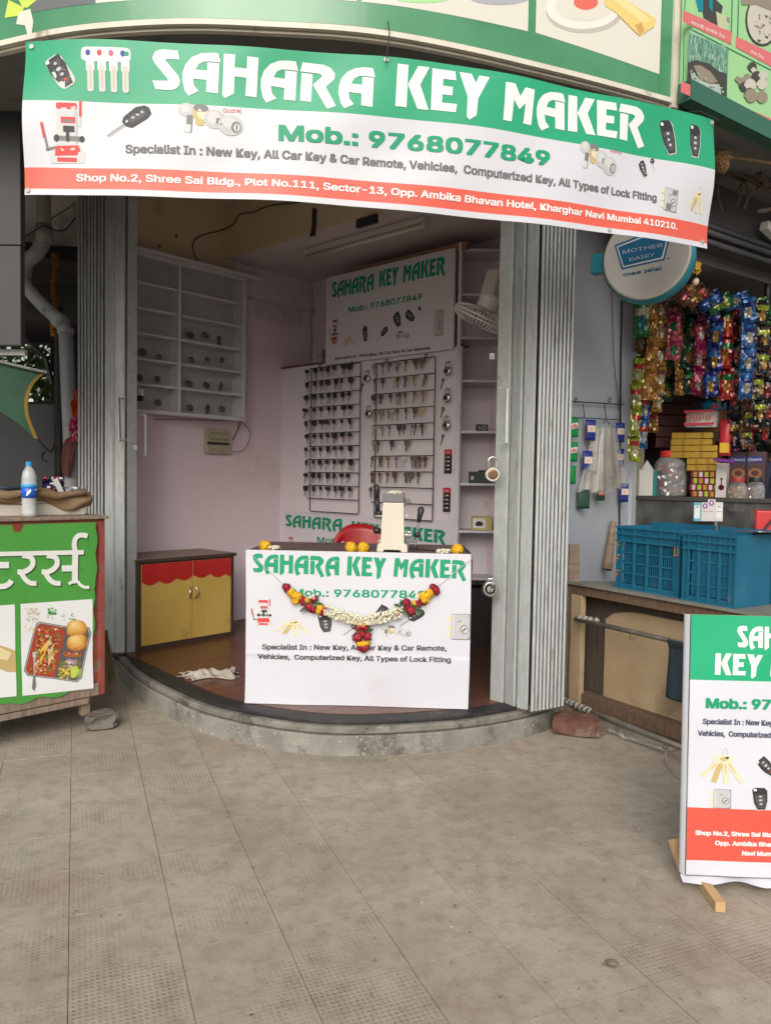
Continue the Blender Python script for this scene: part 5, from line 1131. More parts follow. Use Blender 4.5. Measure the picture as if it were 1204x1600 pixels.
b = mb(pm('white_thread', (.5,.5,.48), rough=.7)); b.tube([gp(392,866,-.02), gp(448,918,-.02)], .0016, 4); b.obj('thread', gt)
b = mb(MATS['white_thread']); b.tube([gp(738,872,-.02), gp(680,919,-.02)], .0016, 4); b.obj('thread', gt)
for (px, py, kind, lab) in ((414,857,'m','yellow marigold at the left end of the counter top'),(426,858,'j','white jasmine cluster beside the leftmost marigold on the counter'),(548,860,'m','yellow marigold left of the pair in front of the cutting machine'),(567,859,'M','loose yellow marigold touching the cutting machine side of the pair'),(693,863,'j','white jasmine cluster near the power cord on the counter'),(714,861,'m','yellow marigold at the right end of the counter top'),(615,757,'J','white jasmine cluster on top of the cutting machine')):
    y_ = .03
    x, z = CTR.at(px, py, y_)
    zz = 1.02+.018 if kind != 'J' else 1.02+.33; 
    if kind == 'J': y_ = .14; x, z = CTR.at(px, py, y_); 
    o_loc = CTR.w(x, y_, zz); b = mb(m_mar if kind in 'mM' else m_jas)
    if kind in 'mM': b.ball((0,0,.006), .024, .02, .015, 10, 6, .1); petals(b, (0,0,.006), .03, 260, .012, .75)
    else:
        for k in range(50): a_ = rk.uniform(0,6.28); e_ = rk.uniform(.1,1); u = Vector((math.cos(a_), math.sin(a_), e_)).normalized(); c = Vector((rk.uniform(-.02,.02), rk.uniform(-.01,.01), 0-.012)); b.tube([c, c+u*.018, c+u*.028], [.0015,.004,.0055], 5)
    o = b.obj('flower'); o.location = o_loc; tag(o, lab, 'flower', 'offering flowers on the counter')
# rag on the shop floor
def cloth(nm, lab, c, rz, w_, d_, h, m, seed, cat='cloth'):
    rr = random.Random(seed); ph = [rr.uniform(0, 6.28) for _ in range(8)]
    def f(s_, t_):
        x, y = (s_-.5)*w_, (t_-.5)*d_; x += .03*math.sin(t_*9+ph[0]) + .02*math.sin(s_*17+ph[1]); y += .03*math.sin(s_*11+ph[2]) + .012*math.sin(s_*23+t_*9)
        z = h*(.35+.35*math.sin(x*38+ph[3]+y*20)*math.sin(y*45+ph[4]) + .3*math.sin(x*70+y*60+ph[5])); e_ = min(s_, 1-s_, t_, 1-t_); return (x, y, max(.002, z*min(1, e_*6)+.002))
    b = mb(m); b.smooth = True; b.surf(f, 60, 36); o = b.obj(nm); solid(o, .003); o.location = c; o.rotation_euler = (0,0,rz); return tag(o, lab, cat)
cloth('rag', 'crumpled off-white rag lying on the wooden shop floor left of the counter', atZ(326,1056,.172), R(12), .36, .15, .05, pm('rag_cloth', (.45,.42,.37), (.3,.27,.23), sc=12, rough=.9, bump=.5, bsc=200), 4)
# ================================================================== food cart, left
m_red = pm('peeling_red_paint', (.22,.045,.03), (.28,.07,.05), sc=8, rough=.7, bump=.5, bsc=60, stain=(.17,.12,.09), ssc=9, sth=.52, sw=.08)
m_rawd = pm('weathered_wood', (.17,.12,.09), (.26,.2,.15), sc=4, rough=.9, bump=.6, bsc=60, stretch=(2,2,14))
m_rawh = pm('weathered_board', (.19,.14,.11), (.29,.22,.17), sc=4, rough=.9, bump=.6, bsc=60, stretch=(14,2,2), stain=(.1,.07,.05), ssc=5)
Wc_ = 1.75; zc0, zc1 = .185, 1.195
ca_ = fthing(CT, 'food_cart', 'snack cart with peeling red frame and green food poster at the left edge', 'cart', -Wc_, 0, 0)
for x in (0, Wc_-.035): mb(m_red).box(x, x+.035, .0, .035, zc0, zc1-.02).obj('corner_post', ca_, bevel=.003)
mb(m_rawh).box(-.02, Wc_+.015, -.02, .55, zc1-.018, zc1).obj('top', ca_, bevel=.004)
mb(m_red).box(.0355, Wc_-.0355, .002, .03, zc1-.06, zc1-.0185).obj('upper_rail', ca_, bevel=.002)
mb(m_rawh).box(.0355, Wc_-.0355, -.004, .03, zc0, zc0+.07).obj('lower_rail', ca_, bevel=.004); mb(m_rawh).box(-.01, Wc_-.1, -.012, .0, zc0-.035, zc0-.004).obj('bottom_batten', ca_, bevel=.003)
mb(m_red).box(.0355, Wc_-.0355, .012, .02, zc0+.0705, zc1-.0605).obj('front_board', ca_)
mb(m_red).box(Wc_-.034, Wc_-.026, .0355, .55, zc0, zc1-.02).obj('side_board', ca_); mb(m_red).box(0.01, .018, .0355, .55, zc0, zc1-.02).obj('side_board', ca_)
mb(m_dark).box(.04, Wc_-.04, .03, .54, zc0, zc0+.02).obj('floor_board', ca_)
for x in (.15, Wc_-.1): mb(m_rawd).box(x-.03, x+.02, .01, .05, .08, zc0+.05).obj('leg', ca_, bevel=.004)
m_cgr = pm('poster_green', (.06,.27,.045), (.075,.31,.055), sc=3, rough=.45, stain=(.03,.16,.04), ssc=3, sth=.6, sw=.15)
pz0, pz1 = zc0+.045, zc1-.035; pw = Wc_-.055; cp = bpy.data.objects.new('poster', None); 
def ppos(u, v, d): return (u, -.008 - d - .003*math.sin(u*9+v*5) - .003*math.sin(v*14+u*3), v)
b = mb(m_cgr); b.smooth = True; nn = 50
vs = []; 
for j in range(nn+1):
    v = pz0 + (pz1-pz0)*j/nn; wr = pw - .10*max(0, 1-(v-pz0)/.30)**1.2 - .006*math.sin(v*40) - (.012 if .5 < v < .8 else 0)
    vs += [ppos(.0+wr*i/80, v - (.01*math.sin(i*.7) if j == 0 else 0), 0) for i in range(81)]
b.put(vs, [(j*81+i, j*81+i+1, (j+1)*81+i+1, (j+1)*81+i) for j in range(nn) for i in range(80)]); po = b.obj('poster', ca_)
CA = Frame(*ca_.location[:2], 46)
ar = Art(1.7, 1.2, [(0,0),(1,0),(1,1),(0,1)], fn=ppos); ar.h = lambda x, y: (x, y); ar.pre = lambda px, py: CA.at(px, py, -.01)
def CPX(x, y): return (x/5, 820+y/5)         # coordinates read off a 5x enlargement
def cpo(pts, c, l=3): ar.poly([CPX(*p) for p in pts], c, l, px=True)
def stroke(pts, w_, c, l, off=(0, 0), taper=None):
    P = catmull([Vector((x+off[0], y+off[1], 0)) for x, y in pts], 5); A_, B_ = [], []
    for i, p in enumerate(P):
        t = (P[min(i+1, len(P)-1)]-P[max(i-1, 0)]).normalized(); n = Vector((-t.y, t.x, 0)); k = i/(len(P)-1); ww = w_*(taper(k) if taper else 1)/2
        A_.append(p+n*ww); B_.append(p-n*ww)
    for i in range(len(P)-1): cpo([A_[i][:2], B_[i][:2], B_[i+1][:2], A_[i+1][:2]], c, l)
cw_ = ink('poster_white', (.70,.72,.70)); csh = ink('poster_letter_shadow', (.03,.07,.03))
for off, c, l in (((9, 9), csh, 2), ((0, 0), cw_, 4)):
    ox, oy = off
    for q in (((-40,212),(655,197),(655,232),(-40,247)), ((-40,290),(75,290),(75,340),(-40,340)), ((487,318),(575,316),(575,364),(487,366)), ((566,225),(612,222),(612,455),(566,460))): cpo([(x+ox, y+oy) for x, y in q], c, l+.01*q[0][0]/100)
    stroke([(-30,480),(30,480),(70,462),(92,435)], 42, c, l+.3, off)
    for dx in (0, 190):
        stroke([(180+dx,240),(245+dx,255),(262+dx,300),(240+dx,340),(190+dx,368),(140+dx,368)], 40, c, l+.4, off)
        stroke([(165+dx,372),(200+dx,425),(240+dx,455),(288+dx,458)], 38, c, l+.6, off)
    stroke([(590,205),(580,165),(585,115),(610,85),(645,80),(682,88)], 38, c, l+.5, off)
    stroke([(540,462),(575,445),(610,445),(630,470),(665,488),(700,488)], 24, c, l+.7, off)
pwh = ink('poster_panel', (.72,.74,.76))
cpo([(160,618),(724,580),(732,1278),(175,1335)], pwh, 2); cpo([(-200,640),(115,622),(130,1338),(-200,1370)], pwh, 2)
cpo([(-200,915),(0,940),(60,960),(122,985),(128,1150),(60,1150),(-40,1110),(-200,1080)], ink('poster_dosa', (.5,.38,.17)), 4); cpo([(-200,940),(20,965),(90,1000),(60,1060),(-200,1000)], ink('poster_dosa_light', (.7,.6,.36)), 5)
tray = [(310,755),(500,790),(700,800),(718,850),(640,1200),(600,1230),(430,1205),(215,1180),(185,1140),(265,820),(285,775)]
cpo(tray, I['dsil'], 3); cpo([(x+(440-x)*.03, y+(1000-y)*.03) for x, y in tray], I['silver'], 3.3); cpo([(x+(440-x)*.055, y+(1000-y)*.055) for x, y in tray], ink('tray_dark', (.1,.1,.11)), 3.6)
cpo([(320,775),(500,805),(515,850),(430,1180),(390,1190),(220,1165),(200,1130),(275,830),(295,785)], ink('curry', (.35,.06,.03)), 4)
cpo([(500,990),(640,1010),(660,1035),(520,1035),(495,1015)], ink('curry_two', (.4,.12,.04)), 4); cpo([(470,1060),(640,1070),(620,1180),(590,1205),(450,1180)], ink('salad_base', (.15,.16,.06)), 4)
rf = random.Random(9); pal = [ink('food_'+str(i), c) for i, c in enumerate([(.5,.1,.04),(.28,.03,.03),(.6,.22,.06),(.07,.2,.03),(.12,.28,.06),(.65,.5,.4),(.6,.35,.08),(.2,.03,.02)])]
def bits(x0, y0, x1, y1, n, cols, s0, s1, l0):
    for k in range(n):
        t_ = rf.random(); y = rf.uniform(y0, y1); x = rf.uniform(x0, x1) - (y-y0)*.2*(x1-x0 > 150); a_ = rf.uniform(0, 3.1); s_ = rf.uniform(s0, s1); m_ = rf.randint(3, 6); el = rf.uniform(.3, 1)
        cpo([(x + s_*math.cos(a_+6.28*i/m_)*rf.uniform(.6,1.1), y + s_*el*math.sin(a_+6.28*i/m_)*rf.uniform(.6,1.1)) for i in range(m_)], rf.choice(cols), l0 + k*.004)
bits(310, 800, 490, 1160, 330, pal, 6, 19, 4.5); bits(510, 985, 640, 1030, 40, pal, 6, 14, 5); bits(500, 1060, 620, 1190, 70, [pal[3],pal[4],I['yel'],ink('onion', (.4,.2,.35))], 6, 16, 5)
bits(520,1050,600,1110,30,[ink('onion', (.4,.2,.35)),ink('onion_pale', (.6,.5,.6))],7,15,6); bits(460,1120,540,1200,30,[I['yel'],ink('sev', (.6,.5,.1))],8,16,6)
cpo([(550,1120),(600,1100),(620,1140),(590,1190),(555,1195)], I['lime'], 6.5); cpo([(600,1130),(640,1120),(635,1180),(600,1195)], ink('cucumber', (.3,.38,.1)), 6.3)
for k in range(14): x = rf.uniform(330,440); y = rf.uniform(880,1060); cpo([(x,y),(x+5,y-2),(x-40,y+rf.uniform(60,110)),(x-44,y+60)], rf.choice([I['yel'],ink('sev_pale', (.65,.5,.25))]), 6+k*.01)
bits(380,640,440,700,30,[I['cgreen'],ink('herb', (.05,.2,.06))],8,16,4); bits(370,700,410,740,8,[ink('cucumber_slice', (.5,.6,.35))],10,16,4); bits(200,650,310,780,60,[ink('shallot', (.55,.3,.25)),ink('shallot_pale', (.65,.55,.45)),I['cgreen']],4,13,4); bits(190,790,260,840,16,[ink('cashew', (.65,.6,.3))],8,14,4); bits(540,690,600,740,10,[I['cgreen']],6,12,4); bits(480,690,510,750,6,[I['dark']],4,7,4)
def blob(pts, c, l):
    P = catmull([Vector((x, y, 0)) for x, y in pts + pts[:2]], 5)[5:]; cpo([(q.x, q.y) for q in P[:-1]], c, l)
for k_, (g, cc) in enumerate(((1.0,(.45,.19,.04)),(.9,(.6,.3,.07)),(.74,(.68,.4,.11)),(.5,(.74,.5,.17)),(.25,(.78,.58,.26)))):
    blob([(603+(x-603)*g-8*k_*.6, 805+(y-805)*g-7*k_) for x, y in ((530,860),(525,790),(550,755),(600,745),(650,755),(680,800),(670,850),(600,865))], ink('bun_'+str(k_), cc), 5+k_*.1)
    blob([(606+(x-606)*g-8*k_*.6, 920+(y-920)*g-7*k_) for x, y in ((530,960),(528,900),(560,870),(630,855),(675,875),(685,930),(650,975),(590,985))], ink('bun_'+str(k_), cc), 6+k_*.1)
cpo([(262,1020),(275,1020),(270,1180),(262,1180)], I['silver'], 8); cpo([(255,995),(278,995),(284,1030),(268,1050),(256,1030)], I['lsil'], 8.2); cpo([(258,1175),(272,1175),(278,1260),(264,1300),(247,1275)], I['dsil'], 8.3)
cpo([(95,-5),(185,-2),(160,55),(110,52)], ink('torn_red', (.22,.045,.03)), 5)
ar.build(ca_, step=.04)
# stone block under the cart
def rock(nm, lab, cat, c, s, m, seed, rz=0, jit=.12, box=False, parent=None):
    bm = bmesh.new(); bmesh.ops.create_cube(bm, size=1); bmesh.ops.bevel(bm, geom=bm.edges[:], offset=.1, segments=2, affect='EDGES'); bmesh.ops.triangulate(bm, faces=bm.faces); bmesh.ops.subdivide_edges(bm, edges=bm.edges[:], cuts=2, use_grid_fill=True)
    rr = random.Random(seed); from mathutils import noise
    for v in bm.verts:
        n = noise.noise_vector(v.co*2.3 + Vector((seed, 0, 0))); n2 = noise.noise_vector(v.co*9 + Vector((seed*2, 0, 0))); v.co += n*jit + n2*jit*.35; v.co = Vector((v.co.x*s[0], v.co.y*s[1], v.co.z*s[2]))
    mn = min(v.co.z for v in bm.verts)
    for v in bm.verts: v.co.z -= mn
    me = bpy.data.meshes.new(nm); bm.to_mesh(me); bm.free(); me.materials.append(m); o = bpy.data.objects.new(nm, me); COL.objects.link(o); o.location = c; o.rotation_euler = (0, 0, rz)
    return tag(o, lab, cat)
m_stone = pm('grey_stone', (.10,.09,.08), (.16,.145,.125), sc=12, rough=.95, bump=1, bsc=50)
p = atZ(152, 1141, 0); rock('stone_block', 'grey stone block propping the right leg of the snack cart', 'stone', (p.x, p.y+.05, -.004), (.16,.13,.088), m_stone, 3, .5)
m_brick = pm('old_red_brick', (.10,.042,.03), (.16,.085,.065), sc=12, rough=.95, bump=1, bsc=70, stain=(.2,.17,.15), ssc=10, sth=.55)
p = atZ(903, 1152, 0); rock('brick', 'worn red brick lying on the pavement under the rail, right of the shutter', 'brick', (p.x, p.y+.05, -.003), (.25,.12,.115), m_brick, 8, R(-18), .10)
# things on the cart
m_foam = pm('foam_box_white', (.52,.49,.43), (.58,.55,.48), sc=6, rough=.8, stain=(.33,.28,.22), ssc=5, sth=.6)
Z = 1.1955
x1, z1 = CA.at(134, 800, .12); fb = fthing(CA, 'foam_box', 'off-white shallow foam box on the cart, covered by sacking', 'box', 0, .12, Z)
mb(m_foam).box(.1, x1, 0, .3, 0, .065).obj('tray', fb, bevel=.006); mb(m_foam).box(.1, x1-.004, .004, .3, .066, .1).obj('lid', fb, bevel=.006)
m_jute = pm('jute_sacking', (.20,.13,.07), (.28,.19,.11), sc=10, rough=.95, bump=1, bsc=260)
b = mb(m_jute); b.smooth = True
def sack(s_, t_):
    x = .1 + s_*(x1+.03-.1); ph = math.sin(x*14)*.012 + math.sin(x*5+1)*.012; q = t_*2
    if q < 1: y, z = .35*(1-q)+.01*q - .02, .115 + .018*math.sin(x*23+q*6) + .012*math.sin(q*9+x*7)
    else: q -= 1; y, z = -.012 - .014*math.sin(q*3.1) - .012*math.sin(x*30+q*4)*q, .115 - q*(.06+.02*math.sin(x*9)) + .012*math.sin(x*23)
    return (x, y, z + ph)
b.surf(sack, 90, 26); o = b.obj('sacking'); solid(o, .012, 1); o.location = CA.w(0, .12, Z); o.rotation_euler = (0,0,CA.rz); tag(o, 'brown jute sacking folded over the foam box on the cart', 'sack')
b = mb(m_jute); b.smooth = True; b.tube([(x1*.35+.1+(x1-.1)*.62*k/12, -.03+.008*math.sin(k*1.3), .118+.012*math.sin(k*1.7)) for k in range(13)], [.02+.006*math.sin(k*2.1) for k in range(13)], 8); h_ = b.obj('rolled_hem', o); 
# bottle
x, z = CA.at(46, 807, .055); bt_ = fthing(CA, 'water_bottle', 'clear plastic water bottle with blue cap and blue label on the cart', 'bottle', x, .055, Z)
m_pet = glass('pet_plastic', (.93,.95,.97), .42, .12); pr = [(.030,0),(.038,.006),(.039,.03),(.036,.04),(.039,.05),(.036,.062),(.039,.074),(.036,.086),(.038,.098),(.038,.175),(.037,.19),(.038,.2),(.036,.215),(.03,.24),(.02,.257),(.014,.265),(.013,.275)]
b = mb(m_pet); b.smooth = True; b.lathe(pr, 28); b.obj('body', bt_); b = mb(pm('water_frost', (.62,.66,.7), rough=.25, alpha=.45)); b.smooth = True; b.lathe([(r*.93, max(.003, z)) for r, z in pr[:-3]], 24); b.obj('water', bt_)
mb(pm('cap_blue', (.02,.25,.6), rough=.4)).lathe([(0,.268),(.0165,.268),(.0165,.288),(.015,.29),(0,.29)], 20).obj('cap', bt_)
b = mb(pm('label_blue', (.015,.10,.5), rough=.35)); b.smooth = True; b.lathe([(.0392,.1),(.0394,.165)], 28); b.obj('label', bt_); b = mb(pm('label_sky', (.03,.32,.62), rough=.35)); b.smooth = True; b.lathe([(.0395,.155),(.0395,.172)], 28); b.obj('label_band', bt_)
ar = Art(.08, .3, [(0,0),(1,0),(1,1),(0,1)], fn=lambda u, v, d: ((.0396+d)*math.sin(u/.0396), -(.0396+d)*math.cos(u/.0396), v)); ar.h = lambda x_, y_: (x_, y_)
ar.poly([(-.03,.11),(-.022,.14),(-.012,.13),(-.02,.115)], I['white'], 1); ar.poly([(-.025,.125),(-.01,.15),(-.004,.14),(-.012,.122)], I['white'], 1.4); ar.poly([(.01,.118),(.045,.148),(.045,.156),(.01,.126)], I['white'], 1); ar.poly([(.012,.14),(.03,.14),(.03,.148),(.012,.148)], I['white'], 1.4); ar.build(bt_)
# crumpled packets on the sack
def crumple(nm, lab, cat, c, s, mats, seed, rz=0, grp=None):
    rr = random.Random(seed); b = MB(); b.smooth = False; n = 9
    for m in mats: b.mat(m)
    ph = [rr.uniform(0, 6) for _ in range(6)]
    k0 = len(b.v); vs = []; fs = []
    for j in range(n+1):
        for i in range(n+1):
            u, v = i/n-.5, j/n-.5; vs.append(Vector((u*s[0] + rr.uniform(-.12,.12)*s[0]/n*2, s[1]*(.5*math.sin(u*7+ph[0])*math.cos(v*6+ph[1]) + rr.uniform(-.3,.3)), (v+.5)*s[2] + rr.uniform(-.1,.1)*s[2]/n)))
    for j in range(n):
        for i in range(n): b.cur = 0 if rr.random() < .6 else rr.randrange(len(b.mats)); b.put([vs[j*(n+1)+i], vs[j*(n+1)+i+1], vs[(j+1)*(n+1)+i+1], vs[(j+1)*(n+1)+i]], [(0,1,2,3)])
    o = b.obj(nm); solid(o, .002); o.location = c; o.rotation_euler = (0, 0, rz); return tag(o, lab, cat, grp)
f_nav = pm('foil_navy', (.02,.02,.08), rough=.25); f_wht = pm('foil_white', (.6,.6,.6), rough=.3); f_red = pm('foil_red', (.5,.03,.05), rough=.3)
x, z = CA.at(84, 748, .22); crumple('snack_packet', 'crumpled navy and white snack packet with a pink dot on the sacking', 'packet', CA.w(x,.22,Z+.12), (.12,.04,.09), [f_nav,f_nav,f_wht,f_red], 3, CA.rz)
x, z = CA.at(96, 750, .2); b = mb(f_wht); b.beam((0,0,0),(-.035,0,.075),.03,.002,(0,1,0)); o = b.obj('paper_slip'); o.location = CA.w(x,.2,Z+.125); o.rotation_euler = (0,0,CA.rz); tag(o, 'white paper slip leaning beside the navy packet', 'paper')
x, z = CA.at(113, 750, .24); crumple('plastic_wrapper', 'clear blue-edged plastic wrapper at the right end of the sacking', 'wrapper', CA.w(x,.24,Z+.12), (.12,.05,.035), [f_wht, pm('foil_blue', (.03,.12,.4), rough=.3), m_gal], 5, CA.rz)
b = mb(pm('bluish_tin_lid', (.05,.07,.12), rough=.3, metal=.5)); b.lathe([(0,0),(.12,0),(.125,.008),(.12,.015),(0,.014)], 24); x, z = CA.at(12, 752, .3); o = b.obj('tin_plate'); o.location = CA.w(x,.33,Z+.14); tag(o, 'dark round tin plate on the sacking behind the water bottle', 'plate')
# straw broom beside the cart
b = mb(pm('dry_straw', (.16,.11,.06), (.25,.18,.1), sc=30, rough=.9)); p0 = atZ(170, 1060, .0); p0 = Vector((-1.80, 4.9, 0))
for k in range(90): a_ = rf.uniform(-1,1); q = Vector((p0.x+rf.uniform(-.02,.02), p0.y+rf.uniform(-.02,.02), .42)); e_ = Vector((p0.x+a_*.09, p0.y+rf.uniform(-.05,.05), rf.uniform(.01,.08))); b.tube([q, q.lerp(e_,.5)+Vector((a_*.01,0,0)), e_], [.003,.002,.001], 3, cap=False)
tag(b.obj('straw_broom'), 'dry straw broom leaning in the gap between cart and plinth', 'broom')
# dark hanging panel at far left
q0, q1 = atY(33, 120, 3.9), atY(33, 540, 3.9); hpn = thing('metal_sheet', 'large dark grey metal sheet hanging under the canopy at the left edge', 'metal sheet', (q1.x, 3.9, q1.z))
m_hp = pm('dark_grey_sheet', (.035,.037,.04), (.05,.052,.055), sc=1.5, rough=.6, stain=(.07,.07,.07), ssc=2, sth=.6, stretch=(1,1,1))
hz = 3.22 - q1.z; mb(m_hp).box(-2.2, 0, 0, .05, 0, hz*.43).obj('lower_sheet', hpn, bevel=.004); mb(m_hp).box(-2.2, .003, -.003, .05, hz*.43+.003, hz).obj('upper_sheet', hpn, bevel=.004)
b = mb(m_hp); o_ = atY(105, 170, 3.95); mb(m_gal).beam((-.3,.1,-.02),(-.02,.1,-.02),.03,.03).obj('edge_bracket', hpn)
# drain pipe
m_pvc = pm('grey_pvc', (.45,.43,.40), (.5,.48,.45), sc=4, rough=.6, stain=(.2,.18,.15), ssc=5, sth=.58); m_pvc2 = pm('blue_grey_pvc', (.38,.41,.43), (.44,.47,.49), sc=4, rough=.55, stain=(.13,.12,.11), ssc=6, sth=.6)
Yp = 5.85; dp = thing('drain_pipe', 'fat grey plastic drain pipe with a kink running down beside the left shutter', 'pipe', atY(114, 745, Yp)); Lp = Matrix.Translation(dp.location).inverted()
def pt_(pts, r, nm, m, n=16): b = mb(m); b.smooth = True; b.tube(pts, r, n); b.v = [Lp @ v for v in b.v]; return b.obj(nm, dp)
pt_([atY(68,290,Yp), atY(69,378,Yp)], .053, 'upper_pipe', m_pvc); pt_([atY(69,352,Yp), atY(70,380,Yp)], .06, 'socket', m_pvc)
pt_(catmull([atY(69,376,Yp), atY(58,395,Yp), atY(42,410,Yp), atY(36,430,Yp)], 5), .055, 'elbow', m_pvc2); pt_([atY(36,405,Yp), atY(36,432,Yp)], .064, 'socket', m_pvc2)
pt_(catmull([atY(36,428,Yp), atY(42,448,Yp), atY(70,480,Yp), atY(96,504,Yp), atY(103,520,Yp)], 6), .05, 'slanting_pipe', m_pvc2); pt_([atY(88,496,Yp), atY(100,508,Yp)], .058, 'socket', m_pvc2); pt_([atY(103,512,Yp), atY(103,522,Yp)], .06, 'socket', m_pvc2)
p = atY(112,735,Yp); pt_([atY(103,518,Yp), p, Vector((p.x, p.y, .0))], .052, 'lower_pipe', m_pvc2)
b = mb(m_blk)
b.tube(catmull([atY(36,372,5.9), atY(55,360,5.8), atY(70,353,5.78), atY(90,361,5.9), atY(105,357,5.95), atY(118,340,5.95)], 5), .005, 5); b.tube([atY(72,347,5.95), atY(118,318,6.1)], .004, 5); tag(b.obj('black_cable'), 'black cable draped across the upper drain pipe', 'cable')
b = mb(pm('reddish_hose', (.13,.04,.035), (.18,.06,.05), sc=20, rough=.5))
for k in range(6): b.tube(catmull([atY(100+k*1.5,745,5.75), atY(98+k*2,715,5.74), atY(103+k*2,690,5.74), atY(116,683-k*1.2,5.72), atY(121-k*.4,688+k,5.74), atY(116-k,706,5.74), atY(108-k*.4,745,5.76)], 5), .009, 6)
tag(b.obj('hose_coil'), 'reddish-brown hose looped round the lower drain pipe', 'hose')
b = mb(pm('marigold_dried', (.32,.11,.02), (.42,.18,.03), sc=50, rough=.9))
for k in range(26): p = atY(85+2*math.sin(k*.5), 398+k*5, 6.0); b.ball(p, .026, .026, .016, 8, 4, .25)
tag(b.obj('dried_garland'), 'dried orange marigold garland hanging in the dark beside the drain pipe', 'garland')
crumple('plastic_bag', 'orange plastic bag squeezed between pipe and left shutter', 'bag', atY(119.5,652,5.7), (.06,.05,.2), [pm('bag_orange', (.6,.1,.03), rough=.35)], 7); crumple('plastic_bag', 'pink and white plastic bag below the orange one, beside the pipe', 'bag', atY(119,690,5.7), (.09,.05,.17), [pm('bag_pink', (.5,.04,.12), rough=.35), f_wht], 8)
# tarp with yellow trim
tp_ = thing('umbrella_tarp', 'dark green tarpaulin sail with a yellow border in the left passage', 'tarpaulin', atY(40, 620, 6.8)); Lt = Matrix.Translation(tp_.location).inverted()
def flat(pts, nm, m, dy=0, th=.004):
    b = mb(m); P = [Lt @ (atY(x, y, 6.8+dy)) for x, y in pts]; b.put(P, [tuple(range(len(P)))[::-1]]); o = b.obj(nm, tp_); solid(o, th); return o
m_tg = pm('tarp_green', (.012,.09,.045), (.02,.12,.06), sc=4, rough=.5); m_ty = pm('tarp_yellow', (.35,.22,.02), rough=.6)
trim = catmull([Vector((75,580,0)), Vector((55,598,0)), Vector((45,622,0)), Vector((46,650,0)), Vector((60,686,0))], 5); t2 = [Vector((p.x-6, p.y-1, 0)) for p in trim]
flat([(-10,560),(20,570),(70,580)] + [(p.x, p.y) for p in t2[2:]] + [(30,662),(-10,636)], 'sail', m_tg)
for k in range(len(trim)-1): pass
b = mb(m_ty); vs = [Lt @ atY(p.x, p.y, 6.785) for p in trim] + [Lt @ atY(p.x, p.y, 6.785) for p in t2]; n = len(trim); b.put(vs, [(k, k+1, n+k+1, n+k) for k in range(n-1)]); o = b.obj('border', tp_); solid(o, .004)
b = mb(m_gal2); b.tube(catmull([Lt @ atY(-20,560,6.75), Lt @ atY(30,572,6.75), Lt @ atY(92,586,6.75)], 4), .014, 8); b.obj('pole', tp_)
b = mb(m_blk)
for P in ([(60,686),(70,698),(80,705),(86,690),(87,650),(92,645)], [(-10,552),(5,560),(20,560),(28,548)], [(80,520),(84,545),(76,560)], [(84,575),(90,640),(88,745)], [(70,705),(66,715),(74,722)]): b.tube(catmull([atY(x, y, 6.5) for x, y in P], 5), .008, 6)
b.tube([atY(92,480,6.4), atY(92,760,6.4)], .035, 8); b.tube([atY(40,528,6.4), atY(72,560,6.45), atY(82,600,6.45)], .02, 7)
tag(b.obj('pole_and_cables'), 'dark pole with tangled black cables in the left passage behind the pipe', 'pole')

# ================================================================== round sign
p = atY(1013, 405, 4.15); Rd = .068*4.15*1200/1200; Rd = 66/1200*4.2
ms = thing('round_sign', 'round white Mother Dairy light sign with a turquoise rim on the pale blue wall', 'sign', p, R(-32))
m_tq = pm('turquoise_plastic', (.01,.20,.27), (.015,.24,.32), sc=4, rough=.3); m_ow = pm('sign_off_white', (.47,.45,.43), (.5,.48,.46), sc=4, rough=.35)
b = mb(m_tq); b.smooth = True; b.lathe([(0,-.055),(Rd-.006,-.055),(Rd,-.05),(Rd+.006,-.01),(Rd+.006,.04),(Rd,.05),(Rd-.004,.06)], 64, axis='Y'); b.v = [Matrix.Rotation(0, 4, 'Z') @ v for v in b.v]; b.obj('drum', ms)
b = mb(m_ow); b.smooth = True; b.lathe([(Rd-.003,.0605),(Rd-.012,.068),(Rd-.022,.064),(Rd-.024,.0625),(0,.0625)], 64, axis='Y'); b.obj('face', ms)
mb(m_tq).box(-Rd-.075, -Rd+.02, -.03, .03, -.045, .06).obj('wall_mount', ms, bevel=.006)
ar = Art(1, 1, [(0,0),(1,0),(1,1),(0,1)], fn=lambda u, v, d: (u, -.0628-d, v)); ar.h = lambda x, y: (x, y); s_ = 4.08/1200
def mp_(x, y): return ((x-1006)*s_*1.12, -(y-402)*s_*1.05 - (x-1006)*s_*.13)
tb = I['tealb']; tb2 = ink('dairy_blue', (.01,.13,.28))
ar.poly([mp_(*q) for q in ((962,385),(1000,370),(1038,372),(1031,408),(973,421))], tb2, 1); ar.poly([mp_(*q) for q in ((965,387),(1000,373),(1035,375),(1029,406),(975,418))], I['white'], 1.4); ar.poly([mp_(*q) for q in ((967,388),(1001,375),(1033,377),(1027,404),(976,416))], tb2, 1.8)
cwb = ink('dairy_white', (.45,.5,.55)); ar.text('MOTHER', mp_(974,398), mp_(1028,389), .028, cwb, bold=.0, px=False, lay=2.6); ar.text('DAIRY', mp_(984,409), mp_(1018,402), .026, cwb, bold=.0, px=False, lay=2.6); ar.text('maa jaisi', mp_(976,431), mp_(1027,422), .024, tb2, bold=.03, px=False); ar.text('®', mp_(1034,408), mp_(1039,407), .014, tb2, bold=0, px=False); ar.build(ms)
t = thing('hanging_bulb', 'small clear bulb in a dark holder hanging right of the round sign', 'bulb', atY(1086, 440, 4.6)); mb(m_blk).tube([(0,0,.14),(0,0,.02)], [.003,.012], 8).obj('holder', t); b = mb(pm('bulb_glass', (.55,.45,.35), rough=.15)); b.smooth = True; b.ball((0,0,0), .02, .02, .024, 12, 8); b.obj('bulb', t); 
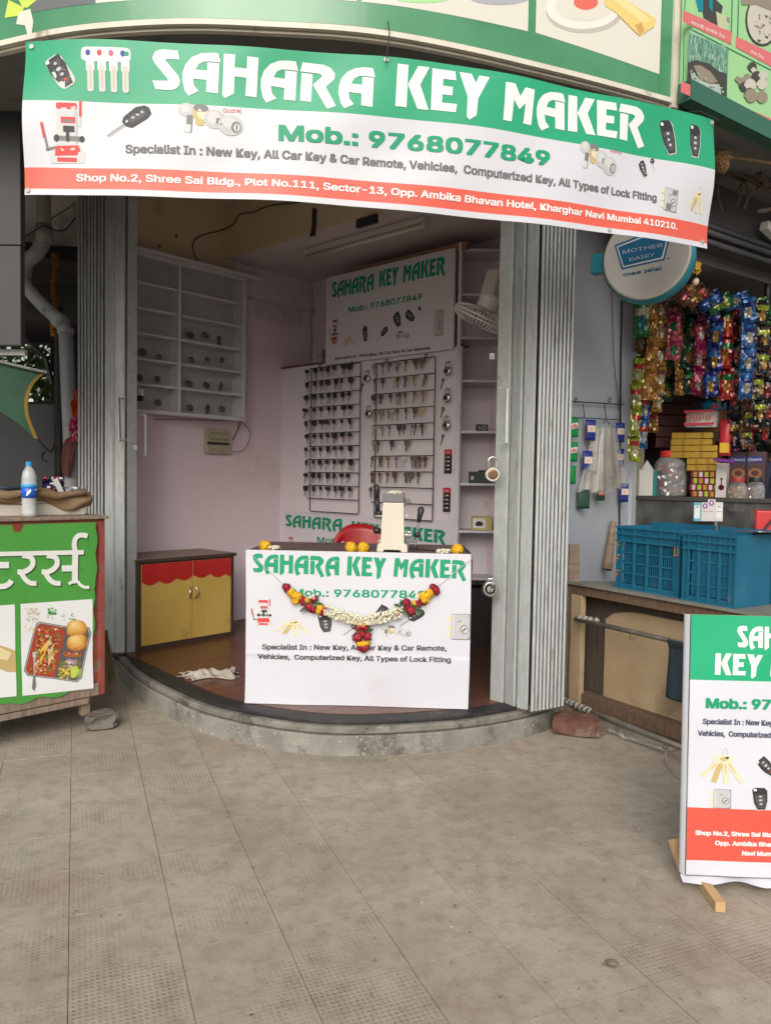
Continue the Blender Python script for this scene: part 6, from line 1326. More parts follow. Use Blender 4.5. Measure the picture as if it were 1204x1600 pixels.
b = mb(pm('orange_flowers_dry', (.35,.2,.02), rough=.8)); b.ball((0,0,0), .03, .025, .035, 10, 6, .3); o = b.obj('flower_bunch'); o.location = atY(1087, 418, 4.55); tag(o, 'dry yellow flower bunch hanging behind the rim of the round sign', 'flowers')

# ================================================================== pale wall: wires, sachets, plastic bags
NWx = lambda px, py, off=-.02: NW.at(px, py, off)
b = mb(m_blk); q = [NW.w(*(lambda a_: (a_[0], -.03, a_[1]))(NWx(px, py))) for px, py in ((886,628),(898,628),(967,632),(972,632))]; b.tube(q, .004, 5)
for px in (898, 951): a_ = NWx(px, 625); b.tube([NW.w(a_[0]+.018*math.cos(k*.63), -.025, a_[1]+.015*math.sin(k*.63)) for k in range(10)], .003, 5)
for P in (((908,631),(910,652)),((941,632),(944,655)),((888,652),(966,656))): b.tube([NW.w(*(lambda a_: (a_[0], -.03, a_[1]))(NWx(*s_))) for s_ in P], .003, 4)
tag(b.obj('wire_hanger'), 'bent black wire hanger rail on the pale blue wall', 'hanger')
b = mb(m_blk); b.tube([NW.w(*(lambda a_: (a_[0], -.012, a_[1]))(NWx(*s_))) for s_ in ((957,455),(960,560),(968,640))], .0025, 4); b.tube([NW.w(*(lambda a_: (a_[0], -.012, a_[1]))(NWx(*s_))) for s_ in ((973,470),(971,560),(968,900))], .006, 5); tag(b.obj('wall_cable'), 'thin dark cable running down the pale blue wall beside the kiosk post', 'cable')
def sachet(px, py, wpx, hpx, nm, lab, c1, c2, grp, dy=-.045, text=None, tc='white'):
    x, z = NWx(px, py, dy); d = 5.0; sx = wpx/1200*d*1.15; sz = hpx/1200*d; t = fthing(NW, nm, lab, 'sachet', x, dy, z, grp, rz=-38)
    b = mb(c1); b.smooth = True; b.surf(lambda s_, t_: ((s_-.5)*sx, -.008*math.sin(s_*3.14)*math.sin(t_*3.14), (t_-.5)*sz), 6, 6); o = b.obj('packet', t); solid(o, .003)
    ar = Art(1,1,[(0,0),(1,0),(1,1),(0,1)], fn=lambda u, v, dd: (u, -.0115-dd, v)); ar.h = lambda x_, y_: (x_, y_)
    if c2: ar.poly([(-sx*.4,-sz*.1),(sx*.4,-sz*.1),(sx*.4,sz*.22),(-sx*.4,sz*.22)], c2, 1); ar.poly([(sx*.06*math.cos(k), sz*.05+sx*.1*math.sin(k)) for k in range(6)], I['mred'], 2)
    if text: ar.text(text, (-sx*.32,-sz*.08), (sx*.32,sz*.02), sz*.22, I['mred'], bold=.06, px=False, lay=4); ar.poly([(-sx*.4,-sz*.12),(sx*.38,-sz*.02),(sx*.4,sz*.26),(-sx*.34,sz*.16)], I['white'], 1)
    ar.build(t); return t
sg = pm('sachet_green', (.01,.22,.06), rough=.3); sn = pm('sachet_navy', (.015,.03,.2), rough=.35); scr = ink('sachet_cream', (.6,.5,.42))
for k, (px, py, h, nm) in enumerate(((893,668,28,'top'),(892,706,28,'second'),(889,742,26,'bottom'))): sachet(px, py, 17, h, 'green_sachet', f'green 55 sachet in the strip against the right shutter, {nm} one', sg, None, 'green sachets', text='55' if k < 2 else None)
for k, (px, py, lab) in enumerate(((922,672,'upper blue and cream packet on the left of the wire hanger'),(917,721,'lower blue and cream packet on the left of the wire hanger'),(968,676,'blue and cream packet on the right of the wire hanger, near the post'),(974,770,'blue packet lowest on the right, hanging beside the blue crate'),(967,716,'blue packet half hidden behind the bunch of plastic bags'))): sachet(px, py, 14, 31, 'card_packet', lab, sn, scr, 'blue card packets', dy=-.05)
gr_ = pm('pouch_dark_green', (.02,.06,.04), rough=.4); sachet(911, 779, 17, 30, 'pouch', 'dark green pouch in clear wrap hanging lowest on the pale blue wall', gr_, None, None); sachet(938, 772, 12, 20, 'pouch', 'green and red pouch under the bunch of plastic bags', gr_, ink('pouch_red', (.5,.08,.05)), None)
m_bag = glass('bag_film', (.80,.77,.72), .2, .2); t = fthing(NW, 'bag_bunch', 'bunch of empty cloudy plastic bags hanging from the wire hanger', 'bags', *(lambda a_: (a_[0], -.10, a_[1]))(NWx(946, 668, -.1)))
for k in range(8):
    rr = random.Random(20+k); b = mb(m_bag); b.smooth = True; x0_ = (k-3.5)*.018; L_ = rr.uniform(.26,.42); sp = rr.uniform(.05,.09); ph = rr.uniform(0, 6)
    b.surf(lambda s_, t_: (x0_*(1+t_*1.7) + (s_-.5)*sp*(.3+t_*1.5) , -.03*math.sin(s_*9+ph)*(.2+t_)-.01*k+.04, -t_*L_ + .012*math.sin(s_*14+ph)*t_), 14, 12); b.obj('bag', t)
mb(m_blk).tube([(-.05,.0,.02),(0,0,.05),(.05,0,.02)], .003, 4).obj('loop', t)
b = mb(m_rawd); a_ = plan(884, 4.9); b.box(-.03,.035,-.01,.012,.0,1.04); o = b.obj('plank', bevel=.003); o.location = (a_.x, 4.72, 0.0); tag(o, 'brown plank standing between the right shutter and the kiosk table', 'plank')
b = mb(m_rawd); p, q = atY(958,815,5.2), atY(948,890,5.1); b.tube([q, p], [.035,.02], 7); tag(b.obj('wood_stick'), 'brown stick leaning behind the left blue crate', 'stick')
jb = struct(mb(m_blue).box(1.12, 1.20, -.02, .10, 0, 3.23).obj('kiosk_post')); jb.location = NW.o; jb.rotation_euler = (0,0,NW.rz)

# ================================================================== kiosk table, rails, crates
m_tt = pm('grey_green_table_top', (.13,.135,.115), (.19,.19,.165), sc=5, rough=.6, stain=(.3,.29,.26), ssc=9, sth=.62, sw=.08); m_tf = pm('brown_table_frame', (.085,.05,.03), (.14,.09,.06), sc=8, rough=.8, stretch=(6,6,2)); m_tply = pm('pale_plywood', (.30,.22,.13), (.38,.29,.18), sc=3, rough=.8, stain=(.18,.13,.08), ssc=2.5, sth=.55, sw=.2)
Wt = 1.75; zt_ = .815; tb_ = fthing(TB, 'kiosk_table', 'long brown wooden table with a grey-green top, carrying the blue crates', 'table')
mb(m_tt).prism([(-.02,-.02),(Wt,-.02),(Wt,1.0),(.62,1.0)], zt_-.016, zt_).obj('top', tb_, bevel=.002)
mb(m_tf).box(0,Wt,0,.03,zt_-.075,zt_-.017).obj('apron', tb_, bevel=.003)
mb(m_tf).box(0,.03,.0005,.04,.06,zt_-.0755).obj('leg', tb_, bevel=.003); mb(m_tply).box(.032,.12,.002,.04,.06,zt_-.0755).obj('front_stile', tb_, bevel=.003)
mb(m_tf).box(Wt-.03,Wt,.0,.04,0,zt_-.0755).obj('leg', tb_, bevel=.003)
mb(pm('dark_brown_board', (.05,.038,.03), (.075,.06,.045), sc=4, rough=.8, stretch=(10,10,1))).box(.03,Wt-.03,.12,.13,.06,zt_-.08).obj('inner_board', tb_)
x0, z0 = TB.at(942, 1075, .1); x1, z1 = TB.at(1090, 1100, .1); zt2 = TB.at(1010, 985, .1)[1]
b = mb(m_tply); n = 14; pts = [(x0, .13)] + [(x0 + .9*k/n, z_) for k, z_ in enumerate([.605,.65,.665,.675,.68,.68,.68,.68,.68,.68,.68,.68,.68,.675,.67])] + [(x0+.9, .13)]; b.yprism(pts, .1, .112); b.obj('plywood_panel', tb_)
mb(m_tf).box(.03,Wt,.02,.1,.06,.14).obj('bottom_rail', tb_, bevel=.004)
m_pipe = pm('dirty_steel_pipe', (.16,.14,.12), (.26,.24,.21), sc=14, rough=.5, metal=.5)
def railo(p, q, r, lab):
    b = mb(m_pipe); b.smooth = True; b.tube([p, q], r, 10); d = (q-p).normalized()
    for f in (.35, .62): c = p.lerp(q, f); b.tube([c+Vector((0,0,r)), c+Vector((.0,-.004,-.045)), c+Vector((.012,-.004,-.05)), c+Vector((.02,-.004,-.03))], .003, 5)
    o = b.obj('steel_rail'); return tag(o, lab, 'rail')
a_, c_ = TB.at(898, 967, -.05), TB.at(1068, 1008, -.05); railo(TB.w(a_[0], -.05, a_[1]), TB.w(a_[0]+1.2, -.05, a_[1]), .014, 'upper steel rail running across the front of the kiosk table')
a_ = TB.at(878, 1094, -.1); railo(TB.w(a_[0], -.1, a_[1]), TB.w(a_[0]+1.2, -.1, a_[1]-.03), .016, 'lower steel rail close to the ground in front of the kiosk table')
b = mb(pm('clear_tape', (.25,.235,.21), rough=.4)); b.smooth = True
for k in range(7): p = TB.w(a_[0]+.02+k*.035, -.1, a_[1]-k*.001); b.ball(p, .024, .018, .02, 8, 5, .25)
p0_ = TB.w(*( (lambda q_: (q_[0], -.05, q_[1]))(TB.at(905, 965, -.05)) ))
for k in range(4): b.ball(p0_ + Vector((k*.025, -k*.03, 0)), .02, .018, .018, 8, 5, .25)
tag(b.obj('tape_wrapping'), 'crumpled clear tape wrapped round the left ends of the steel rails', 'tape')
b = mb(m_bag); rr = random.Random(5)
P = catmull([atZ(945,1140,.02), atZ(975,1152,.015), atZ(1010,1163,.02), atZ(1045,1172,.02), atZ(1060,1165,.03)], 6)
b.tube([p+Vector((0,0,rr.uniform(-.004,.008))) for p in P], [rr.uniform(.004,.014) for _ in P], 6); P = catmull([atZ(1042,1168,.04), atZ(1038,1185,.01), atZ(1042,1198,.01), atZ(1062,1216,.005)], 5); b.tube(P, .005, 5)
tag(b.obj('plastic_strip'), 'twisted clear plastic strip lying under the lower steel rail', 'plastic strip')
# dark cloth on the rail
t_ = TB.at(1048, 1000, -.07); b = mb(pm('dark_teal_cloth', (.012,.022,.03), (.02,.032,.042), sc=20, rough=.9, bump=.5, bsc=300)); b.smooth = True
xa = TB.at(1042, 1005, -.07)[0]; za = a_z = TB.at(1048, 1003, -.07)[1]
def clo(s_, t2_): return (xa + .26*s_ - .015*t2_, -.05 - .02*math.cos(min(1, t2_*6)*1.57) - .008*math.sin(s_*16)*t2_ , za + .012*(1-t2_) - .30*t2_ - .01*math.sin(s_*5)*t2_)
b.surf(clo, 24, 20); o = b.obj('hanging_cloth'); solid(o, .004); o.matrix_world = TB.m; tag(o, 'dark teal cloth hanging over the upper steel rail beside the sandwich board', 'cloth')
# crates
m_cr = pm('crate_blue_plastic', (.008,.095,.175), (.012,.12,.205), sc=5, rough=.45, stain=(.09,.13,.15), ssc=6, sth=.6, sw=.2)
def crate(pxl, pxr, pyb, lab, dy, mark=True):
    p0_ = TB.at(pxl, 870, dy)[0]; p1_ = TB.at(pxr, 870, dy)[0]; w_ = p1_-p0_; h = .36; d = .27; t = fthing(TB, 'plastic_crate', lab, 'crate', p0_, dy, zt_+.001, 'blue crates on the kiosk table')
    def side(nm, fn, L_, nwin, full):
        b = mb(m_cr); th = .006; zr = h
        def bx(u0, u1, z0, z1, d0=0, d1=th): b.v += []; fn(b, u0, u1, z0, z1, d0, d1)
        pil = .035; wz0, wz1 = .03, h-.09
        bx(0, L_, 0, wz0); bx(0, L_, wz1, zr)
        us = [pil + (L_-2*pil)*k/nwin for k in range(nwin+1)]
        bx(0, pil, wz0, wz1); bx(L_-pil, L_, wz0, wz1)
        for u in us[1:-1]: bx(u-.008, u+.008, wz0, wz1, -.006, th)
        for u in us + [0, L_]: 
            u_ = min(max(u, .004), L_-.004); bx(u_-.004, u_+.004, 0, zr-.001, -.012, -.0005)
        for k in range(4):
            z = wz0 + (wz1-wz0)*k/4; 
            if k: bx(pil, L_-pil, z-.004, z+.004, -.004, th)
            for i in range(nwin):
                u0, u1 = us[i]+.008, us[i+1]-.008
                for j in range(1, 6): u = u0+(u1-u0)*j/6; bx(u-.0022, u+.0022, z+.0045, wz0+(wz1-wz0)*(k+1)/4-.0045, 0, th*.8)
        for z in (h-.008, h-.045, h-.085, .004): bx(-.004, L_+.004, z-.005, z+.005, -.016, -.0125)
        o = b.obj(nm, t); return o
    side('front_side', lambda b, u0, u1, z0, z1, a, c: b.box(u0, u1, a, c, z0, z1), w_, 4, True)
    side('left_side', lambda b, u0, u1, z0, z1, a, c: b.box(a, c, u0+.0065, u1+.0065, z0, z1), d, 4, True)
    mb(m_cr).box(w_-.006, w_, .0065, d, 0, h).obj('right_side', t); mb(m_cr).box(0, w_, d+.0135, d+.02, 0, h+.02).obj('back_side', t); mb(m_cr).box(.01, w_-.01, .01, d, .004, .01).obj('base', t); mb(pm('crate_inner_dark', (.006,.01,.013), rough=.8)).box(.035, w_-.03, .04, d-.01, .0105, .31).obj('shade_fill', t)  # near-black block inside is painted shade behind the slots, no real bin
    return t
t1 = crate(964, 1063, 905, 'blue plastic crate with orange paint marks, left one on the kiosk table', .06)
b = mb(pm('orange_paint_mark', (.33,.16,.03), rough=.6))
Lw = TB.at(1063,870,.06)[0]-TB.at(964,870,.06)[0]
for z in (.23,.15,.06): b.box(.008,.012,-.0145,-.0126,z,z+.045); b.box(.012,.03,-.0145,-.0126,z+.036,z+.044); b.box(.012,.024,-.0145,-.0126,z+.016,z+.023)
b.m = Matrix.Translation((Lw-.034,0,0)); b.box(.0,.006,-.0145,-.0126,.22,.28); b.box(.006,.02,-.0145,-.0126,.272,.28); b.box(.006,.02,-.0145,-.0126,.22,.228); b.box(.02,.026,-.0145,-.0126,.228,.272); b.obj('paint_mark', t1)
crate(1068, 1152, 930, 'blue plastic crate with a handle slot, right one on the kiosk table', .02)
t = fthing(TB, 'metal_tray', 'shiny steel tray edge resting on the right blue crate', 'tray', *(lambda q_: (q_[0], .1, q_[1]))(TB.at(1163, 832, .1))); b = mb(m_steel); b.smooth = True; b.surf(lambda s_, t_: ((s_-.5)*.16, t_*.22, .012*(1-t_)*abs(s_-.3)), 8, 4); o = b.obj('tray', t); solid(o, .003)
# counter shelf behind the crates: glass case, goods
KF = Frame(1.86, 5.62, -33)
def kat(px, py, off=0): return KF.at(px, py, off)
kc = fthing(KF, 'kiosk_counter', 'dark glass-fronted kiosk counter behind the blue crates', 'counter')
x1_, zk = kat(1125, 777, 0); zk = kat(1060, 776, 0)[1]
mb(pm('dark_counter_board', (.03,.028,.026), (.045,.04,.04), sc=5, rough=.5)).box(-.1, 1.15, 0, .5, zk-.03, zk).obj('top', kc, bevel=.003)
mb(m_dark).box(-.1, 1.15, .1, .48, 0, zk-.031).obj('body', kc); mb(glass('counter_glass', (.6,.62,.62), .06, .05)).box(-.08, 1.1, .01, .016, zk-.32, zk-.031).obj('glass_front', kc)
for x in (-.09, .52, 1.13): mb(m_gal2).box(x-.008, x+.008, 0, .02, .3, zk-.031).obj('glass_strip', kc)
def kt(nm, lab, cat, px, py, off=.05, grp=None, z=None):
    x, zz = kat(px, py, off); return fthing(KF, nm, lab, cat, x, off, zk+.0005 if z is None else zz, grp)
KS = 5.4/1200
t = kt('white_box', 'open white cardboard box on the kiosk counter, left end', 'box', 1002, 776, .03); mb(pm('white_card', (.5,.5,.5), rough=.6)).box(-.08,.075,0,.16,0,.19).obj('body', t, bevel=.002); b = mb(MATS['white_card']); b.put([(-.01,0,.191),(.03,0,.26),(.075,.0,.191),(.075,.004,.191),(.03,.004,.26),(-.01,.004,.191)], [(0,2,1),(3,5,4),(0,1,4,5),(1,2,3,4)]); b.obj('flap', t); mb(pm('teal_card', (.02,.16,.16), rough=.5)).box(.0755,.1,0,.16,0,.185).obj('side', t)
def jar(px, py, r, h, lab, fill, capc, off=.1, z=None):
    t = kt('jar', lab, 'jar', px, py, off, None, z); b = mb(glass('jar_plastic', (.9,.9,.9), .22, .08)); b.smooth = True; b.lathe([(r*.9,0),(r,.01),(r,h*.62),(r*.97,h*.72),(r*.8,h*.82),(r*.62,h*.86),(r*.62,h*.9)], 28); b.obj('body', t)
    b = mb(capc); b.smooth = False; b.lathe([(0,h*.86),(r*.68,h*.86),(r*.7,h*.87),(r*.7,h*.97),(r*.66,h),(0,h)], 28); b.obj('lid', t)
    rr = random.Random(int(px)); b = MB(); 
    for m in fill: b.mat(m)
    for k in range(90):
        a_ = rr.uniform(0,6.28); q = r*.8*rr.random()**.3; z_ = rr.uniform(.015,h*.72); b.cur = rr.randrange(len(fill)); s_ = r*.16; c = Vector((q*math.cos(a_), q*math.sin(a_), z_)); d = Vector((rr.uniform(-1,1), rr.uniform(-1,1), rr.uniform(-1,1))).normalized(); n = d.orthogonal().normalized(); e_ = d.cross(n)
        b.put([c-d*s_*1.4, c+n*s_, c+d*s_*1.4, c-n*s_, c+e_*s_*.5, c-e_*s_*.5], [(0,1,4),(1,2,4),(2,3,4),(3,0,4),(1,0,5),(2,1,5),(3,2,5),(0,3,5)])
    b.obj('sweets', t, kind='stuff'); return t
f_mar = pm('foil_maroon', (.16,.01,.025), rough=.3); f_sil = pm('foil_silver', (.55,.53,.53), rough=.3, metal=.5); f_gold = pm('foil_gold', (.42,.27,.04), rough=.3, metal=.5); f_brn = pm('foil_brown', (.07,.03,.02), rough=.35)
jar(1046, 776, .115, .33, 'round plastic jar with red lid full of silver and maroon sweets', [f_sil,f_sil,f_mar], pm('red_lid', (.5,.03,.03), rough=.4), .14)
jar(1150, 800, .065, .24, 'jar of orange cookies at the right behind the right crate', [pm('cookie_orange', (.3,.12,.03), rough=.8), pm('cookie_tan', (.4,.22,.08), rough=.8)], pm('dull_red_lid', (.25,.03,.03), rough=.5), .08, z=1)
jar(1178, 800, .06, .24, 'dark jar of foil toffees right of the cookie jar', [f_brn,f_sil,f_mar], m_blk, .1, z=1)
# stacked boxes of bars
sh_ = 0
for k in range(10):
    z_ = .0 + k*.0; gold = k > 3
    t = kt('bar_carton', f"{['bottom','second','third','fourth','fifth','sixth','seventh','eighth','ninth','top'][k]} carton of the {'gold' if gold else 'maroon'} snack bar stack beside the jar", 'carton', 1096 if not gold else 1090, 776, .06, 'stacked bar cartons'); t.location.z += k*.046; x_ = rf.uniform(-.006,.006)
    w0 = -.085 if k < 6 else -.20; mcol = f_gold if gold else f_mar
    mb(mcol).box(w0+x_, .115+x_ - (.0 if k < 8 else .05), 0, .2, 0, .044).obj('body', t, bevel=.004)
    for j in range(5):
        u = w0 + x_ + .02 + j*(.11-w0)/5.2; mb([f_gold,f_sil,pm('foil_lime', (.25,.42,.03), rough=.3)][(j+k) % 3] if not gold else [f_gold,pm('foil_gold_dark', (.25,.14,.02), rough=.3)][j % 2]).box(u, u+.022, -.002, -.0005, .004, .040).obj('bar_end', t)
t = kt('white_carton', 'tall white carton with a dark chocolate swirl right of the bar stack', 'carton', 1123, 776, .05); mb(pm('ivory_card', (.42,.4,.38), rough=.5)).box(-.028,.04,0,.12,0,.24).obj('body', t, bevel=.002); b = mb(ink('swirl', (.12,.01,.02))); b.lathe([(.001,0),(.02,.0)], 14, (.01,-.001,.07), 'Y'); b.lathe([(.001,0),(.009,.0)], 10, (.01,-.001,.13), 'Y'); b.box(.006,.014,-.0015,-.0005,.09,.125); b.obj('emblem', t)
t = kt('bread_loaf', 'wrapped sliced bread loaf with red and white print on top of the gold cartons', 'bread', 1095, 668, .08, z=1); b = mb(pm('bread_wrap_white', (.5,.45,.43), rough=.35)); b.smooth = True; b.surf(lambda s_, t_: ((s_-.5)*.2, -.05+.1*t_*.3-.035*math.sin(s_*3.14), .12*(t_)*(.8+.2*math.sin(s_*3.14))), 12, 8); b.box(-.1,.1,-.03,.12,0,.11); b.obj('wrap', t)
b = mb(f_red)
for z_ in (.012,.1): b.box(-.1,.1,-.094,-.09,z_,z_+.016)
for k in range(8): b.box(-.085+k*.022,-.078+k*.022,-.094,-.09,.04+.006*(k%3),.085)
b.obj('stripes', t)
t = kt('bread_packet', 'tall blue-topped bread packet behind the red and white loaf', 'bread', 1114, 672, .2, z=1); b = mb(pm('bread_blue', (.02,.2,.42), rough=.3)); b.smooth = True; b.ball((0,0,.17), .095, .05, .06, 12, 8, .05); b.obj('blue_top', t); b = mb(pm('bread_brown', (.25,.12,.05), rough=.5)); b.box(-.08,.08,-.04,.05,-.02,.15); b.obj('slices', t, bevel=.015); mb(f_red).box(-.012,.03,-.058,-.05,.15,.175).obj('badge', t)
t = kt('chip_packet', 'upright red and yellow chip packet right of the bread', 'packet', 1131, 712, .1, z=1); b = mb(f_red); b.smooth = True; b.surf(lambda s_, t_: ((s_-.5)*.075, -.015*math.sin(s_*3.14)*math.sin(t_*3.14), t_*.25), 6, 10); o = b.obj('wrap', t); solid(o, .003); mb(pm('foil_yellow', (.6,.4,.03), rough=.3)).box(-.03,.03,-.02,-.0165,.02,.09).obj('panel', t)
for px, lab in ((1152,'left'),(1178,'right')):
    t = kt('choco_box', f'dark brown Choco carton on the right of the kiosk shelf, {lab} one', 'carton', px, 755, .2, 'choco cartons', z=1); mb(pm('choco_card', (.05,.025,.03), rough=.4)).box(-.068,.062,0,.1,0,.22).obj('body', t, bevel=.003)
    ar = Art(1,1,[(0,0),(1,0),(1,1),(0,1)]); ar.h = lambda x_, y_: (x_, y_); ar.poly([(-.055,.145),(.05,.145),(.055,.175),(.03,.19),(-.04,.19),(-.06,.17)], ink('choco_blue', (.02,.03,.15)), 1); ar.text('Choco', (-.045,.155), (.04,.16), .026, I['silver'], bold=.02, px=False); ar.poly([(.045*math.cos(k*.4), .07+.035*math.sin(k*.4)) for k in range(16)], I['brown'], 1); ar.poly([(.025*math.cos(k*.4), .07+.02*math.sin(k*.4)) for k in range(16)], I['choc'], 2); ar.build(t)
b = mb(pm('purple_foil', (.12,.02,.2), rough=.3)); b.box(-.06,.07,-.005,.04,0,.022); t = b.obj('chocolate_bar', bevel=.004); x, z = kat(1128, 722, -.05); t.location = KF.w(x, -.05, z); t.rotation_euler = (0, R(6), KF.rz); tag(t, 'purple chocolate bar jutting out above the white carton', 'chocolate')
# payment cards standing behind the crate
for k, (px, c) in enumerate(((1088,ink('card_skyblue', (.1,.35,.5))),(1100,I['white']),(1110,I['white']),(1122,I['white']))):
    t = kt('payment_card', ['blue-edged payment card stand behind the crates, leftmost of four','payment card with purple emblem, second of four','tall payment card with round purple emblem, third of four','payment card on the right of the row of four'][k], 'card', px, 810, -.12, 'payment cards', z=1); mb(pm('card_white', (.55,.55,.55), rough=.4) if k else pm('card_blue', (.12,.36,.5), rough=.4)).box(-.024,.024,0,.004,-.02,.11+.02*(k==2)).obj('card', t, bevel=.002)
    ar = Art(1,1,[(0,0),(1,0),(1,1),(0,1)]); ar.h = lambda x_, y_: (x_, y_)
    if k in (1,2): ar.poly([(.017*math.cos(q*.4), .085+.02*(k==2)+.02*math.sin(q*.4)) for q in range(16)], I['purple'], 1); ar.poly([(.006*math.cos(q*.8), .085+.02*(k==2)+.01*math.sin(q*.8)) for q in range(8)], I['white'], 2)
    else: ar.poly([(-.018,.0),(.018,.0),(.018,.09),(-.018,.09)], I['white'], 1); ar.poly([(-.01,.075),(.01,.075),(.01,.081),(-.01,.081)], I['dark'], 2)
    if k: ar.poly([(-.014,.045),(.014,.045),(.014,.049),(-.014,.049)], I['purple'], 2)
    ar.build(t)
# hanging strips of snack packets
def foil(nm, c): return pm('snack_'+nm, tuple(v*.6 for v in c), tuple(v*.2 for v in c), sc=26, det=2, rough=.22, metal=.25, spec=.6, bump=1, bsc=30, speck=(.4,.36,.3), spsc=45, spth=.68)  # dark blotches and pale specks paint crinkle shade and glints into the colour
F_ = dict(green=foil('green', (.02,.16,.04)), orange=foil('orange', (.42,.17,.02)), gold=foil('gold', (.4,.22,.04)), pink=foil('pink', (.5,.1,.14)), magenta=foil('magenta', (.33,.01,.09)), blue=foil('blue', (.01,.025,.2)), sky=foil('sky', (.02,.13,.38)), red=foil('red', (.42,.02,.02)), lime=foil('lime', (.33,.4,.03)), brown=foil('brown', (.16,.06,.03)), black=foil('black', (.015,.015,.02)), teal=foil('teal', (.01,.16,.2)), cream=foil('cream', (.5,.45,.35)), dgreen=foil('dark_green', (.01,.07,.03)))
_pk = {}
def packet_mesh(c1, c2, c3, w_, h, seed):
    k = (c1, c2, c3, round(w_, 3), round(h, 3), seed)
    if k in _pk: return _pk[k]
    rr = random.Random(seed); n, m_ = 8, 10; b = MB(); b.smooth = True; ms_ = [F_[c1], F_[c2], F_[c3]]
    for m in ms_: b.mat(m)
    g = [[0]*(n+1) for _ in range(m_+1)]
    def vt(i, j, s):
        u, v = i/n, j/m_; e_ = math.sin(u*math.pi)**.6 * min(1, min(v, 1-v)*6)**.7; return ((u-.5)*w_*(1-.06*math.sin(v*3.14)) + rr.uniform(-.002,.002), s*(.013*e_ + (rr.uniform(-.008,.008) if 0 < i < n else 0)) , (v-.5)*h + rr.uniform(-.003,.003))
    for s in (-1, 1):
        vs = [vt(i, j, s) for j in range(m_+1) for i in range(n+1)]
        for j in range(m_):
            for i in range(n):
                u, v = i/n, j/m_; r2 = ((u-.45)/.3)**2 + ((v-.35)/.2)**2; b.cur = 2 if r2 < 1 and s < 0 else (1 if .55 < v < .8 and .1 < u < .9 and s < 0 else 0)
                f = [j*(n+1)+i, j*(n+1)+i+1, (j+1)*(n+1)+i+1, (j+1)*(n+1)+i]; b.put([vs[q] for q in (f if s < 0 else f[::-1])], [(0,1,2,3)])
    _pk[k] = b.mesh('packet'); return _pk[k]
strips = [ # px, top, bottom, packets, colours, Y, width px, label
 (995,560,720,4,('lime','red','cream'),5.05,17,'leftmost strip of lime and red packets beside the kiosk post'),
 (1004,470,525,1,('green','cream','teal'),5.15,22,'single large green and teal packet hanging under the round sign'),
 (1019,460,622,4,('orange','gold','gold'),5.2,19,'strip of orange-gold packets, second from the kiosk post'),
 (1033,462,640,5,('gold','brown','cream'),5.25,16,'strip of bronze packets right of the orange-gold ones'),
 (1052,452,560,3,('pink','magenta','green'),5.2,20,'strip of pink packets with a magenta one at the bottom'),
 (1064,455,615,5,('gold','brown','orange'),5.35,13,'narrow strip of gold packets behind the pink strip'),
 (1080,452,612,4,('dgreen','green','orange'),5.3,18,'strip of green packets with orange chips pictures'),
 (1096,462,614,4,('magenta','pink','cream'),5.2,16,'strip of magenta packets right of the green strip'),
 (1117,462,618,4,('blue','sky','gold'),5.1,19,'strip of dark blue packets in the middle of the kiosk'),
 (1136,478,622,3,('red','green','orange'),5.15,19,'strip with a bright green packet above red ones'),
 (1150,466,640,5,('black','brown','red'),5.25,15,'strip of black packets between the two blue strips'),
 (1170,465,620,4,('sky','blue','cream'),5.0,20,'strip of bright blue packets near the right edge'),
 (1192,470,660,5,('black','lime','gold'),5.0,18,'strip of black and gold packets at the right edge'),
 (1006,615,700,2,('sky','red','cream'),5.25,15,'short strip of light blue packets low beside the kiosk post'),
 (1022,640,675,1,('orange','red','gold'),5.35,16,'single orange packet hanging low behind the bread'),
 (1148,610,700,2,('black','gold','brown'),5.4,20,'lower strip of black coffee packets right of the bread'),
 (1170,612,700,3,('brown','lime','black'),5.3,20,'lower strip of brown packets near the right edge')]
for k, (px, y0, y1, n, cs_, Y, wp, lab) in enumerate(strips):
    p = atY(px, y0, Y); t = thing('packet_strip', lab, 'snack strip', p, R(-15), 'hanging snack packet strips'); tot = (y1-y0)/1200*Y*1.0; h = tot/n; w_ = wp/1200*Y*1.12
    for j in range(n):
        o = bpy.data.objects.new('packet', packet_mesh(*cs_, w_, h*1.03, 1+(j+k) % 3)); COL.objects.link(o); o.parent = t; o.location = (rf.uniform(-.012,.012), rf.uniform(-.012,.012), -h*(j+.5)); o.rotation_euler = (rf.uniform(-.25,.25), rf.uniform(-.12,.12), rf.uniform(-.5,.5))
cols_ = [('gold','brown','cream'),('black','brown','red'),('green','lime','orange'),('brown','orange','gold'),('dgreen','green','gold'),('magenta','black','pink'),('blue','black','sky'),('black','gold','cream')]
for k in range(26):
    px = 1000 + (k % 14)*15.5 + (7 if k > 13 else 0); y0 = (rf.uniform(468,500) if k < 14 else rf.uniform(560,620)); n = rf.randint(4,6); Y = 5.5 + .12*(k > 13); w_ = .085; h = .15
    if k > 13 and px < 1120: continue
    cs_ = cols_[rf.randrange(8)]; p = atY(px, y0, Y); t = thing('packet_strip', f'{cs_[0]} and {cs_[1]} strip, shaded {"second" if k < 14 else "low"} row, {["first","second","third","fourth","fifth","sixth","seventh","eighth","ninth","tenth","eleventh","twelfth","thirteenth","fourteenth"][k % 14]} from the post', 'snack strip', p, R(rf.uniform(-30,10)), 'second row of snack strips')
    for j in range(n):
        o = bpy.data.objects.new('packet', packet_mesh(*cs_, w_, h*1.03, 1+(j+k) % 3)); COL.objects.link(o); o.parent = t; o.location = (rf.uniform(-.01,.01), rf.uniform(-.01,.01), -h*(j+.5)); o.rotation_euler = (rf.uniform(-.2,.2), rf.uniform(-.1,.1), rf.uniform(-.5,.5))
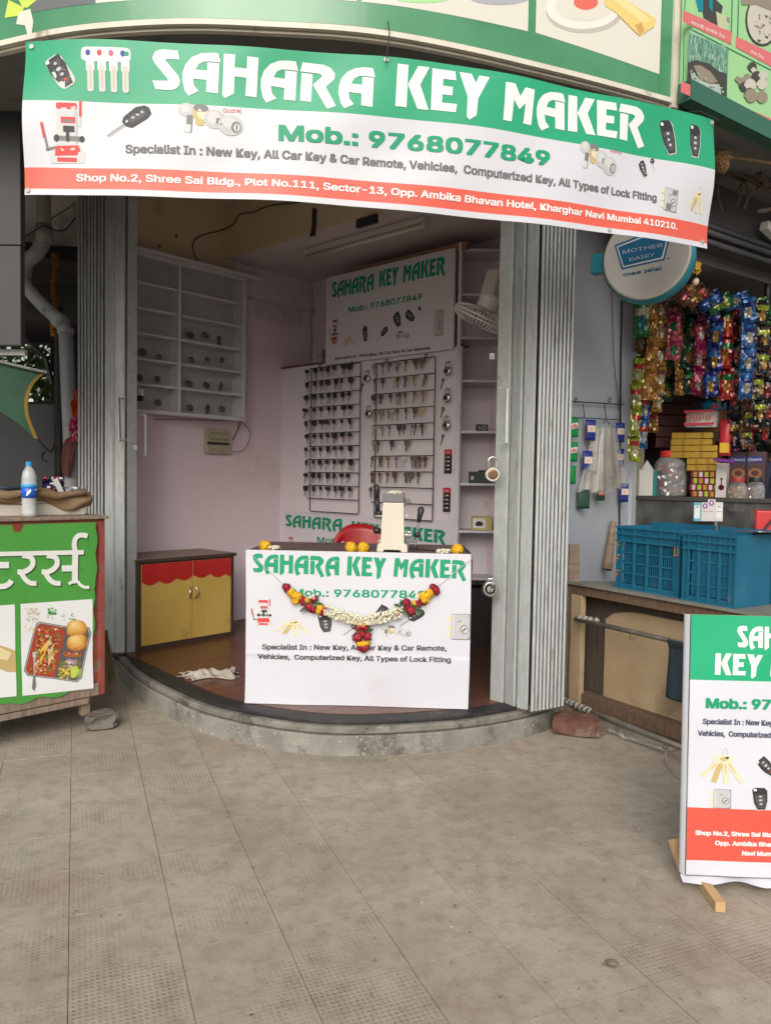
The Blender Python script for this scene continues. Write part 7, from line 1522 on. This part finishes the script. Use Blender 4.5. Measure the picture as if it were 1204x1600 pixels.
# arching packets over the top rail
for k, (px, py, cs_, rot) in enumerate(((1072,458,('brown','orange','pink'),35),(1088,462,('brown','red','gold'),50),(1108,470,('blue','sky','sky'),60),(1124,474,('green','lime','green'),65),(1150,470,('sky','blue','cream'),75),(1182,478,('green','lime','green'),80),(1200,496,('green','lime','dgreen'),95))):
    o = bpy.data.objects.new('snack_packet', packet_mesh(*cs_, .10, .16, 2)); COL.objects.link(o); o.location = atY(px, py, 5.05); o.rotation_euler = (0, R(rot), R(-10)); tag(o, ['brown and pink packet arching over the rail beside the bulb','brown and gold packet arching over the rail','dark blue packet flopped over the top rail','small green packet flopped over the rail between blue ones','sky blue packet flopped over the top rail','green packet flopped over the rail near the right edge','green packet hanging at the very right edge of the kiosk'][k], 'packet', 'packets flopped over the rail')
b = mb(m_blk); b.smooth = True; b.tube([atY(985,462,5.25), atY(1085,455,5.25), atY(1240,475,5.1)], .01, 6); b.box(3.02-.45,3.05-.45,5.3,5.33,2.55,2.95); tag(b.obj('hanging_rail'), 'black rail from which the snack packet strips hang', 'rail')
# dark maroon boxes and shelf behind the strips
t = thing('maroon_cartons', 'stack of dark maroon cartons in the shadow behind the hanging packets', 'cartons', atY(1052, 700, 5.9)); 
for k in range(7): mb(pm('maroon_card', (.06,.012,.012), (.09,.02,.02), sc=8, rough=.5)).box(-.14,.14,0,.2,k*.085,k*.085+.08).obj('carton', t, bevel=.003)
b = mb(m_dark); b.box(1.85,4.0,6.3,6.32,0,2.45); struct(b.obj('kiosk_shelf_back'))
for k, z_ in enumerate((1.35,1.75,2.1)): o = mb(m_tf).box(2.2,3.8,6.0,6.29,z_,z_+.02).obj('back_shelf'); tag(o, ['lowest','middle','upper'][k]+' dark shelf at the back of the kiosk', 'shelf')
# person in the kiosk (at the right edge)
def person(loc, rz):
    t = thing('person', 'person in dark blue shirt standing in the kiosk, cut by the right edge', 'person', loc, rz)
    V = {'pel':(0,0,.95,.15,.11),'chest':(0,.01,1.28,.17,.12),'neckb':(0,.01,1.45,.085,.075),'neck':(0,0,1.52,.055,.055),'head':(0,-.02,1.62,.085,.095),'top':(0,-.01,1.70,.07,.08),
      'ls':(-.17,.01,1.40,.07,.065),'le':(-.25,-.03,1.13,.045,.045),'lw':(-.17,-.2,1.0,.032,.03),'lh':(-.13,-.28,.98,.035,.02),'rs':(.17,.01,1.40,.07,.065),'re':(.25,-.03,1.13,.045,.045),'rw':(.2,-.2,1.0,.032,.03),'rh':(.16,-.28,.98,.035,.02),
      'lhip':(-.1,0,.88,.1,.1),'lk':(-.11,-.02,.5,.065,.065),'la':(-.11,.02,.08,.045,.045),'lt':(-.12,-.14,.04,.04,.03),'rhip':(.1,0,.88,.1,.1),'rk':(.11,-.02,.5,.065,.065),'ra':(.11,.02,.08,.045,.045),'rt':(.12,-.14,.04,.04,.03)}
    E = [('pel','chest'),('chest','neckb'),('neckb','neck'),('neck','head'),('head','top'),('chest','ls'),('ls','le'),('le','lw'),('lw','lh'),('chest','rs'),('rs','re'),('re','rw'),('rw','rh'),('pel','lhip'),('lhip','lk'),('lk','la'),('la','lt'),('pel','rhip'),('rhip','rk'),('rk','ra'),('ra','rt')]
    nm = list(V)
    for s_, q in (('l', -1), ('r', 1)):
        hx, hy, hz_ = V[s_+'h'][:3]
        for k in range(4): V[f'{s_}f{k}a'] = (hx+(k-1.5)*.019, hy-.05, hz_-.006, .0095, .0095); V[f'{s_}f{k}b'] = (hx+(k-1.5)*.021, hy-.085-.006*(k in (1,2)), hz_-.03, .008, .008); E += [(s_+'h', f'{s_}f{k}a'), (f'{s_}f{k}a', f'{s_}f{k}b')]
        V[s_+'t1'] = (hx-q*.035, hy-.005, hz_, .0105, .0105); V[s_+'t2'] = (hx-q*.05, hy-.035, hz_-.015, .009, .009); E += [(s_+'w', s_+'t1'), (s_+'t1', s_+'t2')]
    nm = list(V); me = bpy.data.meshes.new('body'); me.from_pydata([V[n][:3] for n in nm], [(nm.index(a_), nm.index(c_)) for a_, c_ in E], [])
    o = bpy.data.objects.new('body', me); COL.objects.link(o); sk = o.modifiers.new('skin', 'SKIN'); 
    lay = me.skin_vertices if len(me.skin_vertices) else None
    if lay is None: 
        bm = bmesh.new(); bm.from_mesh(me); bm.verts.layers.skin.verify(); bm.to_mesh(me); bm.free()
    for i, n in enumerate(nm): me.skin_vertices[0].data[i].radius = V[n][3:5]; me.skin_vertices[0].data[i].use_root = (n == 'pel')
    o.modifiers.new('sub', 'SUBSURF').levels = 2; o.modifiers['sub'].render_levels = 2
    dg = bpy.context.evaluated_depsgraph_get(); m2 = bpy.data.meshes.new_from_object(o.evaluated_get(dg)); bpy.data.objects.remove(o)
    skin = pm('skin_brown', (.2,.1,.06), (.24,.125,.08), sc=20, rough=.5); shirt = pm('navy_shirt', (.008,.012,.03), (.012,.018,.04), sc=15, rough=.9); tr_ = pm('dark_trousers', (.02,.02,.022), rough=.9)
    m2.materials.clear()
    for m in (skin, shirt, tr_): m2.materials.append(m)
    for pgn in m2.polygons:
        c = pgn.center; pgn.use_smooth = True; pgn.material_index = 1 if (.93 < c.z < 1.475 and c.y > -.1) else (2 if .1 < c.z <= .93 and abs(c.y) < .13 else 0)
    o = bpy.data.objects.new('body', m2); COL.objects.link(o); o.parent = t
    b = mb(pm('black_hair', (.006,.005,.005), rough=.6)); b.smooth = True
    b.ball((0,.012,1.685), .098, .112, .085, 20, 12, .03); b.ball((0,.06,1.62), .085, .06, .09, 16, 10, .04); b.obj('hair', t)
    for x in (-.033,.033): b = mb(pm('eye_white', (.5,.48,.45), rough=.3)); b.ball((x,-.1,1.625), .012,.008,.007, 10, 6); b.obj('eye', t)
    b = mb(skin); b.smooth = True; b.ball((0,-.118,1.595), .014,.02,.022, 10, 6); b.obj('nose', t); b = mb(pm('lips', (.2,.07,.05), rough=.5)); b.ball((0,-.105,1.56), .024,.01,.007, 10, 6); b.obj('mouth', t)
    for x in (-.09,.09): b = mb(skin); b.ball((x,-.005,1.61), .01,.02,.03, 8, 6); b.obj('ear', t)
    return t
p = atY(1214, 800, 5.72); person((p.x, 5.72, .13), R(25))
# red dispenser box with yellow label
t = thing('red_box', 'red machine case with a yellow warning label at the right edge', 'machine', atY(1193, 900, 4.35), R(-20)); m_rb = pm('red_enamel', (.42,.02,.025), (.47,.03,.03), sc=5, rough=.35)
mb(m_rb).box(-.055,.3,0,.25,.06,.37).obj('upper_case', t, bevel=.006); mb(m_rb).box(-.07,.3,.02,.25,-.15,.0595).obj('lower_case', t, bevel=.006)
mb(pm('label_yellow', (.5,.33,.03), rough=.4)).box(-.02,.2,-.003,-.0005,.16,.26).obj('label', t)
ar = Art(1,1,[(0,0),(1,0),(1,1),(0,1)], fn=lambda u, v, d: (u, -.0035-d, v)); ar.h = lambda x_, y_: (x_, y_); ar.poly([(-.018,.165),(.012,.165),(.012,.25),(-.018,.25)], I['white'], 1); ar.poly([(-.014,.215),(.008,.215),(-.003,.24)], I['dark'], 2)
for k in range(4): ar.poly([(-.013,.172+k*.01),(.007,.172+k*.01),(.007,.176+k*.01),(-.013,.176+k*.01)], I['grey'], 2); ar.poly([(.02,.18+k*.018),(.08,.18+k*.018),(.08,.186+k*.018),(.02,.186+k*.018)], I['brown'], 2)
ar.build(t); b = mb(m_blk); b.smooth = True; b.tube(catmull([(.06,-.01,.36),(.0,-.02,.28),(-.03,-.03,.2),(-.045,-.03,.1),(-.02,-.03,.03),(.03,-.02,-.03)], 6), .007, 8); b.obj('cable', t); b = mb(m_steel); b.smooth = True
for z_ in (.13,.035): b.ball((-.035,-.02,z_), .01, .01, .01, 8, 6)
b.obj('knob', t)
# yellow patterned cloth bag under it
m_yb = bpy.data.materials.new('yellow_black_print'); m_yb.use_nodes = True; bb = NB(m_yb); tc = bb.add('ShaderNodeTexCoord'); wv = bb.add('ShaderNodeTexVoronoi', Scale=22.0, _feature='DISTANCE_TO_EDGE'); rp = bb.add('ShaderNodeValToRGB'); rp.color_ramp.elements[0].position = .05; rp.color_ramp.elements[1].position = .1; rp.color_ramp.elements[0].color = (.01,.01,.01,1); rp.color_ramp.elements[1].color = (.26,.2,.04,1); bb.link(tc.outputs['Object'], wv.inputs[0]); bb.link(wv.outputs['Distance'], rp.inputs[0]); bb.link(rp.outputs[0], bb.n['Principled BSDF'].inputs['Base Color'])
t = thing('printed_bag', 'yellow and black printed cloth bag hanging under the red machine at the right edge', 'bag', atY(1190, 905, 3.95)); b = mb(m_yb); b.smooth = True
b.surf(lambda s_, t_: (-.06+s_*.3 - .03*math.sin(t_*6), -.02*math.sin(s_*11+t_*3), .06-t_*.26), 30, 20); o = b.obj('cloth', t); solid(o, .008)

# ================================================================== standing board at the right
Wb, Hb_ = .617, .915
pL = atZ(1078, 1396, 0); pL = atY(1066, 1374, 2.66)
SBF = Frame(pL.x, 2.66, -2.5, 0)
sb = fthing(SBF, 'standing_board', 'white and green printed standing board on wooden feet, cut by the right edge', 'sign board', 0, 0, .0)
z0 = .055; lean = 2.0; LM = Matrix.Translation((0,0,z0)) @ Matrix.Rotation(R(-2), 4, 'X')
m_sbw = pm('board_vinyl_white', (.55,.57,.64), (.53,.55,.62), sc=2, rough=.35, spec=.5); m_sbg = pm('board_vinyl_green', (.012,.33,.16), rough=.35); m_sbr = pm('board_vinyl_red', (.58,.085,.06), rough=.35)
def spos(u, v, d): 
    w_ = .003*math.sin(v*7+u*4) + .0025*math.sin(u*9-v*13) + .004*math.exp(-v/.08)*math.sin(u*18+1); q = LM @ Vector((u, -.0235 - d + w_, v)); return tuple(q)
cs = [(1074,951),(1340,968),(1335,1383),(1067,1373)]
b = MB(); b.smooth = True
for (v0, v1, m) in ((0,.052,m_sbw),(.052,.238,m_sbr),(.238,.688,m_sbw),(.688,Hb_,m_sbg)): b.mat(m); b.surf(lambda a_, c_: spos(a_*Wb, v0+(v1-v0)*c_, 0), 40, max(4, int((v1-v0)/.02)))
b.obj('vinyl_sheet', sb, weld=True)
b = mb(m_sbw); b.smooth = True
b.surf(lambda s_, t_: tuple(LM @ Vector((-.002-.012*math.sin(s_*2.2), -.0225+s_*.034, t_*(Hb_)))), 4, 20); b.surf(lambda s_, t_: tuple(LM @ Vector((-.012+t_*(Wb+.02), -.021+.014*math.cos(s_*6)+.006*math.sin(t_*25), -.004-.016*math.sin(s_*3.1)*(1+.5*math.sin(t_*17))))), 8, 40); b.obj('wrapped_edge', sb)
b = mb(pm('board_seam', (.1,.1,.12), rough=.5)); b.tube([LM @ Vector((-.001,-.0275,v*Hb_/20)) for v in range(21)], .0012, 4); b.tube([LM @ Vector((u*Wb/20,-.0275,.0005)) for u in range(21)], .0012, 4); b.obj('edge_crease', sb)
m_pine = pm('pine_wood', (.42,.27,.13), (.5,.34,.18), sc=5, rough=.6, stretch=(6,1.5,6), bump=.2, bsc=40)
for x in (0, Wb-.03): b = mb(m_pine); b.m = LM; b.box(x+.002, x+.03, -.012, .018, .0, Hb_-.004); b.obj('frame_post', sb)
for z_ in (.004, Hb_-.034): b = mb(m_pine); b.m = LM; b.box(.031, Wb-.031, -.012, .018, z_, z_+.03); b.obj('frame_rail', sb)
for x in (.055, Wb-.09): mb(m_pine).box(x, x+.034, -.155, .13, .0, .034).obj('foot', sb, bevel=.002)
b = mb(m_pine); b.beam((.02,.06,.04),(.0,.11,.12),.03,.025); b.obj('back_strut', sb)
ar = Art(Wb, Hb_, cs, fn=spos)
cx = Wb/2
def cen(t, w_, y, cap, c, bold=.03): ar.text(t, (cx-w_/2, y), (cx+w_/2, y), cap, c, bold=bold, px=False)
u0, v0 = ar.uv(1143, 999); ar.word('SAHARA', (u0, .805), (Wb-u0, .805), .074, I['white'], px=False); u0, _ = ar.uv(1109, 1046); ar.word('KEY', (u0, .708), (u0+.165, .708), .074, I['white'], px=False); ar.word('MAKER', (u0+.19, .708), (Wb-u0, .708), .074, I['white'], px=False)
u0, v0 = ar.uv(1097, 1101); ar.text('Mob.: 9768077849', (u0, v0), (Wb-u0, v0), .047, I['green'], bold=.045, px=False)
u0, v0 = ar.uv(1092, 1127); ar.text('Specialist In : New Key, All Car Key & Car Remote,', (u0, v0), (Wb-u0, v0), .026, ink('board_text', (.07,.08,.12)), bold=.03, px=False)
u0, v0 = ar.uv(1085, 1146); ar.text('Vehicles,  Computerized Key, All Types of Lock Fitting', (u0, v0), (Wb-u0, v0), .026, ink('board_text', (.07,.08,.12)), bold=.03, px=False)
u0, v0 = ar.uv(1082, 1307); ar.text('Shop No.2, Shree Sai Bldg., Plot No.111, Sector-13,', (u0, v0), (Wb-u0, v0), .021, I['white'], bold=.04, px=False)
u0, v0 = ar.uv(1112, 1324); ar.text('Opp. Ambika Bhavan Hotel, Kharghar', (u0, v0), (Wb-u0, v0), .021, I['white'], bold=.04, px=False); u0, v0 = ar.uv(1153, 1341); ar.text('Navi Mumbai 410210.', (u0, v0), (Wb-u0, v0), .021, I['white'], bold=.04, px=False)
bunch(ar.pen(1123,1196,56,0,1.15)); lock(ar.pen(1119,1249,31,0,1.1)); remote_a(ar.pen(1188,1198,36,42,.62)); remote_b(ar.pen(1179,1250,38,5,.8)); knobs(ar.pen(1250,1200,34,0,1.8)); flipkey(ar.pen(1240,1250,34,0,1.1)); machine(ar.pen(1310,1220,60,0,.7))
ar.build(sb, step=.05)
# litter on the pavement
lp = random.Random(21); m_gum = pm('paper_scrap', (.36,.34,.3), rough=.9); m_dl = pm('dry_leaf', (.09,.075,.06), (.2,.17,.14), sc=30, rough=.8)
b = mb(m_gum)
for k in range(34):
    px, py = lp.gauss(700,170), lp.gauss(1330,75)
    if py < 1200: continue
    p = atZ(px, py, .001); r = lp.uniform(.002,.008); n = lp.randint(5,8); b.prism([(p.x+r*math.cos(6.28*i/n)*lp.uniform(.6,1.2), p.y+r*math.sin(6.28*i/n)*lp.uniform(.6,1.2)) for i in range(n)], .0005, .0025)
tag(b.obj('paper_scraps'), 'tiny pale scraps scattered over the paving in front of the shop', 'litter', kind='stuff')
b = mb(m_dl); b.smooth = True; b.surf(lambda s_, t_: ((s_-.5)*.042, (t_-.5)*.022*math.sin(s_*3.14)*1.3, .006+.008*math.cos((t_-.5)*3)*math.sin(s_*3)), 8, 5); o = b.obj('dry_leaf'); solid(o, .001); o.location = atZ(955, 1507, .001); o.rotation_euler = (0,0,R(-15)); tag(o, 'curled dry leaf on the paving near the bottom right', 'leaf')
b = mb(m_rust); p = atZ(962, 1512, .003); b.tube([p, p+Vector((-.04,.012,.004))], .002, 4); tag(b.obj('twig'), 'short twig beside the dry leaf on the paving', 'twig')
